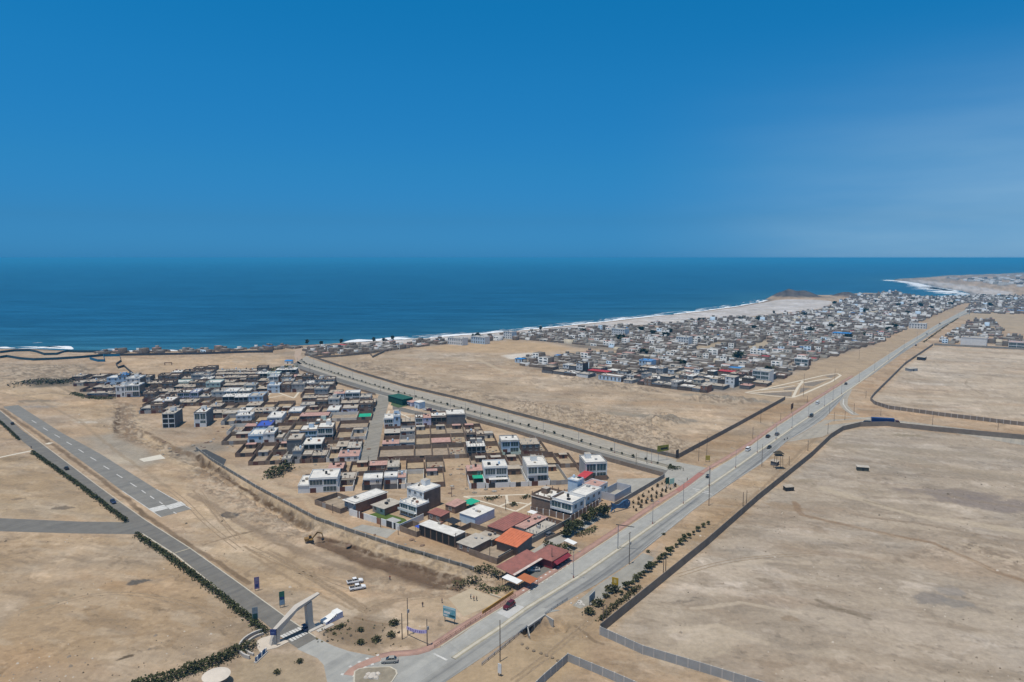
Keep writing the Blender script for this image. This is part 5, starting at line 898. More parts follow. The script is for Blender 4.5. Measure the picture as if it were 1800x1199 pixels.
# ------------------------------------------------------------------ hedges, shrubs, trees
hedge("dark clipped hedge on the field side of the airport road, upper length", [(57, 796), (100, 826), (150, 862), (190, 893), (222, 918)], 1.7, 1.6, seed=3, dens=10)
hedge("dark hedge along the airport road leading to the concrete arch", [(240, 942), (290, 975), (350, 1020), (400, 1058), (440, 1092), (466, 1114)], 1.9, 1.8, seed=4, dens=10)
hedge("thick green hedge curving down from the arch plaza", [(440, 1140), (415, 1148), (385, 1162), (350, 1176), (320, 1186), (280, 1199), (230, 1215)], 3.4, 2.4, seed=5, dens=10)
hedge("thin dark hedge at the far left end of the airport road", [(-30, 722), (0, 742), (34, 774)], 1.4, 1.4, seed=6, dens=8)
hedge("dry green hedge row below the yellow sign", [(1055, 1092), (1075, 1072), (1100, 1052), (1122, 1034)], 1.6, 1.6, [leafdark, leafdry], seed=7, dens=8)
hedge("scrubby creeper on the wall above the dug bank", [(455, 861), (560, 916), (640, 946), (720, 972), (800, 996), (850, 1010)], .8, 1.5, [leafdark, leafdry], seed=8, dens=5, gap=.42)
hedge("green vines along the edge of the dirt track by the white flats", [(128, 692), (150, 698), (170, 701), (198, 701)], 4, 1.6, [leafmid, leafdry], seed=9, dens=2.5, leaf=.5, gap=.3); hedge("dark dead shrubs in the left sandy ruins", [(40, 676), (70, 671), (100, 674), (130, 670)], 16, 2.2, [leafdark, mat("dead_twig", (.10, .085, .07), .9, .2)], seed=10, dens=.6, leaf=.7, name="shrub_thicket", cat="shrubs")
hedge("oval bed of dark green plants at the boulevard end", [(1179, 824), (1191, 824)], 4.2, 1.4, seed=11, dens=11, name="planted_bed", cat="flower bed"); hedge("dark green shrubbery on the sand beside the white corner house", [(474, 840), (485, 834), (496, 830), (505, 824)], 5.5, 4.2, seed=12, dens=5, leaf=.45, name="shrub_thicket", cat="shrubs"); hedge("overgrown weeds by the white awning", [(842, 1030), (860, 1040), (895, 1036)], 3.2, 1.6, [leafmid, leafdry], seed=13, dens=6, name="shrub_thicket", cat="shrubs"); hedge("brown brushwood heap above the sand court", [(800, 1028), (830, 1022), (850, 1018)], 3.5, 1.9, [leafdry, leafdark], seed=14, dens=6, name="shrub_thicket", cat="shrubs"); hedge("green shrubs behind the red-roofed restaurant", [(958, 958), (975, 965), (990, 962), (1003, 968)], 2.6, 2.2, seed=15, dens=7, name="shrub_thicket", cat="shrubs"); hedge("dark plants around the shop yard fence", [(835, 1010), (850, 1004), (868, 1012), (880, 1020)], 3.0, 2.0, [leafdark, leafdry], seed=16, dens=6, name="shrub_thicket", cat="shrubs"); hedge("flowering shrubs under the trees on the service lane", [(1015, 942), (1035, 936), (1045, 930)], 2.5, 1.4, [leafmid, leafdry], seed=17, dens=7, name="shrub_thicket", cat="shrubs")
hedge("dark plant strip in the triangular park", [(852, 877), (864, 878), (876, 875)], 2, 1.0, seed=18, dens=8, name="planted_bed", cat="flower bed"); hedge("round dark plants in the triangular park", [(898, 890), (906, 886)], 2.4, 1.1, seed=19, dens=8, name="planted_bed", cat="flower bed"); hedge("dark plants at the park corner beside the brick house", [(918, 876), (930, 873)], 2.2, 1.1, seed=20, dens=8, name="planted_bed", cat="flower bed"); hedge("green garden along the seaward end of the near town", [(455, 655), (480, 650), (512, 645)], 9, 1.8, [leafmid, mat("bright_leaf", (.10, .17, .06), .8, .3)], seed=21, dens=1.2, leaf=.6, name="garden_planting", cat="shrubs")
hedge("low scrub beside the airport arch sign", [(575, 1110), (590, 1105), (606, 1097)], 1.4, .5, [leafmid, leafdry], seed=22, dens=6, name="shrub_thicket", cat="shrubs")
# trees by the service lane
for k, (px, py, h, r, d2) in enumerate([(1060, 908, 5.2, 2.3, "tallest tree of the lane, beside the blue fish panel"), (1042, 914, 4.6, 2.0, "second tree of the service lane, next to the tallest"), (1030, 921, 4.0, 1.7, "narrow tree in the middle of the service lane row"), (1016, 931, 3.8, 1.9, "low tree of the service lane, fourth from the blue panel"), (1004, 938, 4.6, 2.4, "broad bushy tree nearest the restaurant on the service lane"), (996, 943, 3.2, 1.6, "small end tree of the service lane row")]):
    t = make_tree("lane_tree", d2, "tree", h, r, 420, [leafdark, leafmid], 30 + k, group="trees along the service lane", crown0=.2); t.location = (*G(px, py), 0)
proto = [make_tree("roadside_tree", "", "tree", 2.9, 1.15, 170, [leafdark, leafmid], 50, trunk=.06, crown0=.3, leaf=.26), make_tree("roadside_tree", "", "tree", 2.4, 1.0, 150, [leafmid, leafdry], 51, trunk=.05, crown0=.3, leaf=.26)]; used = [False, False]
pts = [(1092, 1046), (1099, 1036), (1106, 1033), (1112, 1027), (1118, 1022), (1125, 1016), (1131, 1012), (1138, 1006), (1142, 1000), (1148, 997), (1153, 993), (1159, 988), (1164, 983), (1170, 980), (1175, 975), (1181, 969), (1189, 962), (1196, 957), (1203, 951), (1211, 946), (1219, 940), (1227, 934), (1236, 927), (1245, 922)]
for k, (px, py) in enumerate(pts):
    j = (k * 7 // 3) % 2; sc = .5 + .45 * ((k * 37) % 10) / 10; o = place(proto[j], not used[j], *G(px, py), 0, k * 1.3, f"small leafy roadside tree on the field verge, {ordinal(k + 1)} counting from the yellow sign", "trees along the field verge"); used[j] = True; o.scale = (sc, sc, sc)
mp_ = make_tree("median_tree", "", "tree", 2.2, .85, 90, [leafdark, leafdry], 60, trunk=.05, crown0=.25, leaf=.28); fu = False; A_, B_, ln = pair_resample(FW, NW, 62)
for k in range(61, 1, -1):
    p = A_[k] + (B_[k] - A_[k]) * (.51 + .02 * math.sin(k * 2.1)); sc = .45 + .45 * ((k * 29) % 11) / 11; o = place(mp_, not fu, float(p[0]), float(p[1]), .1, k * .9, f"small dusty tree on the boulevard median, {ordinal(62 - k)} from the avenue", "trees on the boulevard median"); fu = True; o.scale = (sc, sc, sc)
sp = make_tree("sapling", "", "shrub", 1.3, .5, 50, [leafdry, mat("rusty_leaf", (.14, .085, .05), .85, .3)], 61, trunk=.03, crown0=.1, leaf=.2); fu = False; rng = random.Random(3); kk = 0
for k in range(9):
    for j in range(3):
        px = 1106 + k * 8.2 + j * 7 + rng.uniform(-2, 2); py = 888 - k * 5.1 + j * 4.5 + rng.uniform(-2, 2); kk += 1; o = place(sp, not fu, *G(px, py), 0, kk, f"rusty sapling on the planted verge, {('near-wall', 'middle', 'kerb-side')[j]} row, {ordinal(k + 1)} from blue panel", "saplings on the avenue verge"); fu = True; s = rng.uniform(.7, 1.3); o.scale = (s, s, s)
ds = make_tree("dry_bush", "", "shrub", 1.6, 1.3, 170, [leafdry, leafdark], 62, trunk=.04, crown0=.1, leaf=.22); fu = False
for px, py, s, d2 in [(692, 1098, 1.25, "round grey dry bush beside the tallest field pole"), (688, 1119, 1.1, "forked dry bush between the arch sign and the poles"), (661, 1127, 1.15, "dark spiky bush above the curving road"), (634, 1131, 1.0, "sparse bush near the road bend, left of the spiky one"), (634, 1109, .9, "low flat bush in the middle of the scrub patch"), (598, 1103, .8, "low brown bush just right of the arch sign"), (588, 1115, .5, "tiny bush by the road edge below the arch sign"), (527, 1164, .8, "small thorny bush alone on the grey soil under the arch"), (487, 1184, .8, "pale dry bush at the bottom left of the junction"), (1075, 1040, 1.9, "bushy green plant right below the yellow sign"), (1050, 1064, 1.6, "dark bush beside the white sign frame"), (1066, 1050, 1.0, "thin bush between the yellow sign and the white frame"), (1036, 1078, 1.5, "dense bush standing by the stone heap"), (1139, 971, .7, "lone tuft beside the avenue past the tall pole"), (1167, 940, .6, "tuft on the bare verge higher up the avenue")]:
    o = place(ds, not fu, *G(px, py), 0, px, d2, "bushes on the open ground"); fu = True; o.scale = (s * .75, s * .75, s * .75)
hedge("sparse dry tufts over the dark scrub patch by the bend", [(575, 1118), (610, 1105), (650, 1100), (680, 1115), (665, 1135), (625, 1132)], 9, .5, [leafdry, MATS['dead_twig']], seed=23, dens=.5, name="shrub_thicket", cat="shrubs", gap=.5)
# ------------------------------------------------------------------ stones
def stone(label, px, py, s, seed, m=None, group=None):
    x, y = G(px, py); rng = np.random.RandomState(seed); mb = MB(); n_ = 8; rings_ = []
    for z, rr in ((-.1, .8), (.2, 1.0), (.55, .8), (.75, .4)): rings_.append([(x + s * rr * math.cos(2 * math.pi * k / n_) * rng.uniform(.75, 1.1), y + s * rr * math.sin(2 * math.pi * k / n_) * rng.uniform(.75, 1.1), s * z) for k in range(n_)])
    mb.loft(rings_); o = mb.build("boulder", m or mat("boulder_stone", (.23, .18, .13), .95, .3, 1.0)); bpy_fix(o); return tag(o, label, "boulder", group)
for k, (px, py) in enumerate([(918, 1133), (927, 1140), (938, 1145), (951, 1149), (961, 1153), (971, 1157), (981, 1162)]): stone(f"brown boulder in the row across the track, {ordinal(k + 1)} from the culvert", px, py, .55, k, group="boulders across the track")
rng = random.Random(9)
for k in range(26): px, py = 1008 + rng.gauss(12, 7), 1061 + rng.gauss(0, 4); stone("pale broken stone in the heap by the white sign frame", px, py, rng.uniform(.25, .55), 40 + k, MATS["pale_concrete"], "stones of the heap by the sign frame")
for k, (px, py) in enumerate([(648, 1187), (656, 1189), (664, 1186), (653, 1192), (643, 1192), (661, 1193)]): stone("pale ornamental rock grouped on the roundabout island", px, py, (.9, 1.2, .8, 1.1, .7, .9)[k], 80 + k, mat("pale_rock", (.55, .5, .44), .9, .2, .6), "rocks on the roundabout island")
# ------------------------------------------------------------------ entrance arch
AL, AR = G(482, 1131.5), G(546, 1104); d_ = math.hypot(AR[0] - AL[0], AR[1] - AL[1]); ux = ((AR[0] - AL[0]) / d_, (AR[1] - AL[1]) / d_); uy = (-ux[1], ux[0]); S = d_ / 14.0
arch = empty("entrance_arch", ((AL[0] + AR[0]) / 2, (AL[1] + AR[1]) / 2, 0), "slanted pale concrete gateway arch over the zebra crossing", "arch"); am = mat("arch_concrete", (.52, .475, .42), .85, .08, .3)
def slab(prof, y0f, y1f, name, m):
    mb = MB(); A = [(AL[0] + ux[0] * s + uy[0] * y0f(s, z), AL[1] + ux[1] * s + uy[1] * y0f(s, z), z) for s, z in prof]; B = [(AL[0] + ux[0] * s + uy[0] * y1f(s, z), AL[1] + ux[1] * s + uy[1] * y1f(s, z), z) for s, z in prof]; n_ = len(prof)
    mb.poly(A); mb.poly(B[::-1])
    for k in range(n_): j = (k + 1) % n_; mb.quad(A[k], A[j], B[j], B[k])
    o = mb.build(name, m, arch); bpy_fix(o); return o
k = d_ / 13.0
slab([(-1.5 * k, 0), (1.6 * k, 0), (1.75 * k, 3.0), (7.6 * k, 7.1), (12.2 * k, 8.25), (16.6 * k, 9.35), (16.4 * k, 9.6), (8.1 * k, 8.2), (.2 * k, 4.1)], lambda s, z: -.62 - .05 * max(0, 8.2 * k - abs(s - 8 * k)) / k, lambda s, z: .62 + .05 * max(0, 8.2 * k - abs(s - 8 * k)) / k, "beam", am)
slab([(11.6 * k, 0), (14.6 * k, 0), (13.6 * k, 2.0), (13.4 * k, 8.3), (11.4 * k, 7.7), (11.7 * k, 2.0)], lambda s, z: -.8, lambda s, z: .8, "column", am)
plz = empty("arch_plaza", (*G(468, 1132), 0), "pale paved plaza with curved benches at the foot of the arch", "plaza"); mb = MB(); ppx = [(478, 1117), (484, 1123), (507, 1127), (507, 1129), (487, 1139), (470, 1143), (457, 1147), (452, 1139), (451, 1128), (460, 1122)]; P = GG(ppx)
if sum(P[i][0] * P[(i + 1) % len(P)][1] - P[(i + 1) % len(P)][0] * P[i][1] for i in range(len(P))) < 0: P = P[::-1]
mb.prism(P, -.2, .14); mb.build("paving", mat("plaza_paving", (.56, .49, .41), .9, .1, .4), plz); cx, cy = G(470, 1133)
for rr, hh in ((7.2, 1.0), (5.6, .7)):
    mb = MB()
    for j in range(12):
        a0, a1 = R(120 + 11 * j), R(120 + 11 * (j + 1)); mb.loft([[(cx + math.cos(a) * (rr - .22), cy + math.sin(a) * (rr - .22), -.1), (cx + math.cos(a) * (rr - .22), cy + math.sin(a) * (rr - .22), hh), (cx + math.cos(a) * (rr + .22), cy + math.sin(a) * (rr + .22), hh), (cx + math.cos(a) * (rr + .22), cy + math.sin(a) * (rr + .22), -.1)] for a in (a0, a1)])
    o = mb.build("curved_bench", concrete, plz); bpy_fix(o)
# block sign beside the arch
BA, BB = G(573, 1099.5), G(603, 1085); d_ = math.hypot(BB[0] - BA[0], BB[1] - BA[1]); ux = ((BB[0] - BA[0]) / d_, (BB[1] - BA[1]) / d_); uy = (-ux[1], ux[0]); bs = empty("monument_sign", (*BA, 0), "white wedge-shaped block sign with dark lettering beside the arch", "sign"); lavm = mat("sign_face", (.50, .51, .66), .8, .08)
mb = MB(); Pq = lambda a, b2, z: (BA[0] + ux[0] * a + uy[0] * b2, BA[1] + ux[1] * a + uy[1] * b2, z)
pr = [(0, 0), (d_, 0), (d_, 1.9), (d_ * .72, 1.9), (d_ * .62, 1.35), (0, .8)]
A = [Pq(a, 0, z) for a, z in pr]; B = [Pq(a, 2.8, z) for a, z in pr]; mb.poly(A, 0); mb.poly(B[::-1], 1)
for q in range(6): j = (q + 1) % 6; mb.quad(A[q], A[j], B[j], B[q], 1)
o = mb.build("block", [lavm, white], bs); bpy_fix(o)
for q in range(7):
    mb = MB(); a = d_ * (.10 + .085 * q); z = .22 + .20 * q; mb.loft([[Pq(a + t, -.05, z + t * .42 + dz) for t, dz in ((0, 0), (.36, 0), (.36, .5), (0, .5))], [Pq(a + t, -.003, z + t * .42 + dz) for t, dz in ((0, 0), (.36, 0), (.36, .5), (0, .5))]]); o = mb.build("letter", mat("sign_letter", (.04, .05, .12), .7, 0), bs); bpy_fix(o)
mb = MB(); mb.obox(BA, ux, -5, -.5, .2, 3, 0, .18); mb.obox(BA, ux, -3.5, d_ * .3, -1.6, -.2, 0, .14); mb.build("plinth", concrete, bs)
# letters lying below the plaza
LA, LB = G(449, 1166), G(470, 1146); d_ = math.hypot(LB[0] - LA[0], LB[1] - LA[1]); ux = ((LB[0] - LA[0]) / d_, (LB[1] - LA[1]) / d_); ls = empty("letter_sign", (*LA, 0), "low sign of blue and white standing letters below the plaza", "sign"); mb = MB(); mb.obox(LA, ux, 0, d_, -.3, .5, -.1, .25); mb.build("base", concrete, ls); bl = mat("letter_blue", (.03, .10, .24), .6, 0)
shapes = ["HIIH", "O", "H", "U", "A", "N", "O", "L"]
for q in range(8):
    a = d_ * (.05 + .118 * q); w = d_ * .075; mb = MB(); m_ = [bl, white][q % 3 == 1]
    mb.obox(LA, ux, a, a + w * .28, 0, .25, .25, 1.4); mb.obox(LA, ux, a + w * .72, a + w, 0, .25, .25, 1.4); mb.obox(LA, ux, a + w * .283, a + w * .717, 0, .25, (.75, 1.18, .25)[q % 3], (.95, 1.4, .45)[q % 3]); mb.build("letter", m_, ls)
# round pale canopy at the bottom edge
x, y = G(381, 1203); rp = empty("round_canopy", (x, y, 0), "round pale canopy below the thick green hedge", "canopy"); mb = MB(); mb.loft([[(x + rr * math.cos(2 * math.pi * q / 28), y + rr * math.sin(2 * math.pi * q / 28), z) for q in range(28)] for rr, z in ((3.3, 2.35), (3.35, 2.48), (2.2, 2.75), (.5, 2.9))]); o = mb.build("canopy_top", mat("canopy_cream", (.62, .55, .47), .85, .1, .5), rp); bpy_fix(o); mb = MB(); mb.tube((x, y, -.1), (x, y, 2.6), .2, .2, 10); mb.build("post", concrete, rp)
# ------------------------------------------------------------------ signs
seab = mat("print_teal", (.05, .26, .33), .6, .3, 1.2, col2=(.30, .45, .48)); bluep = mat("print_blue", (.035, .06, .20), .6, .2, 1.0); purp = mat("print_purple", (.09, .06, .16), .6, .5, 2.0, col2=(.28, .22, .32)); greenp = mat("print_green", (.04, .16, .11), .6, .4, 1.5); yel = mat("sign_yellow", (.55, .34, .03), .6, .15, 1.2); signwhite = mat("sign_white", (.72, .72, .70), .6, .1)
board("teal and white seaside billboard facing the poles", G(779, 1092.5), G(801, 1099), 1.7, 4.9, seab, art=[(.02, .98, .80, .98, mat("print_sky", (.45, .62, .66), .6, .2)), (.08, .55, .35, .55, signwhite), (.5, .95, .12, .32, mat("print_dark_teal", (.02, .10, .13), .6, .2)), (.05, .35, .10, .22, signwhite)])
board("purple upright banner farthest up the airport road", G(447.5, 1039.5), G(456.5, 1038), .7, 4.6, purp, "upright_banner", "banner", t=.08, group="upright banners by the airport road", art=[(.15, .85, .62, .88, mat("print_grey_violet", (.25, .22, .34), .6, .3)), (.2, .8, .15, .4, bluep)])
board("green and blue upright banner nearest the arch", G(491.5, 1069.5), G(501, 1067.5), .9, 5.2, greenp, "upright_banner", "banner", t=.08, group="upright banners by the airport road", art=[(.05, .95, .02, .38, mat("print_pale_blue", (.25, .36, .48), .6, .3)), (.1, .9, .42, .6, bluep)])
board("grey-backed upright banner standing in the hedge", G(444, 1096), G(454, 1094.5), .9, 4.8, mat("banner_back", (.22, .27, .30), .6, .3, 1.0), "upright_banner", "banner", t=.08, group="upright banners by the airport road", art=[(.1, .9, .05, .5, mat("print_dark_green", (.03, .08, .07), .6, .2))])
x, y = G(487, 1136); fs = empty("flag_sign", (x, y, 0), "dark blue flag-shaped sign on a pole by the arch plaza", "sign"); mb = MB(); mb.tube((x, y, 0), (x, y, 5.0), .07, .06, 8); mb.build("pole", darksteel, fs); mb = MB(); mb.box(x - 1.75, x - .08, y - .05, y + .05, 3.2, 4.9); mb.build("panel", bluep, fs); mb = MB(); mb.box(x - 1.5, x - .5, y - .062, y - .05, 3.8, 3.95); mb.build("print", mat("print_light_blue", (.2, .28, .5), .6, .1), fs)
P0, P1 = G(715, 1117.5), G(751, 1136); d_ = math.hypot(P1[0] - P0[0], P1[1] - P0[1]); ux = ((P1[0] - P0[0]) / d_, (P1[1] - P0[1]) / d_); bn = empty("street_banner", ((P0[0] + P1[0]) / 2, (P0[1] + P1[1]) / 2, 3), "long white and violet banner strung between two field poles", "banner"); mb = MB(); hb0, hb1 = hz(715, 1117.5, 1103), hz(751, 1136, 1110)
A, B = [], []
for q in range(9):
    t = q / 8; zz = hb0 + (hb1 - hb0) * t - .5 * math.sin(math.pi * t); x, y = P0[0] + ux[0] * d_ * t, P0[1] + ux[1] * d_ * t; mb_ = [(x, y - .03, zz - .55), (x, y - .03, zz + .45), (x, y + .03, zz + .45), (x, y + .03, zz - .55)]; A.append(mb_)
mb.loft(A); o = mb.build("cloth", mat("banner_violet", (.55, .50, .70), .8, .5, 1.4, col2=(.30, .24, .48)), bn); bpy_fix(o)
for q in range(9):
    t = .1 + q * .09; zz = hb0 + (hb1 - hb0) * t - .5 * math.sin(math.pi * t); x, y = P0[0] + ux[0] * d_ * t, P0[1] + ux[1] * d_ * t; mb = MB(); mb.obox((x, y - .05), (1, 0), -.14, .14, -.02, .02, zz - .3, zz + .25); mb.build("letter", mat("banner_letter", (.10, .07, .28), .7, 0), bn)
board("yellow square sign on two posts beside the grey parking strip", G(1075.5, 1038.5), G(1086.5, 1041), 2.2, 4.6, yel, "road_sign", "sign", art=[(.3, .7, .25, .75, mat("print_pale_yellow", (.70, .52, .20), .6, .1))]); board("white empty sign frame next to the stone heap", G(1036, 1066), G(1046, 1056), .9, 3.4, mat("frame_grey", (.40, .40, .38), .7, .3, 1.5), "sign_frame", "sign", art=[(0, 1, .9, 1, signwhite)])
board("long green-yellow banner sign on two tall posts at the boulevard mouth", G(1155, 811), G(1175, 808), 5.0, 8.2, mat("banner_olive", (.33, .30, .05), .7, .25, 1.0, col2=(.16, .15, .04)), "banner_sign", "sign", legm=galv, art=[(.3, .9, .25, .6, mat("print_black", (.03, .03, .02), .6, 0))]); board("small mustard sign at the foot of a utility pole", G(1240, 812), G(1248, 812), .9, 3.4, mat("mustard_sign", (.42, .33, .06), .7, .3, 1.5), "road_sign", "sign")
board("dark green road sign, left panel of the pair before the corner yard", G(1170, 860), G(1176, 858), 2.2, 5.2, mat("sign_dark_green", (.035, .11, .075), .6, .2), "road_sign", "sign", legm=signwhite, group="green road sign pair"); board("pale green road sign, right panel of the pair before the corner yard", G(1177, 860), G(1185, 858), 2.2, 4.8, mat("sign_pale_green", (.22, .50, .36), .6, .3, 1.2, col2=(.55, .66, .58)), "road_sign", "sign", legm=signwhite, group="green road sign pair")
board("white board leaning at the foot of the nearest field pole", G(875, 1188), G(881, 1190), .8, 3.4, signwhite, "notice_board", "sign", legm=polewood); board("rust-brown hanging sign on a post by the far verge", G(1390, 727), G(1394, 724), 2.6, 6.4, mat("rust_sign", (.13, .055, .03), .8, .3), "road_sign", "sign", legs=1)
board("tall dark sign at the corner of the dirt lot wall", G(1188, 808), G(1193, 806), .6, 5.0, darksteel, "notice_board", "sign", legs=1); # blue fish-shaped panel
FA, FB = G(1074, 903), G(1108, 893); d_ = math.hypot(FB[0] - FA[0], FB[1] - FA[1]); ux = ((FB[0] - FA[0]) / d_, (FB[1] - FA[1]) / d_); uy = (-ux[1], ux[0]); fish = empty("fish_panel", (*FA, 0), "big mottled blue fish-shaped panel on the avenue verge", "sculpture"); pr = [(0, .6), (.10, 1.2), (.30, 1.7), (.42, 1.3), (.60, .7), (.85, .3), (.97, 1.0), (1.0, 2.2), (.97, 3.4), (.85, 4.2), (.62, 3.9), (.42, 2.9), (.30, 3.0), (.12, 4.0), (.02, 4.8), (.07, 2.6)]
mb = MB(); A = [(FA[0] + ux[0] * d_ * a, FA[1] + ux[1] * d_ * a, z) for a, z in pr]; B = [(p[0] + uy[0] * .5, p[1] + uy[1] * .5, p[2]) for p in A]; mb.poly(A); mb.poly(B[::-1])
for q in range(len(A)): j = (q + 1) % len(A); mb.quad(A[q], A[j], B[j], B[q])
fm = mat("fish_mosaic", (.05, .15, .30), .6, 0, 1.0, col2=(.01, .03, .09)); o = mb.build("fish_body", mat("fish_mosaic_blue", (.07, .17, .31), .6, .5, 1.6, col2=(.006, .02, .06)), fish); bpy_fix(o)
for a in (.2, .8): mb = MB(); mb.obox(FA, ux, d_ * a - .15, d_ * a + .15, .1, .4, -.2, 1.0); mb.build("support", concrete, fish)
mb = MB(); mb.obox(FA, ux, d_ * .90 - .2, d_ * .90 + .2, -.03, .0, 2.7, 3.1); mb.build("eye", signwhite, fish)
# small structures on the field verge
x, y = G(1368, 824); lk = empty("stilt_hut", (x, y, 0), "dark thatched lookout on tall thin stilts by the field wall", "hut"); mb = MB()
for a, b2 in ((-2, -1.5), (2, -1.5), (2, 1.5), (-2, 1.5)): mb.tube((x + a * .9, y + b2, 0), (x + a * .7, y + b2 * .8, 7.0), .12, .1, 6)
mb.build("stilts", polewood, lk); mb = MB(); mb.box(x - 2, x + 2, y - 1.5, y + 1.5, 6.9, 7.05); mb.build("platform", polewood, lk); mb = MB(); mb.loft([[(x - 2.4, y - 1.9, 8.0), (x + 2.4, y - 1.9, 8.0), (x + 2.4, y + 1.9, 8.0), (x - 2.4, y + 1.9, 8.0)], [(x - .6, y - .3, 9.3), (x + .6, y - .3, 9.3), (x + .6, y + .3, 9.3), (x - .6, y + .3, 9.3)]]); o = mb.build("thatch", mat("dark_thatch", (.07, .06, .045), .95, .3, 1), lk); bpy_fix(o); mb = MB()
for a, b2 in ((-1.7, -1.2), (1.7, -1.2), (1.7, 1.2), (-1.7, 1.2)): mb.tube((x + a, y + b2, 7.05), (x + a, y + b2, 8.1), .07, .07, 5)
mb.build("uprights", polewood, lk)
def shed(label, px, py, L_, W_, h, ang, wm, rm, name="shed", cat="shed", slope=.3):
    x, y = G(px, py); z = zat(x, y); root = empty(name, (x, y, z), label, cat); a = R(ang); ux = (math.cos(a), math.sin(a)); mb = MB(); mb.obox((x, y), ux, -L_ / 2, L_ / 2, -W_ / 2, W_ / 2, z - .2, z + h); mb.build("wall", wm, root); mb = MB(); uy = (-ux[1], ux[0]); C_ = [(x + ux[0] * p + uy[0] * q, y + ux[1] * p + uy[1] * q) for p, q in ((-L_ / 2 - .3, -W_ / 2 - .3), (L_ / 2 + .3, -W_ / 2 - .3), (L_ / 2 + .3, W_ / 2 + .3), (-L_ / 2 - .3, W_ / 2 + .3))]; mb.prism(C_, [z + h + .002, z + h + .002, z + h + slope, z + h + slope], [z + h + .1, z + h + .1, z + h + slope + .1, z + h + slope + .1]); mb.build("roof", rm, root); mb = MB(); mb.obox((x, y), ux, -.5, .5, -W_ / 2 - .05, -W_ / 2, z, z + min(2, h * .85)); mb.build("door", darksteel, root); return root
shed("small rusty shack just inside the field wall", 1386, 862, 4, 2.4, 1.9, 10, mat("shack_dark", (.10, .085, .07), .9, .3), RN['dusty']); shed("lone dark cabin with pale roof out in the wide field", 1516, 827, 5.2, 2.6, 2.0, -15, mat("shack_green", (.12, .115, .085), .9, .2), RN['pale'], "cabin", "cabin"); shed("dark open shack with junk by the curving wall", 1620, 632, 14, 7, 3, 52, mat("shack_black", (.06, .055, .06), .9, .2), RN['dusty']); shed("pale shack against the curving wall", 1602, 652, 10, 5, 2.5, 20, WN['grey'], RN['pale']); shed("grey wooden shack half hidden by the wall corner", 1362, 817, 4, 3, 2, 50, WN['dark grey'], RN['dusty']); shed("bright blue boxy kiosk on the sandy corner at the coast road", 508, 639, 7, 5, 3, -10, WN['white'], RN['bright blue'], "kiosk", "kiosk")
# ------------------------------------------------------------------ lamps and poles
lp = make_lamp("", 9.6, 2, arm=2.3); fu = False
lamps = [(1008, 1017), (1147, 922), (1201, 886), (1246, 855), (1293, 823), (1331, 796), (1364, 773), (1392, 753), (1421, 734), (1449, 715), (1464, 704), (1479, 693), (1510, 672), (1537, 652), (1562, 633), (1589, 613), (1612, 597), (1632, 585), (1650, 574), (1668, 565), (1684, 557)]
for k, (px, py) in enumerate(lamps):
    x, y = G(px, py); place(lp, not fu, x, y, .15, R(-38), f"double-armed street lamp on the avenue median, {ordinal(k + 1)} from the junction", "lamps on the avenue median"); fu = True
lp2 = make_lamp("", 8.2, 1, arm=1.4); fu = False
for k, (px, py) in enumerate([(1145, 815), (1080, 797), (1017, 779), (955, 762), (893, 745), (845, 733), (792, 720), (729, 702), (669, 687), (620, 668), (580, 653), (552, 642)]): x, y = G(px, py); place(lp2, not fu, x, y, 0, R(-40), f"single-armed lamp on the boulevard, {ordinal(k + 1)} from the avenue", "lamps on the boulevard"); fu = True
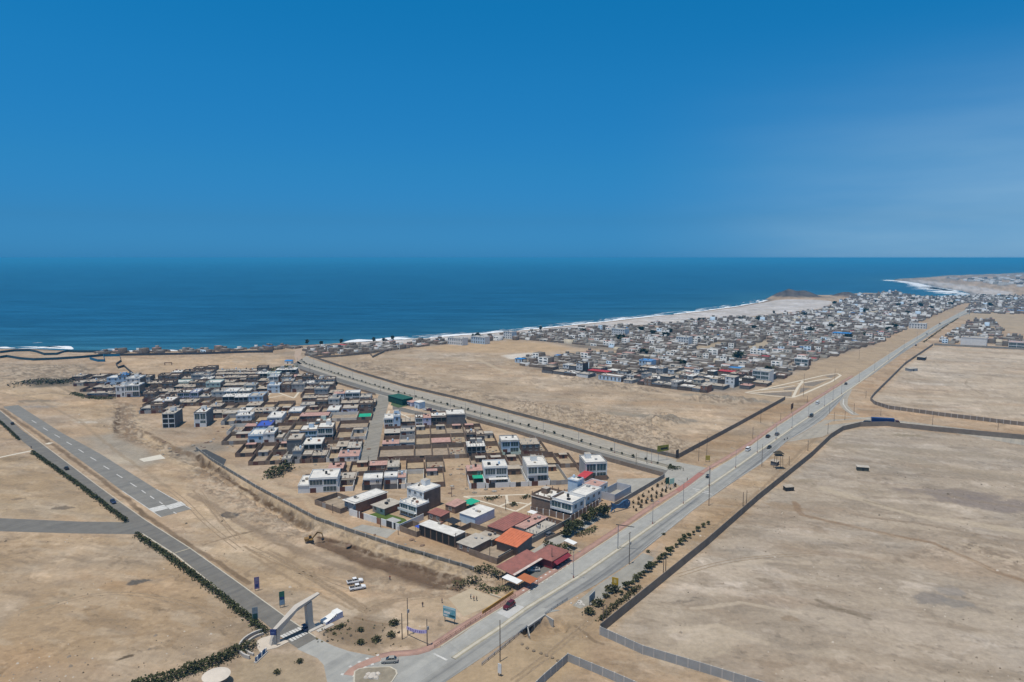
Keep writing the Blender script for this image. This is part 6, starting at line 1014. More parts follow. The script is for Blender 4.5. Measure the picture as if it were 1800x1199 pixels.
PL = [("tallest bare field pole left of the street banner", 717, 1117, 1051, 0, 'box'), ("thin bare pole just left of the tallest field pole", 707, 1124, 1078, 0, None), ("right pole holding the street banner by the red pavement", 751, 1136, 1088, 0, 'box'), ("grey pole nearest the camera beside the guard rail", 879, 1163, 1090, 0, None), ("tall pole on the near verge of the avenue past the parking strip", 1106, 992, 935, 1, 'box'), ("tall concrete pole on the near verge before the junction with the boulevard", 1246, 889, 822, 1, None), ("tall pole on the near verge opposite the white van", 1339, 820, 781, 0, None),
      ("left pole of the close pair beside the field wall", 1306, 890, 865, 0, None), ("right pole of the close pair beside the field wall", 1312, 889, 862, 0, None), ("taller pole of the pair by the roadside trees", 1170, 1007, 975, 0, None), ("shorter pole of the pair by the roadside trees", 1166, 1009, 982, 0, None), ("right pole at the foot of the hedge by the field wall", 1066, 1096, 1064, 0, None), ("left pole at the foot of the hedge by the field wall", 1060, 1100, 1065, 0, None), ("pole beside the field wall just past the stilt lookout", 1387, 818, 802, 0, None), ("pole on the field verge below the side road", 1420, 793, 774, 1, None), ("pole at the outer bend of the field wall", 1455, 763, 744, 1, None),
      ("left pole on the sandy verge beside the mustard sign", 1228, 811, 775, 0, None), ("pole rising behind the mustard sign", 1242, 806, 767, 1, None), ("pole on the sandy verge farther along the dirt lot wall", 1323, 771, 751, 1, None), ("pole leaning near the dirt lot wall, middle of the verge", 1337, 743, 717, 0, None), ("pole on the verge close to the red pavement", 1372, 740, 727, 0, None), ("tallest pole on the verge beside the white-pathed park", 1412, 697, 657, 0, None), ("short pole on the verge past the park", 1419, 708, 696, 0, None), ("pole at the pointed end of the white-pathed park", 1467, 670, 648, 0, None), ("pole by the far sandy strip above the park", 1510, 632, 615, 0, None),
      ("pole at the start of the side road", 1458, 727, 712, 0, None), ("pole on the side road island", 1466, 741, 724, 0, 'lamp'), ("pole on the side road behind the dark van", 1485, 739, 722, 0, None), ("bushy-topped pole by the slip road", 1501, 727, 709, 2, None), ("pole behind the blue truck", 1548, 731, 719, 0, None), ("pole on the side road right of the blue truck", 1639, 747, 725, 0, 'lamp'), ("rightmost pole on the side road", 1754, 756, 738, 0, 'lamp'), ("pole inside the curved wall corner", 1522, 700, 687, 0, None), ("pole beside the upper field wall", 1592, 642, 631, 0, None),
      ("pole in front of the bare corner plot by the triangular park", 794, 873, 856, 0, 'lamp'), ("pole at the corner of the pink-roofed house by the sandy street", 821, 855, 830, 0, None), ("pole at the edge of the triangular park", 889, 897, 878, 0, 'lamp'), ("pole before the white compound wall of the park-side houses", 833, 861, 838, 0, None), ("pole on the sandy street behind the park-side houses", 918, 812, 797, 0, None), ("pole on the sandy street by the grey concrete-framed house", 829, 810, 799, 0, None), ("pole at the low end of the cross street", 648, 815, 802, 1, None), ("pole before the long white-roofed building", 801, 963, 937, 1, None), ("pole by the corner of the orange-red roof", 861, 985, 962, 0, None), ("pole in front of the red restaurant", 970, 998, 963, 0, None), ("pole above the red pavement at the restaurant", 984, 990, 977, 0, None), ("green sign pole in front of the white compound", 669, 927, 908, 0, None), ("pole at the ditch side of the white compound", 700, 940, 926, 0, None), ("lone pole beside the brick yard at the bank", 585, 902, 886, 0, None),
      ("pole on the sandy west street beside the bare lots", 483, 720, 703, 0, None), ("pole beside the pink roofs of the west block", 513, 726, 704, 0, None), ("pole on the west block back street", 552, 752, 736, 0, None), ("pole by the white flats at the town's left end", 258, 700, 685, 0, None), ("pole at the far corner by the coast road", 545, 659, 640, 0, None), ("pole beside the parked cars on the boulevard", 775, 733, 715, 0, None), ("pole on the boulevard beside the tall brick house", 818, 735, 708, 0, None), ("pole at the near end of the boulevard, left of a pair", 1118, 822, 796, 0, None), ("pole at the near end of the boulevard, right of a pair", 1137, 815, 790, 0, None), ("pole at the corner of the boulevard with the coast houses", 523, 648, 628, 0, None)]
for l_, px, py, ty, cr_, ex in PL: pole(l_, px, py, ty, cross=cr_, extra=ex, r=.16 if py > 850 else .13)
x, y = G(1086, 966); ga = empty("road_gantry", (x, y, 0), "pole with one long dark arm reaching over the near lanes", "gantry"); gh = hz(1086, 966, 922); mb = MB(); mb.tube((x, y, 0), (x, y, gh), .16, .13, 9); mb.build("post", galv, ga); x1, y1 = G(1113, 968); mb = MB(); mb.tube((x - .8, y, gh), (x + 5.6, y - 1.2, gh - .5), .16, .13, 7); mb.build("arm", darksteel, ga)
# ------------------------------------------------------------------ vehicles
maroon = paintm("maroon_paint", (.10, .012, .02)); silver = paintm("silver_paint", (.45, .45, .44)); beigec = paintm("champagne_paint", (.36, .34, .30)); whitec = paintm("white_car_paint", (.78, .78, .78)); blackc = paintm("black_paint", (.015, .015, .017)); navy = paintm("navy_paint", (.02, .035, .09)); greyc = paintm("grey_paint", (.12, .12, .125))
put(make_car("dark red car driving on the new concrete lane", 'suv', maroon), 895, 1068, -128); put(make_car("champagne sedan rounding the junction by the red crossing", 'sedan', beigec), 685, 1164, 185); put(make_car("silver sedan parked under the restaurant roof edge", 'sedan', silver), 938, 1004, 185); put(make_car("white pickup on the sand with its dark bed facing left, upper one", 'pickup', whitec), 624, 1025, 22); put(make_car("white pickup on the sand, lower one of the two", 'pickup', whitec), 628.5, 1036, 22)
cars = [("dark car parked along the service lane wall, upper one", 'suv', blackc, 998, 925, 52), ("dark car parked along the service lane wall, lower one", 'suv', greyc, 967, 943, 52), ("dark car on the airport road beside the runway numbers", 'sedan', navy, 199, 884, -46), ("small dark car farther up the airport road", 'sedan', blackc, 117, 825, 134), ("black speck of a car at the far end of the airport road", 'sedan', blackc, 22, 746, 134), ("white van on the far lane of the avenue", 'van', whitec, 1315, 792, 52), ("dark car ahead of the white van, by the red pavement", 'suv', blackc, 1350, 769, 52), ("dark car overtaking near the median", 'suv', greyc, 1366, 765, 52), ("dark car on the near lanes below the median", 'sedan', blackc, 1352, 788, -128), ("black van in the avenue where the side road joins", 'van', blackc, 1426, 733, -128), ("white car by the red kerb farther up the avenue", 'van', whitec, 1437, 710, 52), ("small dark car high on the avenue near the slip road", 'suv', blackc, 1487, 676, 52), ("dark pickup on the verge far up the avenue", 'pickup', greyc, 1610, 608, 52), ("dark car far along the avenue", 'suv', blackc, 1652, 570, 52), ("pale car on the far avenue near the bend", 'van', silver, 1629, 588, -128), ("dark minivan just left of the blue truck", 'van', blackc, 1523, 745, 170),
        ("dark car parked on the boulevard parade, left of two", 'suv', blackc, 762, 725, 150), ("red-roofed car parked on the boulevard parade", 'suv', maroon, 754, 722, 150), ("navy car parked beside the brown kiosk on the parade", 'suv', navy, 784, 726, 140), ("black car parked at the end of the parade", 'sedan', blackc, 718, 713, 150), ("white car parked in front of the pale parade shop", 'sedan', whitec, 747, 721, 130)]
for l_, kd, pm, px, py, a in cars: put(make_car(l_, kd, pm), px, py, a)
def mototaxi(label, px, py, deg, m):
    root = empty("mototaxi", (0, 0, 0), label, "mototaxi"); mb = MB(); mb.loft([[(-1.2, -.6, .45), (-1.2, -.6, 1.0), (-1.2, .6, 1.0), (-1.2, .6, .45)], [(.2, -.6, .4), (.2, -.6, .95), (.2, .6, .95), (.2, .6, .4)], [(1.0, -.12, .5), (1.0, -.12, .85), (1.0, .12, .85), (1.0, .12, .5)]]); o = mb.build("body", m, root); bpy_fix(o); mb = MB(); mb.loft([[(-1.25, -.62, 1.62), (-1.25, -.5, 1.75), (-1.25, .5, 1.75), (-1.25, .62, 1.62)], [(.5, -.58, 1.66), (.5, -.45, 1.78), (.5, .45, 1.78), (.5, .58, 1.66)]]); o = mb.build("canopy", m, root); bpy_fix(o); mb = MB()
    for a, b2 in ((-1.2, -.56), (-1.2, .56), (.35, -.5), (.35, .5)): mb.tube((a, b2, .9), (a, b2, 1.7), .03, .03, 5)
    mb.tube((.9, -.35, 1.1), (.9, .35, 1.1), .025, .025, 5); mb.tube((.95, 0, .8), (.88, 0, 1.1), .03, .03, 5); mb.build("frame", darksteel, root)
    for a, b2 in ((-.8, -.6), (-.8, .6), (1.05, 0)): mb = MB(); mb.tube((a, b2 - .06, .28), (a, b2 + .06, .28), .28, .28, 12); mb.build("wheel", tyre, root)
    return put(root, px, py, deg)
mototaxi("dark blue three-wheeled mototaxi passing the arch column", 537, 1110, -46, navy); mototaxi("black mototaxi crossing the avenue opposite the boulevard", 1244, 840, 52, blackc)
def motorbike(label, px, py, deg):
    root = empty("motorbike", (0, 0, 0), label, "motorbike"); mb = MB(); mb.loft([[(-.6, -.12, .6), (-.6, -.1, .8), (-.6, .1, .8), (-.6, .12, .6)], [(.2, -.14, .45), (.2, -.12, .9), (.2, .12, .9), (.2, .14, .45)], [(.5, -.05, .6), (.5, -.05, .9), (.5, .05, .9), (.5, .05, .6)]]); o = mb.build("body", darksteel, root); bpy_fix(o); mb = MB(); mb.tube((.65, 0, .3), (.45, 0, 1.0), .03, .03, 5); mb.tube((.45, -.32, 1.02), (.45, .32, 1.02), .025, .025, 5); mb.build("handlebar", darksteel, root)
    for a in (-.65, .65): mb = MB(); mb.tube((a, -.06, .3), (a, .06, .3), .3, .3, 12); mb.build("wheel", tyre, root)
    return put(root, px, py, deg)
motorbike("motorbike on the near lanes, left of the two riding abreast", 1379, 774, -128); motorbike("motorbike on the near lanes, right of the two riding abreast", 1384, 772, -128)
def rider(label, px, py, deg, sh): o = person(label, px, py, deg, sh, mat("jeans", (.04, .05, .09), .9, .2), 'stand'); o.location.z += .12; return o
shirtc = [mat("shirt_red", (.30, .04, .03), .9, .1), mat("shirt_black", (.02, .02, .022), .9, .1), mat("shirt_white", (.62, .62, .60), .9, .1), mat("shirt_orange", (.42, .12, .04), .9, .1), mat("shirt_blue", (.05, .09, .22), .9, .1)]; jeans = mat("jeans", (.04, .05, .09), .9, .2)
person("person in dark red standing on the sand near the dug trench", 685.5, 1020, 160, shirtc[0], jeans); person("person in dark clothes walking right of the bare poles", 743, 1067, 200, shirtc[1], jeans, 'walk', hat=mat("straw_hat", (.4, .32, .18), .9, .1)); person("person in a white shirt with raised arm on the sand court", 827.5, 1053, 240, shirtc[2], jeans, 'play'); person("person in orange, middle of three on the sand court", 833, 1056.5, 60, shirtc[3], jeans, 'play'); person("person in black at the right of the three on the sand court", 838, 1056.5, 100, shirtc[1], jeans, 'walk'); person("person in blue standing alone at the sand court's far corner", 777, 1060, 90, shirtc[4], jeans); person("dark-dressed person at the kerb of the boulevard mouth", 1208, 845, 80, shirtc[1], jeans, 'walk')
person("person walking on the red pavement below the shop awning", 905, 1066, 52, shirtc[0], jeans, 'walk'); person("person beside the upper airport road at the white path", 55, 789, 10, shirtc[1], jeans)
# the blue truck
tk = empty("container_truck", (0, 0, 0), "long truck with a blue container and brown cab on the side road", "truck"); bluec = paintm("container_blue", (.012, .035, .15)); mb = MB(); mb.box(-6.2, 6.2, -1.25, 1.25, 1.35, 4.1)
for k in range(40):
    x = -6.0 + k * .305
    for s in (-1, 1): mb.box(x, x + .14, min(s * 1.253, s * 1.30), max(s * 1.253, s * 1.30), 1.5, 3.95)
mb.build("container", bluec, tk); mb = MB(); mb.box(-6.2, 9.0, -.5, .5, .95, 1.345); mb.build("chassis", darksteel, tk); mb = MB(); mb.loft([[(6.9, -1.2, .7), (6.9, -1.2, 3.1), (6.9, 1.2, 3.1), (6.9, 1.2, .7)], [(8.6, -1.2, .6), (8.6, -1.2, 3.1), (8.6, 1.2, 3.1), (8.6, 1.2, .6)], [(9.3, -1.15, .6), (9.3, -1.1, 1.9), (9.3, 1.1, 1.9), (9.3, 1.15, .6)]]); o = mb.build("cab", paintm("brown_cab", (.10, .04, .03)), tk); bpy_fix(o); mb = MB(); mb.loft([[(8.66, -1.05, 2.95), (8.62, -1.05, 3.0), (8.62, 1.05, 3.0), (8.66, 1.05, 2.95)], [(9.32, -1.0, 1.95), (9.28, -1.0, 1.9), (9.28, 1.0, 1.9), (9.32, 1.0, 1.95)]]); o = mb.build("windscreen", glasscar, tk); bpy_fix(o)
for x in (-5.4, -4.2, -3.0, 5.6, 8.2):
    for s in (-1, 1): mb = MB(); mb.tube((x, s * 1.25, .52), (x, s * .9, .52), .52, .52, 14); mb.build("wheel", tyre, tk)
put(tk, 1551, 746.5, -16); tk.scale = (1.05, 1.05, 1.05)
# excavator at the head of the trench
ex = empty("excavator", (0, 0, 0), "yellow-brown tracked excavator digging at the head of the trench", "excavator"); eyel = mat("excavator_yellow", (.32, .19, .05), .7, .4, 1.2, col2=(.10, .06, .035))
for s in (-1, 1): mb = MB(); mb.loft([[(-1.7, s * 1.1 - .3, .5), (-1.5, s * 1.1 - .3, .95), (1.5, s * 1.1 - .3, .95), (1.7, s * 1.1 - .3, .5), (1.4, s * 1.1 - .3, .0), (-1.4, s * 1.1 - .3, .0)], [(-1.7, s * 1.1 + .3, .5), (-1.5, s * 1.1 + .3, .95), (1.5, s * 1.1 + .3, .95), (1.7, s * 1.1 + .3, .5), (1.4, s * 1.1 + .3, .0), (-1.4, s * 1.1 + .3, .0)]]); o = mb.build("track", darksteel, ex); bpy_fix(o)
mb = MB(); mb.box(-2.3, 1.2, -1.2, 1.2, 1.05, 1.5); mb.box(-2.3, -.6, -1.2, 1.2, 1.501, 2.2); mb.build("body", eyel, ex); mb = MB(); mb.loft([[(-.4, .2, 1.501), (1.1, .2, 1.501), (1.1, 1.15, 1.501), (-.4, 1.15, 1.501)], [(-.4, .25, 2.9), (.7, .25, 2.9), (.7, 1.1, 2.9), (-.4, 1.1, 2.9)]]); o = mb.build("cab", glasscar, ex); bpy_fix(o); mb = MB(); mb.box(-.5, .8, .2, 1.15, 2.902, 2.98); mb.build("cab_roof", eyel, ex)
def beam(a, b2, w0, w1, name):
    mb = MB(); A, B = Vector(a), Vector(b2); d2 = (B - A).normalized(); u2 = Vector((-d2.z, 0, d2.x)); mb.loft([[tuple(A + u2 * w0 + Vector((0, s * .18, 0))) for s in (-1, 1)] + [tuple(A - u2 * w0 + Vector((0, s * .18, 0))) for s in (1, -1)], [tuple(B + u2 * w1 + Vector((0, s * .16, 0))) for s in (-1, 1)] + [tuple(B - u2 * w1 + Vector((0, s * .16, 0))) for s in (1, -1)]]); o = mb.build(name, eyel, ex); bpy_fix(o)
beam((.9, -.3, 1.6), (3.4, -.3, 4.2), .25, .32, "boom"); beam((3.3, -.3, 4.25), (5.3, -.3, 3.4), .3, .22, "boom"); beam((5.2, -.3, 3.6), (5.9, -.3, .9), .25, .16, "stick"); mb = MB(); mb.loft([[(5.5, -.8, 1.0), (6.2, -.8, .9), (6.0, -.8, .1), (5.2, -.8, .0), (5.0, -.8, .5)], [(5.5, .25, 1.0), (6.2, .25, .9), (6.0, .25, .1), (5.2, .25, .0), (5.0, .25, .5)]]); o = mb.build("bucket", darksteel, ex); bpy_fix(o); put(ex, 545, 953, 25, z=0); ex.scale = (.82, .82, .82)
# parade kiosks by the boulevard and small things
shed("dark green netted sports cage beside the boulevard", 704, 708, 19, 9, 4.5, -48, mat("cage_net", (.015, .075, .055), .8, .3), mat("cage_top", (.02, .10, .075), .8, .3), "sports_cage", "cage", .2); shed("pale shop hut on the boulevard parade", 738, 717, 6, 5, 4.5, -48, WN['pale blue'], RN['white'], "kiosk", "kiosk"); shed("brown plank kiosk at the end of the parade", 796, 728, 7, 5, 3, -48, mat("plank_brown", (.20, .10, .06), .9, .2), RN['dusty'], "kiosk", "kiosk"); shed("lavender shop hut between the cage and the pale hut", 725, 713, 6, 5, 3, -48, WN['lavender'], RN['pink'], "kiosk", "kiosk")
sheet("sports_lawn", [(687, 712), (690, 702), (722, 712), (700, 717)], .05, mat("court_green", (.07, .11, .05), .9, .2, .3))
x, y = G(296, 642); sb = empty("goal_frame", (x, y, 0), "small rusty goal frame alone on the sand pitch", "goal"); mb = MB(); mb.box(x - 3.6, x + 3.6, y - .3, y + .3, 2.3, 2.9)
mb.build("crossbar", mat("rust", (.16, .09, .06), .9, .2), sb)
for s in (-1, 1): mb = MB(); mb.box(x + s * 3.4 - .25, x + s * 3.4 + .25, y - .25, y + .25, 0, 2.299); mb.build("post", mat("rust", (.1, .1, .1)), sb)
# ------------------------------------------------------------------ the near town: rows of plots
TA = R(8.0); TU = (math.cos(TA), math.sin(TA)); TV = (-math.sin(TA), math.cos(TA)); CP_, SP_ = math.cos(PITCH), math.sin(PITCH)
def tuv(px, py): x, y = G(px, py); return x * TU[0] + y * TU[1], x * TV[0] + y * TV[1]
def u_at(px, v):
    k = (px - 900) / FPX; return (k * CP_ * v * TV[1] + k * H * SP_ - v * TV[0]) / (TU[0] - k * CP_ * TU[1])
def UVW(u, v): return (u * TU[0] + v * TV[0], u * TU[1] + v * TV[1])
NH = [0]
STY = {  # style: default options of a house
 'W2': dict(st=2, wall='white', win='big', roof='white', par=.6), 'W1': dict(st=1, wall='white', roof='white', win='plain', par=.4), 'O1': dict(st=1, wall='off-white', roof='pale', win='plain', par=.4), 'O2': dict(st=2, wall='off-white', roof='pale', win='plain', par=.7, tank=True),
 'G1': dict(st=1, wall='grey', side='grey', roof='pale', par=.3), 'G2': dict(st=2, wall='grey', side='brown brick', roof='pale', stubs=True), 'B1': dict(st=1, wall='brown brick', roof='dusty', par=0, stubs=True), 'B2': dict(st=2, wall='brown brick', roof='dusty', par=.9, win='plain'), 'B3': dict(st=3, wall='dark grey', side='brown brick', roof='pale', win=None, garage=False, par=.4),
 'C1': dict(st=1, wall='cream', roof='pale', par=.3), 'C2': dict(st=2, wall='cream', roof='white', tank=True), 'P1': dict(st=1, wall='white', roof='pink', par=0), 'K1': dict(st=1, wall='brown brick', roof='pink', par=0), 'L2': dict(st=2, wall='pale blue', roof='white', win='plain', hut=True), 'L1': dict(st=1, wall='pale blue', roof='white', par=.4), 'V2': dict(st=2, wall='lavender', roof='white', win='big'), 'N2': dict(st=2, wall='pale green', roof='white', win='plain'), 'F2': dict(st=2, wall='grey', side='dark grey', roof='white', win='open', garage=False, par=0, stubs=True), 'D1': dict(st=1, wall='dark grey', side='brown brick', roof='dusty', par=0, garage=False, win='open')}
WORDS = {1: 'one-storey', 2: 'two-storey', 3: 'three-storey'}
def describe(o): return f"{o.get('wall', 'white')} {WORDS[o.get('st', 2)]} house, {o.get('roof', 'pale')} roof"
def row(name, v, D, ents, x0, x1, fill='LLBOG', seed=1, skip=(), group=None):
    """plots between the photo columns x0 and x1 along the street line v; what the photo shows is listed, the rest filled in kind"""
    rng = random.Random(seed); items = []; ents = sorted(ents, key=lambda e: e[0]); cur = u_at(x0, v); end = u_at(x1, v)
    blocks = [(u_at(a, v), u_at(b2, v), k, o) for a, b2, k, o in ents] + [(u_at(a, v), u_at(b2, v), None, None) for a, b2 in skip]
    blocks.sort(key=lambda e: e[0])
    for a, b2, k, o in blocks + [(end, end, None, None)]:
        gap = a - cur
        if gap > 4.5 and fill:
            n = max(1, round(gap / 9.0))
            for q in range(n): items.append((cur + gap * q / n, cur + gap * (q + 1) / n, rng.choice(fill), {}))
        if k: items.append((a, b2, k, o))
        cur = max(cur, b2)
    for q, (a, b2, k, o) in enumerate(items):
        w = b2 - a - .06; P = UVW(a + .03, v); pos = f", {ordinal(q + 1)} from left in {name}"; o = dict(o)
        if k in 'LHTR':
            if k == 'L': k = rng.choice('LLLHR')
            if k == 'L': walled_lot("bare sandy lot inside brick walls" + pos, P, TU, w, D, **{**dict(h=rng.uniform(2.0, 2.6), m=rng.choice([lotbrick, brick, lotbrick]), group="walled lots of the near town"), **o})
            elif k == 'H': o.setdefault('hut', (min(5, w * .6), 3.5, 2.4, rng.choice(['red brick', 'brown brick', 'grey']), rng.choice(['pale', 'dusty', 'pink']))); walled_lot("brick-walled lot with small back hut" + pos, P, TU, w, D, **{**dict(m=rng.choice([lotbrick, brick]), group="walled lots of the near town"), **o})
            elif k == 'R': walled_lot("brick-walled lot strewn with rubble" + pos, P, TU, w, D, **{**dict(heap=True, m=lotbrick, group="walled lots of the near town"), **o})
            elif k == 'T': o.setdefault('tarp', 'green'); t_ = o['tarp']; walled_lot(f"walled lot under a {t_} awning" + pos, P, TU, w, D, **{**dict(m=brick, group="walled lots of the near town"), **o})
            continue
        if len(k) == 1: k = {'B': rng.choice(['B1', 'B1', 'B2', 'D1']), 'O': rng.choice(['O1', 'O2', 'C1', 'W1']), 'G': rng.choice(['G1', 'G2', 'F2']), 'W': rng.choice(['W1', 'W2', 'W2']), 'P': rng.choice(['P1', 'K1'])}[k]
        op = dict(STY[k]); op.update(o); dep = op.pop('dep', None) or D * rng.uniform(.5, .66); sb = op.pop('sb', None); sb = rng.choice([0, D * .16, D * .22]) if sb is None else sb; sb = min(sb, D - dep - .2) if D - dep > .3 else 0
        op.setdefault('tank', rng.random() < .45); op.setdefault('hut', op.get('st', 2) > 1 and rng.random() < .3); op.setdefault('lotD', D); op.setdefault('yard', rng.choice(['brown brick', 'brown brick', op.get('wall', 'white')])); op.setdefault('gate', True)
        house(op.pop('text', None) or describe(op) + pos, P, TU, w, dep, setback=sb, group="houses of the near town", **op); NH[0] += 1
V = lambda px, py: tuv(px, py)[1]
row("front row of the south block", V(560, 866), 21, [(524, 543, 'W1', dict(sb=0, dep=14, hgt=3.4, wall='white', side='white', garage=False, win=None, text="blank white-walled garage block at the left end of the south block")), (543, 594, 'W2', dict(sb=0, dep=13, side='white', hgt=6.2, tank=True, text="large white two-storey house with glazed upper floor, brown garage doors, south block")), (594, 621, 'C1', dict(sb=9, dep=10, roof='pale', yard='white', over=.4)), (636, 671, 'W1', dict(sb=7, dep=8, yard='dark grey', yardh=2.6)), (674, 698, 'W1', dict(sb=7, dep=7, yard='dark grey', yardh=2.6, hgt=3.4)), (698, 713, 'P1', dict(sb=8, dep=6, yard='white')), (713, 746, 'L', dict(m=WN['off-white'])), (747, 782, 'L', dict(h=2.5))], 524, 782, seed=2)
row("back row of the south block", V(600, 838), 18, [(576, 603, 'K1', dict(sb=1, dep=9, hgt=3.8)), (612, 646, 'H', {}), (648, 680, 'K1', dict(sb=7, dep=7)), (680, 702, 'C1', {}), (713, 746, 'L', dict(h=2.7)), (748, 782, 'L', dict(h=2.9))], 560, 782, 'LLBP', 3)
row("front row of the park-side block", V(860, 858), 24, [(825, 853, 'P1', dict(sb=12, dep=9, wall='red brick', yard='white', yardh=2.8, hgt=4.6, shade=(5, 5, 'green'))), (854, 896, 'W2', dict(sb=7, dep=11, st=2, hgt=7.2, yard='white', side='white', shade=(9, 3, 'white'), tank=True, text="white two-storey house with tall windows and red gate, park-side front row")), (897, 929, 'H', dict(m=WN['white'], hut=(7, 6, 3, 'brown brick', 'dusty'))), (930, 967, 'W2', dict(sb=5, dep=15, hgt=7.6, yard='white', side='off-white', bal=True, text="white house with dark glazed front and sloping terrace, park-side front row")), (968, 1000, 'H', dict(m=WN['grey'], hut=(4, 3, 2.3, 'red brick', 'dusty')))], 825, 1002, None, 4)
row("back row of the park-side block", V(860, 858) + 25, 19, [(896, 922, 'L', {}), (922, 940, 'L', {}), (963, 985, 'L', dict(h=2.8)), (985, 1014, 'H', dict(hut=(4, 3, 2.2, 'red brick', 'dusty')))], 830, 1014, 'BLHL', 5)
row("end row of the park-side block", V(1040, 845), 22, [(1030, 1068, 'W2', dict(sb=1, dep=13, hgt=8.0, side='grey', hut=True, win='big', garage=False, text="tall modern white house with glazed grid front near the corner yard"))], 1028, 1070, None, 6)
row("first row of the central block", V(700, 810), 21, [(663, 728, 'L', dict(h=2.5)), (728, 760, 'L', dict(h=2.4)), (760, 790, 'L', {}), (790, 821, 'L', {}), (822, 838, 'F2', dict(sb=2, dep=10, wall='dark grey')), (838, 854, 'F2', dict(sb=2, dep=10, wall='grey')), (855, 883, 'R', {}), (884, 916, 'W2', dict(sb=6, dep=11, hgt=6.4, wall='pale blue', side='grey', yard='pale green', text="pale blue two-storey house with wide windows and white roof, central block")), (917, 950, 'B2', dict(sb=2, dep=12, stubs=True, par=0)), (950, 964, 'L', {})], 663, 964, None, 7)
row("second row of the central block", V(690, 789), 20, [(672, 702, 'P1', dict(sb=0, dep=8, wall='off-white')), (702, 729, 'G1', dict(sb=1, dep=7, wall='grey', roof='dusty', yard='grey')), (730, 757, 'L', {}), (757, 795, 'T', dict(tarp='pink')), (795, 821, 'L', {}), (821, 838, 'B2', dict(stubs=True)), (838, 852, 'B2', {}), (852, 874, 'H', dict(hut=(5, 5, 3, 'off-white', 'pale')))], 672, 876, None, 8)
row("third row of the central block", V(690, 772), 22, [(675, 703, 'D1', dict(sb=3, dep=10, roof='pale')), (704, 729, 'G1', dict(sb=6, dep=8, yard='grey')), (730, 757, 'H', {}), (757, 785, 'H', {}), (785, 817, 'H', {}), (817, 850, 'L', {})], 674, 852, None, 9)
row("fourth row of the central block", V(690, 752), 16, [(675, 692, 'W2', dict(sb=0, dep=12, wall='white')), (692, 704, 'L2', dict(sb=0, dep=10, hgt=7)), (704, 730, 'B1', {}), (730, 744, 'W2', dict(sb=0, dep=9)), (744, 758, 'P1', dict(sb=0, dep=10, wall='lavender', st=2)), (758, 785, 'B2', dict(sb=1, dep=12, roof='white', win='open')), (785, 818, 'B3', dict(sb=0, dep=14, st=2, hgt=7, roof='white'))], 675, 819, None, 10)
row("first row of the west block", V(600, 812), 20, [(436, 466, 'L', dict(h=2.2)), (466, 495, 'R', {}), (496, 511, 'O1', dict(sb=0, dep=6)), (511, 527, 'G1', dict(sb=6, dep=9, hgt=5)), (528, 546, 'O1', dict(sb=5, dep=9, wall='brown brick')), (547, 572, 'B1', dict(sb=4, dep=9, roof='dusty')), (573, 594, 'H', dict(m=WN['off-white'])), (595, 631, 'P1', dict(sb=0, dep=11, side='pale blue', st=1))], 420, 631, None, 11)
row("second row of the west block", V(515, 800), 20, [(413, 445, 'L', {}), (447, 476, 'L', {}), (478, 504, 'L', {}), (505, 531, 'B3', dict(sb=0, dep=13)), (532, 566, 'O2', dict(sb=0, dep=13, roof='white', win='open', par=.2)), (566, 590, 'R', {}), (590, 610, 'D1', {}), (610, 634, 'B1', dict(roof='pale'))], 413, 635, None, 12)
row("third row of the west block", V(460, 780), 20, [(389, 434, 'H', dict(hut=(8, 5, 2.5, 'red brick', 'pale'))), (435, 463, 'L2', dict(sb=2, dep=14, st=1, hgt=4.2, side='pale blue', hut=False)), (463, 483, 'L2', dict(sb=0, dep=12, st=2, wall='white')), (484, 497, 'O1', dict(sb=0, dep=12)), (498, 524, 'H', dict(m=WN['off-white'])), (525, 556, 'L2', dict(sb=4, dep=13, wall='pale blue', win='big', bal=True)), (557, 585, 'W2', dict(sb=3, dep=13, hgt=7, bal=True)), (588, 616, 'L', {}), (616, 643, 'L', dict(m=WN['off-white']))], 388, 643, None, 13)
row("fourth row of the west block", V(460, 763), 19, [(398, 424, 'R', dict(m=WN['off-white'])), (424, 449, 'K1', dict(sb=9, dep=7)), (450, 476, 'W1', dict(sb=0, dep=15, roof='blue', hgt=4.5, text="white house with a bright blue roof terrace in the west block")), (477, 508, 'L', {}), (509, 534, 'L', {}), (535, 552, 'B1', {}), (553, 580, 'N2', dict(dep=8)), (592, 646, 'L', {})], 392, 646, 'LBO', 14)
row("fifth row of the west block", V(440, 746), 19, [(388, 412, 'L', dict(m=WN['grey'], h=2.6)), (413, 441, 'W1', dict(sb=3, dep=8, st=2, side='grey', hgt=5)), (442, 468, 'L', {}), (469, 495, 'W1', dict(sb=1, dep=17, hgt=3.4, side='white', text="long low white house with a pale flat roof, west block")), (500, 524, 'L', {}), (525, 576, 'K1', dict(sb=4, dep=10, hgt=3.2)), (577, 627, 'L', dict(m=WN['off-white'])), (628, 653, 'T', dict(tarp='green'))], 384, 653, 'LB', 15)
row("sixth row of the west block", V(440, 746) + 20.5, 20, [(530, 560, 'H', {}), (575, 596, 'W1', {}), (600, 628, 'O1', dict(wall='lavender')), (630, 655, 'B2', {})], 367, 656, 'LLBO', 16)
row("seventh row of the west block", V(440, 722), 19, [(385, 406, 'L', {}), (407, 430, 'L', {}), (455, 480, 'L', {}), (480, 512, 'L', {}), (528, 553, 'G1', dict(sb=0, dep=10, st=1)), (553, 575, 'B2', dict(hgt=4.5)), (576, 596, 'O2', {}), (598, 630, 'B1', {}), (630, 660, 'B1', {})], 244, 661, 'LBG', 17, skip=[(308, 364), (511, 527)])
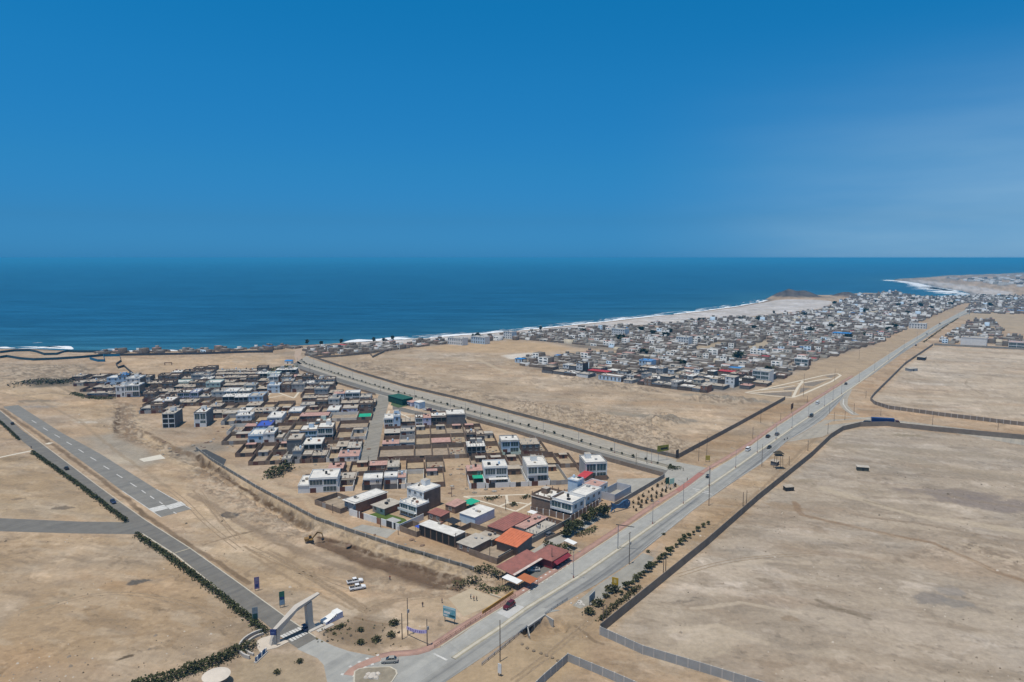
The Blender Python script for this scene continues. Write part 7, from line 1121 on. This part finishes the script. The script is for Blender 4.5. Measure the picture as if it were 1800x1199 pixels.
row("eighth row of the west block", V(400, 703) - 19, 18, [(412, 436, 'F2', dict(sb=0, dep=13, roof='white')), (437, 463, 'L2', dict(sb=0, dep=14, st=2, hut=False, roof='pale')), (530, 556, 'B1', {}), (556, 575, 'B1', {}), (586, 605, 'P1', dict(st=2, dep=8)), (606, 632, 'W2', dict(dep=9))], 250, 652, 'BLBG', 18, skip=[(464, 530)])
row("ninth row of the west block", V(400, 703), 18, [(310, 332, 'V2', {}), (333, 347, 'V2', {}), (350, 369, 'O1', {}), (370, 392, 'G2', dict(wall='off-white', stubs=False)), (392, 416, 'W2', dict(dep=13)), (417, 438, 'C1', dict(roof='white', st=2))], 250, 640, 'BLBGO', 19, skip=[(464, 528), (600, 640)])
row("tenth row of the west block", V(480, 683) - 19, 18, [(470, 492, 'L2', {}), (493, 510, 'B2', {}), (511, 535, 'G2', {}), (560, 586, 'B3', dict(st=2, wall='brown brick'))], 250, 620, 'BLBOG', 20, skip=[(590, 620)])
row("eleventh row of the west block", V(480, 683), 18, [(362, 388, 'N2', dict(dep=13)), (390, 428, 'B1', {}), (430, 458, 'L', {}), (535, 552, 'W1', {})], 262, 588, 'BLBBO', 21)
row("twelfth row of the west block", V(480, 683) + 19, 18, [(300, 330, 'N2', dict(st=1)), (471, 488, 'W2', {}), (495, 512, 'O2', {})], 255, 566, 'BBLG', 22)
row("thirteenth row of the west block", V(480, 683) + 38, 18, [(470, 492, 'N2', dict(st=2, roof='white')), (505, 520, 'K1', {})], 255, 545, 'BBBG', 23)
row("fourteenth row of the west block", V(480, 683) + 57, 18, [], 300, 520, 'BBOG', 24); row("last row of the west block", V(480, 683) + 76, 18, [], 340, 470, 'BBB', 25)
# the separate buildings at the left of the town
row("the left-hand unfinished pair", V(310, 752), 16, [(286, 308, 'F2', dict(st=3, sb=0, dep=15, hgt=9, wall='white', side='dark grey', roof='pale', lotD=None, text="unfinished three-storey building with open floors at the town's left edge")), (341, 363, 'W2', dict(st=2, sb=1, dep=15, hgt=8.6, side='dark grey', hut=True, yard='white', text="modern white house with dark glazing and dark side wall, left edge"))], 284, 364, None, 26)
row("the brick box row", V(290, 722), 17, [(268, 304, 'B3', dict(st=2, sb=0, dep=15, hgt=6.5, wall='brown brick', roof='white', text="big windowless brick box with white roof at the town's left"))], 246, 305, 'L', 27)
row("front row of the left group", V(225, 698), 14, [(204, 221, 'W2', dict(sb=0, dep=10, hgt=8, win='plain')), (222, 246, 'W2', dict(sb=0, dep=11, hgt=8.5, bal=True)), (150, 190, 'G1', dict(dep=8, roof='dusty'))], 150, 262, 'BG', 28)
row("middle row of the left group", V(225, 687), 17, [(219, 244, 'L2', dict(st=3, wall='white', hgt=9, dep=12))], 140, 262, 'BBL', 29)
row("left group's back row", V(225, 677), 20, [(184, 205, 'L1', dict(st=2, wall='pale blue', dep=12)), (205, 221, 'L2', dict(roof='bright blue', dep=12, st=2, hgt=7))], 128, 262, 'BBO', 30)
row("rearmost row of the left group", V(225, 667), 22, [], 122, 232, 'BBOL', 31)
# ------------------------------------------------------------------ houses turned to the avenue, between the ditch road and the restaurant
AA = R(-38); AU = (math.cos(AA), math.sin(AA)); AVV = (-AU[1], AU[0])
def ah(label, px, py, W_, D_, **o): o.setdefault('group', "houses between the ditch road and the avenue"); return house(label, G(px, py), AU, W_, D_, **o)
ah("white-roofed house with grey front and long red brick flank", 606, 897, 7.2, 17, st=2, hgt=4.6, wall='grey', side='red brick', roof='white', win='plain', garage=False, par=.25, over=.5); ah("cream-roofed bungalow behind the white compound", 655, 899, 7.5, 9.5, st=1, hgt=2.9, wall='off-white', side='red brick', roof='pale', par=0, garage=False, over=.4)
ah("white stepped house with lower terrace in the lawn compound", 703, 903, 10, 7, st=2, hgt=5, wall='white', side='brown brick', roof='white', win='big', garage=False, bal=True, par=.5); o = ah("tall white rear part of the stepped house with dark brick flank", 716, 890, 10, 10, st=3, hgt=8.2, wall='white', side='brown brick', roof='white', garage=False, win='plain', hut=True, par=.4)
cw = empty("compound_wall", (*G(655, 920), 0), "long white compound wall with three dark gates facing the ditch road", "wall"); P0, P1 = G(614, 905.5), G(702, 933); d_ = math.hypot(P1[0] - P0[0], P1[1] - P0[1]); ux = ((P1[0] - P0[0]) / d_, (P1[1] - P0[1]) / d_); mb = MB(); gates = [(.17, .20), (.22, .30), (.56, .65), (.75, .86), (.89, .93)]; cur = 0
for a, b2 in gates: mb.obox(P0, ux, d_ * cur, d_ * a, 0, .2, -.3, 2.7); cur = b2
mb.obox(P0, ux, d_ * cur, d_, 0, .2, -.3, 2.7); mb.obox(P0, ux, d_ - .2, d_, .203, 14, -.3, 2.5); mb.obox(P0, ux, 0, .2, .203, 12, -.3, 2.5); mb.build("wall", white, cw)
for k, (a, b2) in enumerate(gates): mb = MB(); mb.obox(P0, ux, d_ * a + .003, d_ * b2 - .003, .05, .12, 0, 2.5); mb.build("gate", [brownwood, brownwood, redbrick, darksteel, darksteel][k], cw)
sheet("compound_lawn", [(640, 907), (668, 899), (712, 912), (722, 922), (703, 932)], .03, lawnm); gz = empty("garden_gazebo", (*G(692, 925), 0), "grey gazebo roof on the compound lawn", "gazebo"); x, y = G(692, 925); mb = MB(); mb.obox((x, y), AU, -2.6, 2.6, -1.8, 1.8, 2.4, 2.55); mb.build("roof", greyplaster, gz); mb = MB()
for a in (-2.4, 2.4):
    for b2 in (-1.6, 1.6): mb.obox((x + AU[0] * a + AVV[0] * b2, y + AU[1] * a + AVV[1] * b2), AU, -.07, .07, -.07, .07, 0, 2.399)
mb.build("posts", polewood, gz)
def alot(label, px, py, W_, D_, **o): return walled_lot(label, G(px, py), AU, W_, D_, group="walled yards by the ditch road", **o)
alot("brick yard of dry earth left of the white compound", 553, 887, 17.5, 12, m=lotbrick); alot("narrow brick forecourt right of the white compound", 702.5, 934, 9.5, 7, m=lotbrick, gate=False); alot("brick yard at the lower right corner of the block", 824, 975, 13, 13, m=lotbrick, gate=False); alot("dusty yard behind the white warehouse", 800, 940, 12, 9, m=lotbrick)
ah("small pink-roofed hut among the red roofs", 783, 898, 5.5, 7, st=1, hgt=2.8, wall='brown brick', side='brown brick', roof='pink', par=0, garage=False, pitch=.4); ah("red-roofed shed next to the dark brick flank", 752, 913, 7.5, 5, st=1, hgt=2.9, wall='brown brick', roof='red', par=0, garage=False, pitch=.4); ah("long brick building with white roof and dark netting in front", 737, 941, 18.5, 5.5, st=1, hgt=4.3, wall='brown brick', side='brown brick', roof='white', par=0, win='open', garage=False)
ah("cream flat-roofed hall at the ditch road", 803, 966, 7.8, 10.5, st=1, hgt=2.7, wall='brown brick', side='brown brick', roof='pale', par=0, garage=False); ah("low grey-roofed shed behind the cream hall", 838, 952, 7.5, 5, st=1, hgt=2.5, wall='dark grey', roof='dusty', par=0, garage=False, win=None); ah("white warehouse with two clean white roofs", 808, 917, 8.2, 12, st=1, hgt=3.6, wall='pale blue', side='lavender', roof='white', par=0, garage=False, win=None)
ah("long dull-red shed roof beside the white warehouse", 857, 938, 8, 17, st=1, hgt=3.0, wall='brown brick', side='dark grey', roof='red', par=0, garage=False, win=None, pitch=.5); ah("faded pink terrace roof along the service lane", 901, 936, 6, 15, st=1, hgt=2.9, wall='grey', side='brown brick', roof='pink', par=0, garage=False, win=None); ah("rubble-topped low roof at the service lane wall", 924, 944, 5, 13, st=1, hgt=2.3, wall='grey', side='grey', roof='pale', par=0, stubs=True, garage=False, win=None)
ah("barn with a bright orange-red sloping roof", 873, 966, 9.6, 8.5, st=1, hgt=3.6, wall='brown brick', side='dark grey', roof='orange-red', par=0, win=None, garage=False, pitch=1.6, over=.4)
hr = empty("restaurant", (*G(962, 997), 0), "restaurant with dark red hipped roof and red awnings by the avenue", "restaurant"); P0 = G(938, 990); mb = MB(); mb.obox(P0, AU, 0, 7.6, 0, 9.5, -.2, 3.1); mb.build("wall", mat("restaurant_red", (.25, .045, .05), .8, .2), hr); Qp = lambda a, b2, z: (P0[0] + AU[0] * a + AVV[0] * b2, P0[1] + AU[1] * a + AVV[1] * b2, z)
mb = MB(); mb.loft([[Qp(-.6, -.6, 3.1), Qp(8.2, -.6, 3.1), Qp(8.2, 10.1, 3.1), Qp(-.6, 10.1, 3.1)], [Qp(-.5, -.5, 3.25), Qp(8.1, -.5, 3.25), Qp(8.1, 10.0, 3.25), Qp(-.5, 10.0, 3.25)], [Qp(2.6, 2.8, 4.9), Qp(5.0, 2.8, 4.9), Qp(5.0, 7.0, 4.9), Qp(2.6, 7.0, 4.9)]]); o = mb.build("roof", redtile, hr); bpy_fix(o); mb = MB(); mb.loft([[Qp(7.62, .2, 3.0), Qp(9.6, .2, 2.0), Qp(9.6, 9.4, 2.0), Qp(7.62, 9.4, 3.0)], [Qp(7.62, .2, 3.08), Qp(9.65, .2, 2.08), Qp(9.65, 9.4, 2.08), Qp(7.62, 9.4, 3.08)]]); o = mb.build("awning", mat("awning_red", (.22, .03, .045), .8, .2), hr); bpy_fix(o)
def canopy(label, px, py, W_, D_, h, rm, rise=.6, edge=None):
    P = G(px, py); root = empty("canopy", (*P, 0), label, "canopy"); mb = MB(); q = lambda a, b2: (P[0] + AU[0] * a + AVV[0] * b2, P[1] + AU[1] * a + AVV[1] * b2); mb.prism([q(0, 0), q(W_, 0), q(W_, D_), q(0, D_)], [h + rise, h, h, h + rise], [h + rise + .1, h + .1, h + .1, h + rise + .1]); mb.build("roof", rm, root); mb = MB()
    for a in (.2, W_ - .2):
        for b2 in (.2, D_ / 2, D_ - .2): p = q(a, b2); mb.tube((*p, 0), (*p, h + rise * (1 - a / W_) - .0), .06, .06, 6)
    mb.build("posts", darksteel, root)
    if edge: mb = MB(); mb.prism([q(W_ - .9, .3), q(W_ + .02, .3), q(W_ + .02, D_ - .2), q(W_ - .9, D_ - .2)], [h + rise * .9 / W_ + .105, h + .105, h + .105, h + rise * .9 / W_ + .105], [h + rise * .9 / W_ + .15, h + .15, h + .15, h + rise * .9 / W_ + .15]); mb.build("worn_edge", edge, root)
    return root
canopy("long dull-red open shed roof with a worn white edge", 872, 1016, 7.6, 17, 2.9, redtile, 1.0, mat("worn_white", (.6, .5, .45), .9, .3, .6)); canopy("bright white awning beside the orange one", 882, 1030, 6.2, 3.0, 2.5, white, .3); canopy("orange awning next to the white one by the crossing lane", 908, 1030, 5.6, 4.2, 2.4, mat("awning_orange", (.42, .14, .06), .85, .1), .3); canopy("crooked white sheet roof among the restaurant shrubs", 991, 963, 4.2, 2.6, 2.2, white, .5); canopy("black tarpaulin canopy among the red roofs", 781, 928, 5.0, 4.5, 2.6, tankblack, .4); canopy("blue tarpaulin lean-to at the dark brick flank", 729, 936, 2.6, 2.2, 2.2, RN['blue'], .2); canopy("green garden netting behind the red roofs", 812, 893, 5, 6, 2.4, RN['green'], .2); canopy("small white carport at the pink terrace", 926, 912, 3.4, 3, 2.7, white, .1)
# the white houses on the avenue corner
ah("brick-fronted house joined to the white corner house", 934, 896, 9.6, 11, st=2, hgt=6.0, wall='brown brick', side='white', roof='white', par=1.0, win=None, garage=False, hut=True, stubs=True); ah("white corner house with big dark window above the brick wall", 968, 903, 10.6, 9, st=2, hgt=6.2, wall='white', side='white', roof='white', win='big', garage=False, par=.9, tank=True, sidewin=True, bal=True); ah("white house with row of side windows along the avenue lane", 1001, 889, 8.0, 13, st=2, hgt=5.6, wall='white', side='white', roof='white', garage=False, sidewin=True, par=.5); ah("pink-terraced white house behind the side-window house", 1022, 873, 8, 9, st=2, hgt=5.4, wall='lavender', side='white', roof='pink', garage=False, sidewin=True, par=.5); ah("pale blue stair tower rising over the white houses", 998, 873, 5, 5, st=3, hgt=8.0, wall='pale blue', side='pale blue', roof='white', win=None, garage=False, par=.3, tank=True); ah("small red-roofed pavilion between the white houses and the modern house", 1014, 850, 4.5, 7, st=1, hgt=3.4, wall='grey', roof='crimson', win=None, garage=False, par=0, pitch=1.0)
alot("grey-walled compound at the corner of the paved yard", 1054, 876, 7.5, 15, m=mat("compound_grey", (.50, .50, .53), .85, .1, .4), h=3.4, gate=False, floor=MATS['grey_slab'])
wall_line("brick wall with white piers round the white corner houses", [(933, 901), (966, 907), (1003, 917), (1030, 901), (1052, 888)], 2.5, .2, brick, pil=2.6, cap=white); wall_line("grey rendered wall along the service lane", [(1003, 918), (975, 934), (940, 953), (915, 966), (876, 988)], 2.2, .2, greywall); wall_line("brown wall from the corner houses toward the pink terrace", [(933, 901), (960, 916), (990, 925)], 2.0, .2, brick)
print("near houses", NH[0])
# ------------------------------------------------------------------ the far town
rng = random.Random(77); npr = np.random.RandomState(77)
def auv(x, y): return x * AU[0] + y * AU[1], x * AVV[0] + y * AVV[1]
def aw(u, v): return (AU[0] * u + AVV[0] * v, AU[1] * u + AVV[1] * v)
special = [("white three-storey block with glazed front at the edge of the park", 1322, 672, 14, 12, dict(st=3, hgt=10, wall='white', side='white', win='big', garage=False)), ("house with a bright blue flat roof in the middle of the far town", 1462, 592, 22, 14, dict(st=2, wall='white', roof='bright blue', par=0, garage=False)), ("low shed with crimson roof at the near edge of the far town", 1033, 656, 20, 9, dict(st=1, wall='brown brick', roof='crimson', par=0, win=None, garage=False)), ("low shed with crimson roof close to the glazed three-storey block", 1262, 657, 14, 9, dict(st=1, wall='brown brick', roof='crimson', par=0, win=None, garage=False)), ("wide white and blue one-storey building facing the dirt lot", 1052, 667, 22, 10, dict(st=1, hgt=4, wall='pale blue', roof='white', garage=False)), ("two-storey white house with pink yard wall above the park", 1396, 642, 13, 10, dict(st=2, hgt=6.5, wall='white', win='big', roof='white', garage=False)), ("big white blank-walled block beyond the smooth field wall", 1688, 606, 26, 16, dict(st=2, hgt=9, wall='white', side='white', win=None, garage=False, roof='dusty')), ("white framed two-storey house right of the blank white block", 1772, 612, 16, 14, dict(st=2, hgt=7, wall='white', win='big', roof='pink', garage=False)),
    ("pale blue two-storey house with turquoise roof in the far front rows", 1123, 646, 13, 10, dict(st=2, hgt=7, wall='pale blue', side='pale blue', roof='bright blue', garage=False)), ("tall white apartment block near the beach in the far town", 1075, 590, 20, 12, dict(st=3, hgt=9, wall='white', side='white', garage=False)), ("white apartment block with many windows behind the open dirt", 1188, 606, 16, 12, dict(st=3, hgt=9.5, wall='white', side='white', garage=False)), ("white house beside the avenue far up the town edge", 1597, 577, 22, 14, dict(st=2, hgt=7, wall='white', side='white', garage=False)), ("bright blue hut at the seaward corner of the far town", 905, 637, 9, 7, dict(st=1, hgt=4, wall='pale blue', roof='bright blue', par=0, garage=False)), ("pale house with tall front beside the beach road end", 575, 617, 12, 10, dict(st=2, hgt=6, wall='white', garage=False)), ("white hotel block on the beachfront", 787, 605, 24, 10, dict(st=2, hgt=8, wall='white', side='white', garage=False)), ("pale blue hotel block next on the beachfront", 828, 603, 22, 10, dict(st=2, hgt=8, wall='pale blue', side='white', garage=False)), ("narrow white beach house with tower near the shore", 885, 595, 14, 10, dict(st=3, hgt=9, wall='white', side='white', garage=False))]
taken = []
for l_, px, py, w, d2, o in special: 
    P = G(px, py); ah(l_, px, py, w, d2, group="houses of the far town", **o); taken.append((P[0] + AU[0] * w / 2 + AVV[0] * d2 / 2, P[1] + AU[1] * w / 2 + AVV[1] * d2 / 2, max(w, d2) * .62 + 4))
ZONES = [(FARTOWN, .97, 'a'), ([(1655, 594), (1690, 568), (1735, 560), (1755, 572), (1770, 590), (1850, 600), (1850, 611), (1720, 606), (1650, 603)], .62, 'b'), ([(1698, 550), (1760, 552), (1850, 554), (1850, 532), (1740, 531), (1700, 538)], .7, 'b'), ([(170, 622), (330, 620.5), (470, 616.5), (520, 613), (515, 607), (430, 614), (330, 617), (180, 618.6)], .8, 'c'), ([(543, 626), (600, 624), (650, 620), (700, 614), (760, 606), (700, 605), (640, 607), (560, 610)], .8, 'c')]
HOLES = [[(1212, 613), (1275, 599), (1282, 606), (1228, 618)], [(1308, 612), (1352, 596), (1358, 606), (1330, 616)], [(962, 605), (1010, 612), (1110, 621), (1130, 619), (1060, 611), (1000, 603)]]
WHOLES = [GG(h) for h in HOLES]; roadP = GG(LE_PX[10:]) ; lots = []
for zone, dens, kind in ZONES:
    P = GG(zone); us = [auv(*p)[0] for p in P]; vs = [auv(*p)[1] for p in P]; v = min(vs); k = 0
    while v < max(vs):
        D = rng.uniform(11, 15); u = min(us) + rng.uniform(0, 8); q = 0
        while u < max(us):
            w = rng.choice([5.5, 6, 6.5, 7, 7, 8, 9, 12]); q += 1; c = aw(u + w / 2, v + D / 2)
            if inside(np.array([c[0]]), np.array([c[1]]), P)[0] and rng.random() < dens and not any(inside(np.array([c[0]]), np.array([c[1]]), hh)[0] for hh in WHOLES) and not any(math.hypot(c[0] - t[0], c[1] - t[1]) < t[2] for t in taken): lots.append((math.hypot(*c), u, v, w, D, kind, k, q))
            u += w + .15
            if q % 12 == 0: u += rng.uniform(4, 6)
        v += D + (rng.uniform(4.5, 6.5) if k % 2 else .4); k += 1
lots.sort(); print("far lots", len(lots))
NI = max(0, 296 - len([o for o in bpy.data.objects if o.get("category") == "house"])); cnt = {}
WALLS = ['dark brick'] * 11 + ['dark grey'] * 6 + ['grey'] * 4 + ['white'] * 4 + ['off-white'] * 2 + ['cream', 'pale blue', 'red brick', 'brown brick', 'brown brick', 'brown brick']; ROOFS = ['dusty'] * 6 + ['pale'] * 5 + ['white'] * 4 + ['pink']
def far_opts():
    wl = rng.choice(WALLS); st = rng.choice([1, 1, 1, 1, 2, 2, 3] if wl in ('white', 'pale blue') else [1, 1, 1, 1, 1, 2, 2]); return wl, st, rng.choice(ROOFS)
front = {}
for d_, u, v, w, D, kind, k, q in lots[:NI]: front.setdefault((kind, k), []).append(u)
rowsN = {key: i + 1 for i, key in enumerate(sorted(front, key=lambda e: (e[0], e[1])))}
wn = {'a': "row of the far town", 'b': "row beyond the smooth field", 'c': "row of the beach strip"}
for d_, u, v, w, D, kind, k, q in lots[:NI]:
    wl, st, rf = far_opts(); n = sorted(front[(kind, k)]).index(u) + 1; lab = f"{wl} {WORDS[st]} house, {rf} roof, {ordinal(n)} house of {ordinal(rowsN[(kind, k)])} {wn[kind]}"
    house(lab, aw(u, v), AU, w - .1, D * rng.uniform(.6, .85), st=st, wall=wl, side=rng.choice(['dark brick', 'dark grey', wl]), roof=rf, par=rng.choice([0, .5]), win='plain' if wl not in ('dark brick', 'dark grey') else None, garage=False, setback=rng.uniform(.2, 1.6), lotD=D, gate=False, yard=rng.choice(['dark brick', 'dark grey', wl]), group="houses of the far town")
# everything farther back reads as one mass of roofs
mats_f = [WN['dark brick'], mat('far_dark_wall', (.125, .105, .09), .9, .2, .2), mat('far_grey_wall', (.265, .245, .215), .9, .2, .2), mat('far_white_wall', (.62, .62, .61), .9, .12, .2), mat('far_pale_wall', (.44, .42, .39), .9, .2, .2), WN['cream'], WN['pale blue'], mat('far_dusty_roof', (.205, .18, .155), .95, .35, .15), mat('far_grey_roof', (.30, .275, .245), .95, .3, .15), mat('far_pale_roof', (.50, .48, .45), .9, .2, .15), RN['pink'], glass, RN['bright blue'], RN['crimson']]; VV = []; QQ = []; MM = []
def fbox(P, ux, x0, x1, y0, y1, z0, z1, mw, mr, side=None):
    uy = (-ux[1], ux[0]); i = len(VV)
    for z in (z0, z1):
        for a, b2 in ((x0, y0), (x1, y0), (x1, y1), (x0, y1)): VV.append((P[0] + ux[0] * a + uy[0] * b2, P[1] + ux[1] * a + uy[1] * b2, z))
    for a, b2, m in ((0, 1, mw), (1, 2, side if side is not None else mw), (2, 3, mw), (3, 0, side if side is not None else mw)): QQ.append((i + a, i + b2, i + 4 + b2, i + 4 + a)); MM.append(m)
    QQ.append((i + 4, i + 5, i + 6, i + 7)); MM.append(mr)
rest = lots[NI:]; zz = landz(np.array([aw(l[1] + l[3] / 2, l[2] + l[4] / 2)[0] for l in rest]), np.array([aw(l[1] + l[3] / 2, l[2] + l[4] / 2)[1] for l in rest]))
for (d_, u, v, w, D, kind, k, q), z in zip(rest, zz):
    P = aw(u, v); mw = rng.choice([0] * 11 + [1] * 8 + [2] * 5 + [3] * 5 + [4] * 3 + [5, 6]); st = rng.choice([1, 1, 1, 1, 2, 2, 3] if mw in (3, 6) else [1, 1, 1, 1, 2]); h = st * 2.6 + rng.uniform(-.5, .5); sb = rng.uniform(0, 3); dp = D * rng.uniform(.45, .8); mr = rng.choice([7, 7, 7, 7, 8, 8, 8, 9, 9, 10]) if rng.random() > .015 else rng.choice([12, 13]); sd_ = rng.choice([0, 1, mw])
    fbox(P, AU, .05, w - .05, sb, sb + dp, z - 1, z + h, mw, mr, sd_)
    if rng.random() < .5: fbox(P, AU, w * .2, w * .6, sb + dp * .4, sb + dp * .8, z + h + .003, z + h + 2.2, rng.choice([0, 1, 2, 3]), 8)
    if mw in (2, 3, 4, 6) and d_ < 1100:
        for s in range(st):
            for t in range(2): x = w * (.12 + .45 * t); fbox(P, AU, x, x + w * .3, sb - .06, sb - .003, z + 2.6 * s + .8, z + 2.6 * s + 1.9, 11, 11)
    if sb > .8: fbox(P, AU, .05, w - .05, 0, .2, z - .5, z + 2.2, rng.choice([0, 0, 1, mw]), 7)
    if D - sb - dp > 1.5: fbox(P, AU, .05, .25, sb + dp + .01, D - .2, z - .5, z + 2.2, 0, 7); fbox(P, AU, .05, w - .05, D - .19, D, z - .5, z + 2.2, 0, 7)
P = GG([(1655, 489), (1700, 487), (1800, 483.5), (1900, 481), (1900, 512), (1795, 509), (1745, 501), (1690, 494)])
for k in range(520):
    px, py = rng.uniform(1640, 1900), rng.uniform(481, 512); c = G(px, py)
    if not inside(np.array([c[0]]), np.array([c[1]]), P)[0]: continue
    if fbm(np.array([c[0]]), np.array([c[1]]), 220, 3, 91)[0] < .47: continue
    w = rng.uniform(10, 26); fbox(c, AU, 0, w, 0, rng.uniform(10, 22), -1, rng.uniform(3, 9), rng.choice([3, 3, 4, 2, 0]), rng.choice([8, 9, 9, 7]))
P = G(1806, 551); fbox(P, AU, -30, 12, 0, 14, 0, 5, 2, 12)
fh = np_mesh("far_houses", np.array(VV), np.array(QQ), mats_f, midx=np.array(MM)); tag(fh, "dense mass of distant low houses running back to the bay", "houses", kind="stuff")
ft = make_tree("far_tree", "dark tree crown standing among the far houses", "tree", 6.5, 3.2, 90, [leafdark, leafdark], 92, trunk=.2, crown0=.2, leaf=1.1, group="dark trees among the far houses"); fu = False
for k in range(60):
    l_ = rng.choice(lots[40:]); c = aw(l_[1] - 1.5, l_[2] - 2.5); o = place(ft, not fu, *c, zat(*c), k, "dark tree crown standing among the far houses"); fu = True; s = rng.uniform(.6, 1.3); o.scale = (s * 1.2, s * 1.2, s)
for k, (px, py) in enumerate([(540, 598.5 + 7), (600, 606), (690, 600), (657, 603), (675, 604), (565, 610), (840, 594), (950, 582), (1235, 566), (1360, 553)]): c = G(px, py); o = place(ft, False, *c, zat(*c), k, f"tall dark palm-like tree by the beach, {ordinal(k + 1)} from the coast road end", "trees along the beach"); o.scale = (.55, .55, 1.0)
pole("thin dark mast at the bay end of the far town", 1646, 530, 519, darksteel, r=.9, group=None, name="mast", cat="mast"); pole("lattice-thin mast beside the far avenue bend", 1704, 553, 537, galv, r=.6, group=None, name="mast", cat="mast")
hg = hedge("dark roadside hedge along the far right of the avenue", [(1622, 603), (1640, 590), (1660, 575), (1684, 560)], 2, 1.1, [leafdry, leafdark], seed=95, dens=1.4, leaf=.5, gap=.45, name='shrub_thicket')
hp = [stone("", 900, 900, 1.0, 300 + k, mat("heap_%s" % k, ((.30, .26, .21), (.22, .15, .11), (.36, .34, .31))[k], .95, .35, 1.2)) for k in range(3)]; hu = [0, 0, 0]; rng = random.Random(5)
for o in hp: o.data.transform(__import__('mathutils').Matrix.Translation((-G(900, 900)[0], -G(900, 900)[1], 0))); o.name = "rubble_heap"; o["category"] = "rubble heap"
for k in range(120):
    px, py = rng.choice([(rng.uniform(420, 960), rng.uniform(806, 822)), (rng.uniform(395, 580), rng.uniform(783, 788)), (rng.uniform(640, 660), rng.uniform(705, 800)), (rng.uniform(280, 400), rng.uniform(770, 800)), (rng.uniform(560, 840), rng.uniform(868, 885)), (rng.uniform(780, 1000), rng.uniform(860, 868)), (rng.uniform(380, 520), rng.uniform(715, 760)), (rng.uniform(790, 825), rng.uniform(815, 860)), (rng.uniform(600, 860), rng.uniform(940, 960))])
    j = k % 3; o = hp[j] if not hu[j] else hp[j].copy()
    if hu[j]: COL.objects.link(o)
    hu[j] = 1; o.location = (*G(px, py), 0); o.rotation_euler = (0, 0, k); s = rng.uniform(.5, 1.5); o.scale = (s, s * rng.uniform(.6, 1), s * .6); o["label"] = ("sandy", "brick-brown", "grey")[j] + " rubble heap lying in the dirt streets of the near town"; o["group"] = "rubble heaps in the dirt streets"
# loose stones and clods over the open ground
npr = np.random.RandomState(4); sv = []; sq = []; fields = [(GG(RIGHTFIELD), 900), (GG(LEFTFIELD), 420), (GG(AIRSAND), 420), (GG(MIDLOT), 500), (GG(VERGE), 260), (GG(SCRUB), 220)]
for P, n_ in fields:
    x0, x1 = max(-330, min(p[0] for p in P)), min(420, max(p[0] for p in P)); y0, y1 = max(150, min(p[1] for p in P)), min(560, max(p[1] for p in P)); x = npr.uniform(x0, x1, n_ * 14); y = y0 + (y1 - y0) * npr.rand(n_ * 14) ** 1.4; k = inside(x, y, P) & (fbm(x, y, 22, 4, 97) > .55); x, y = x[k][:n_], y[k][:n_]; z = landz(x, y)
    for a_, b_, c_ in zip(x, y, z):
        s = npr.uniform(.14, .42) * (2 if npr.rand() < .06 else 1); t = npr.uniform(0, 3); i = len(sv); ux, uy = math.cos(t) * s, math.sin(t) * s
        sv += [(a_ - ux, b_ - uy, c_ - .05), (a_ + uy * .8, b_ - ux * .8, c_ - .05), (a_ + ux, b_ + uy, c_ - .05), (a_ - uy * .8, b_ + ux * .8, c_ - .05), (a_ + npr.uniform(-.1, .1), b_, c_ + s * npr.uniform(.5, .9))]; sq += [(i, i + 1, i + 4), (i + 1, i + 2, i + 4), (i + 2, i + 3, i + 4), (i + 3, i, i + 4)]
tag(np_mesh("scattered_stones", np.array(sv), np.array(sq), [mat("field_stone", (.25, .205, .16), .95, .3, .2), mat("pale_stone", (.48, .42, .35), .95, .2, .2), mat("dry_clod", (.13, .105, .075), .95, .3, .2)], midx=np.repeat(npr.randint(0, 3, len(sq) // 4), 4)), "loose stones and dry clods scattered over the bare fields", "stones", kind="stuff")
# ------------------------------------------------------------------ the air over land and sea
hm = bpy.data.materials.new("sea_haze"); hm.use_nodes = True; t = hm.node_tree; t.nodes.clear(); ov = t.nodes.new("ShaderNodeOutputMaterial"); pv = t.nodes.new("ShaderNodeVolumePrincipled")
pv.inputs["Color"].default_value = (0.085, 0.575, 1.0, 1); pv.inputs["Density"].default_value = 0.00012; pv.inputs["Anisotropy"].default_value = 0.0; t.links.new(pv.outputs[0], ov.inputs["Volume"])
mb = MB(); mb.box(-130000, 130000, -130000, 130000, -16.0, 107.0); hz_o = mb.build("haze", hm); tag(hz_o, kind="stuff")
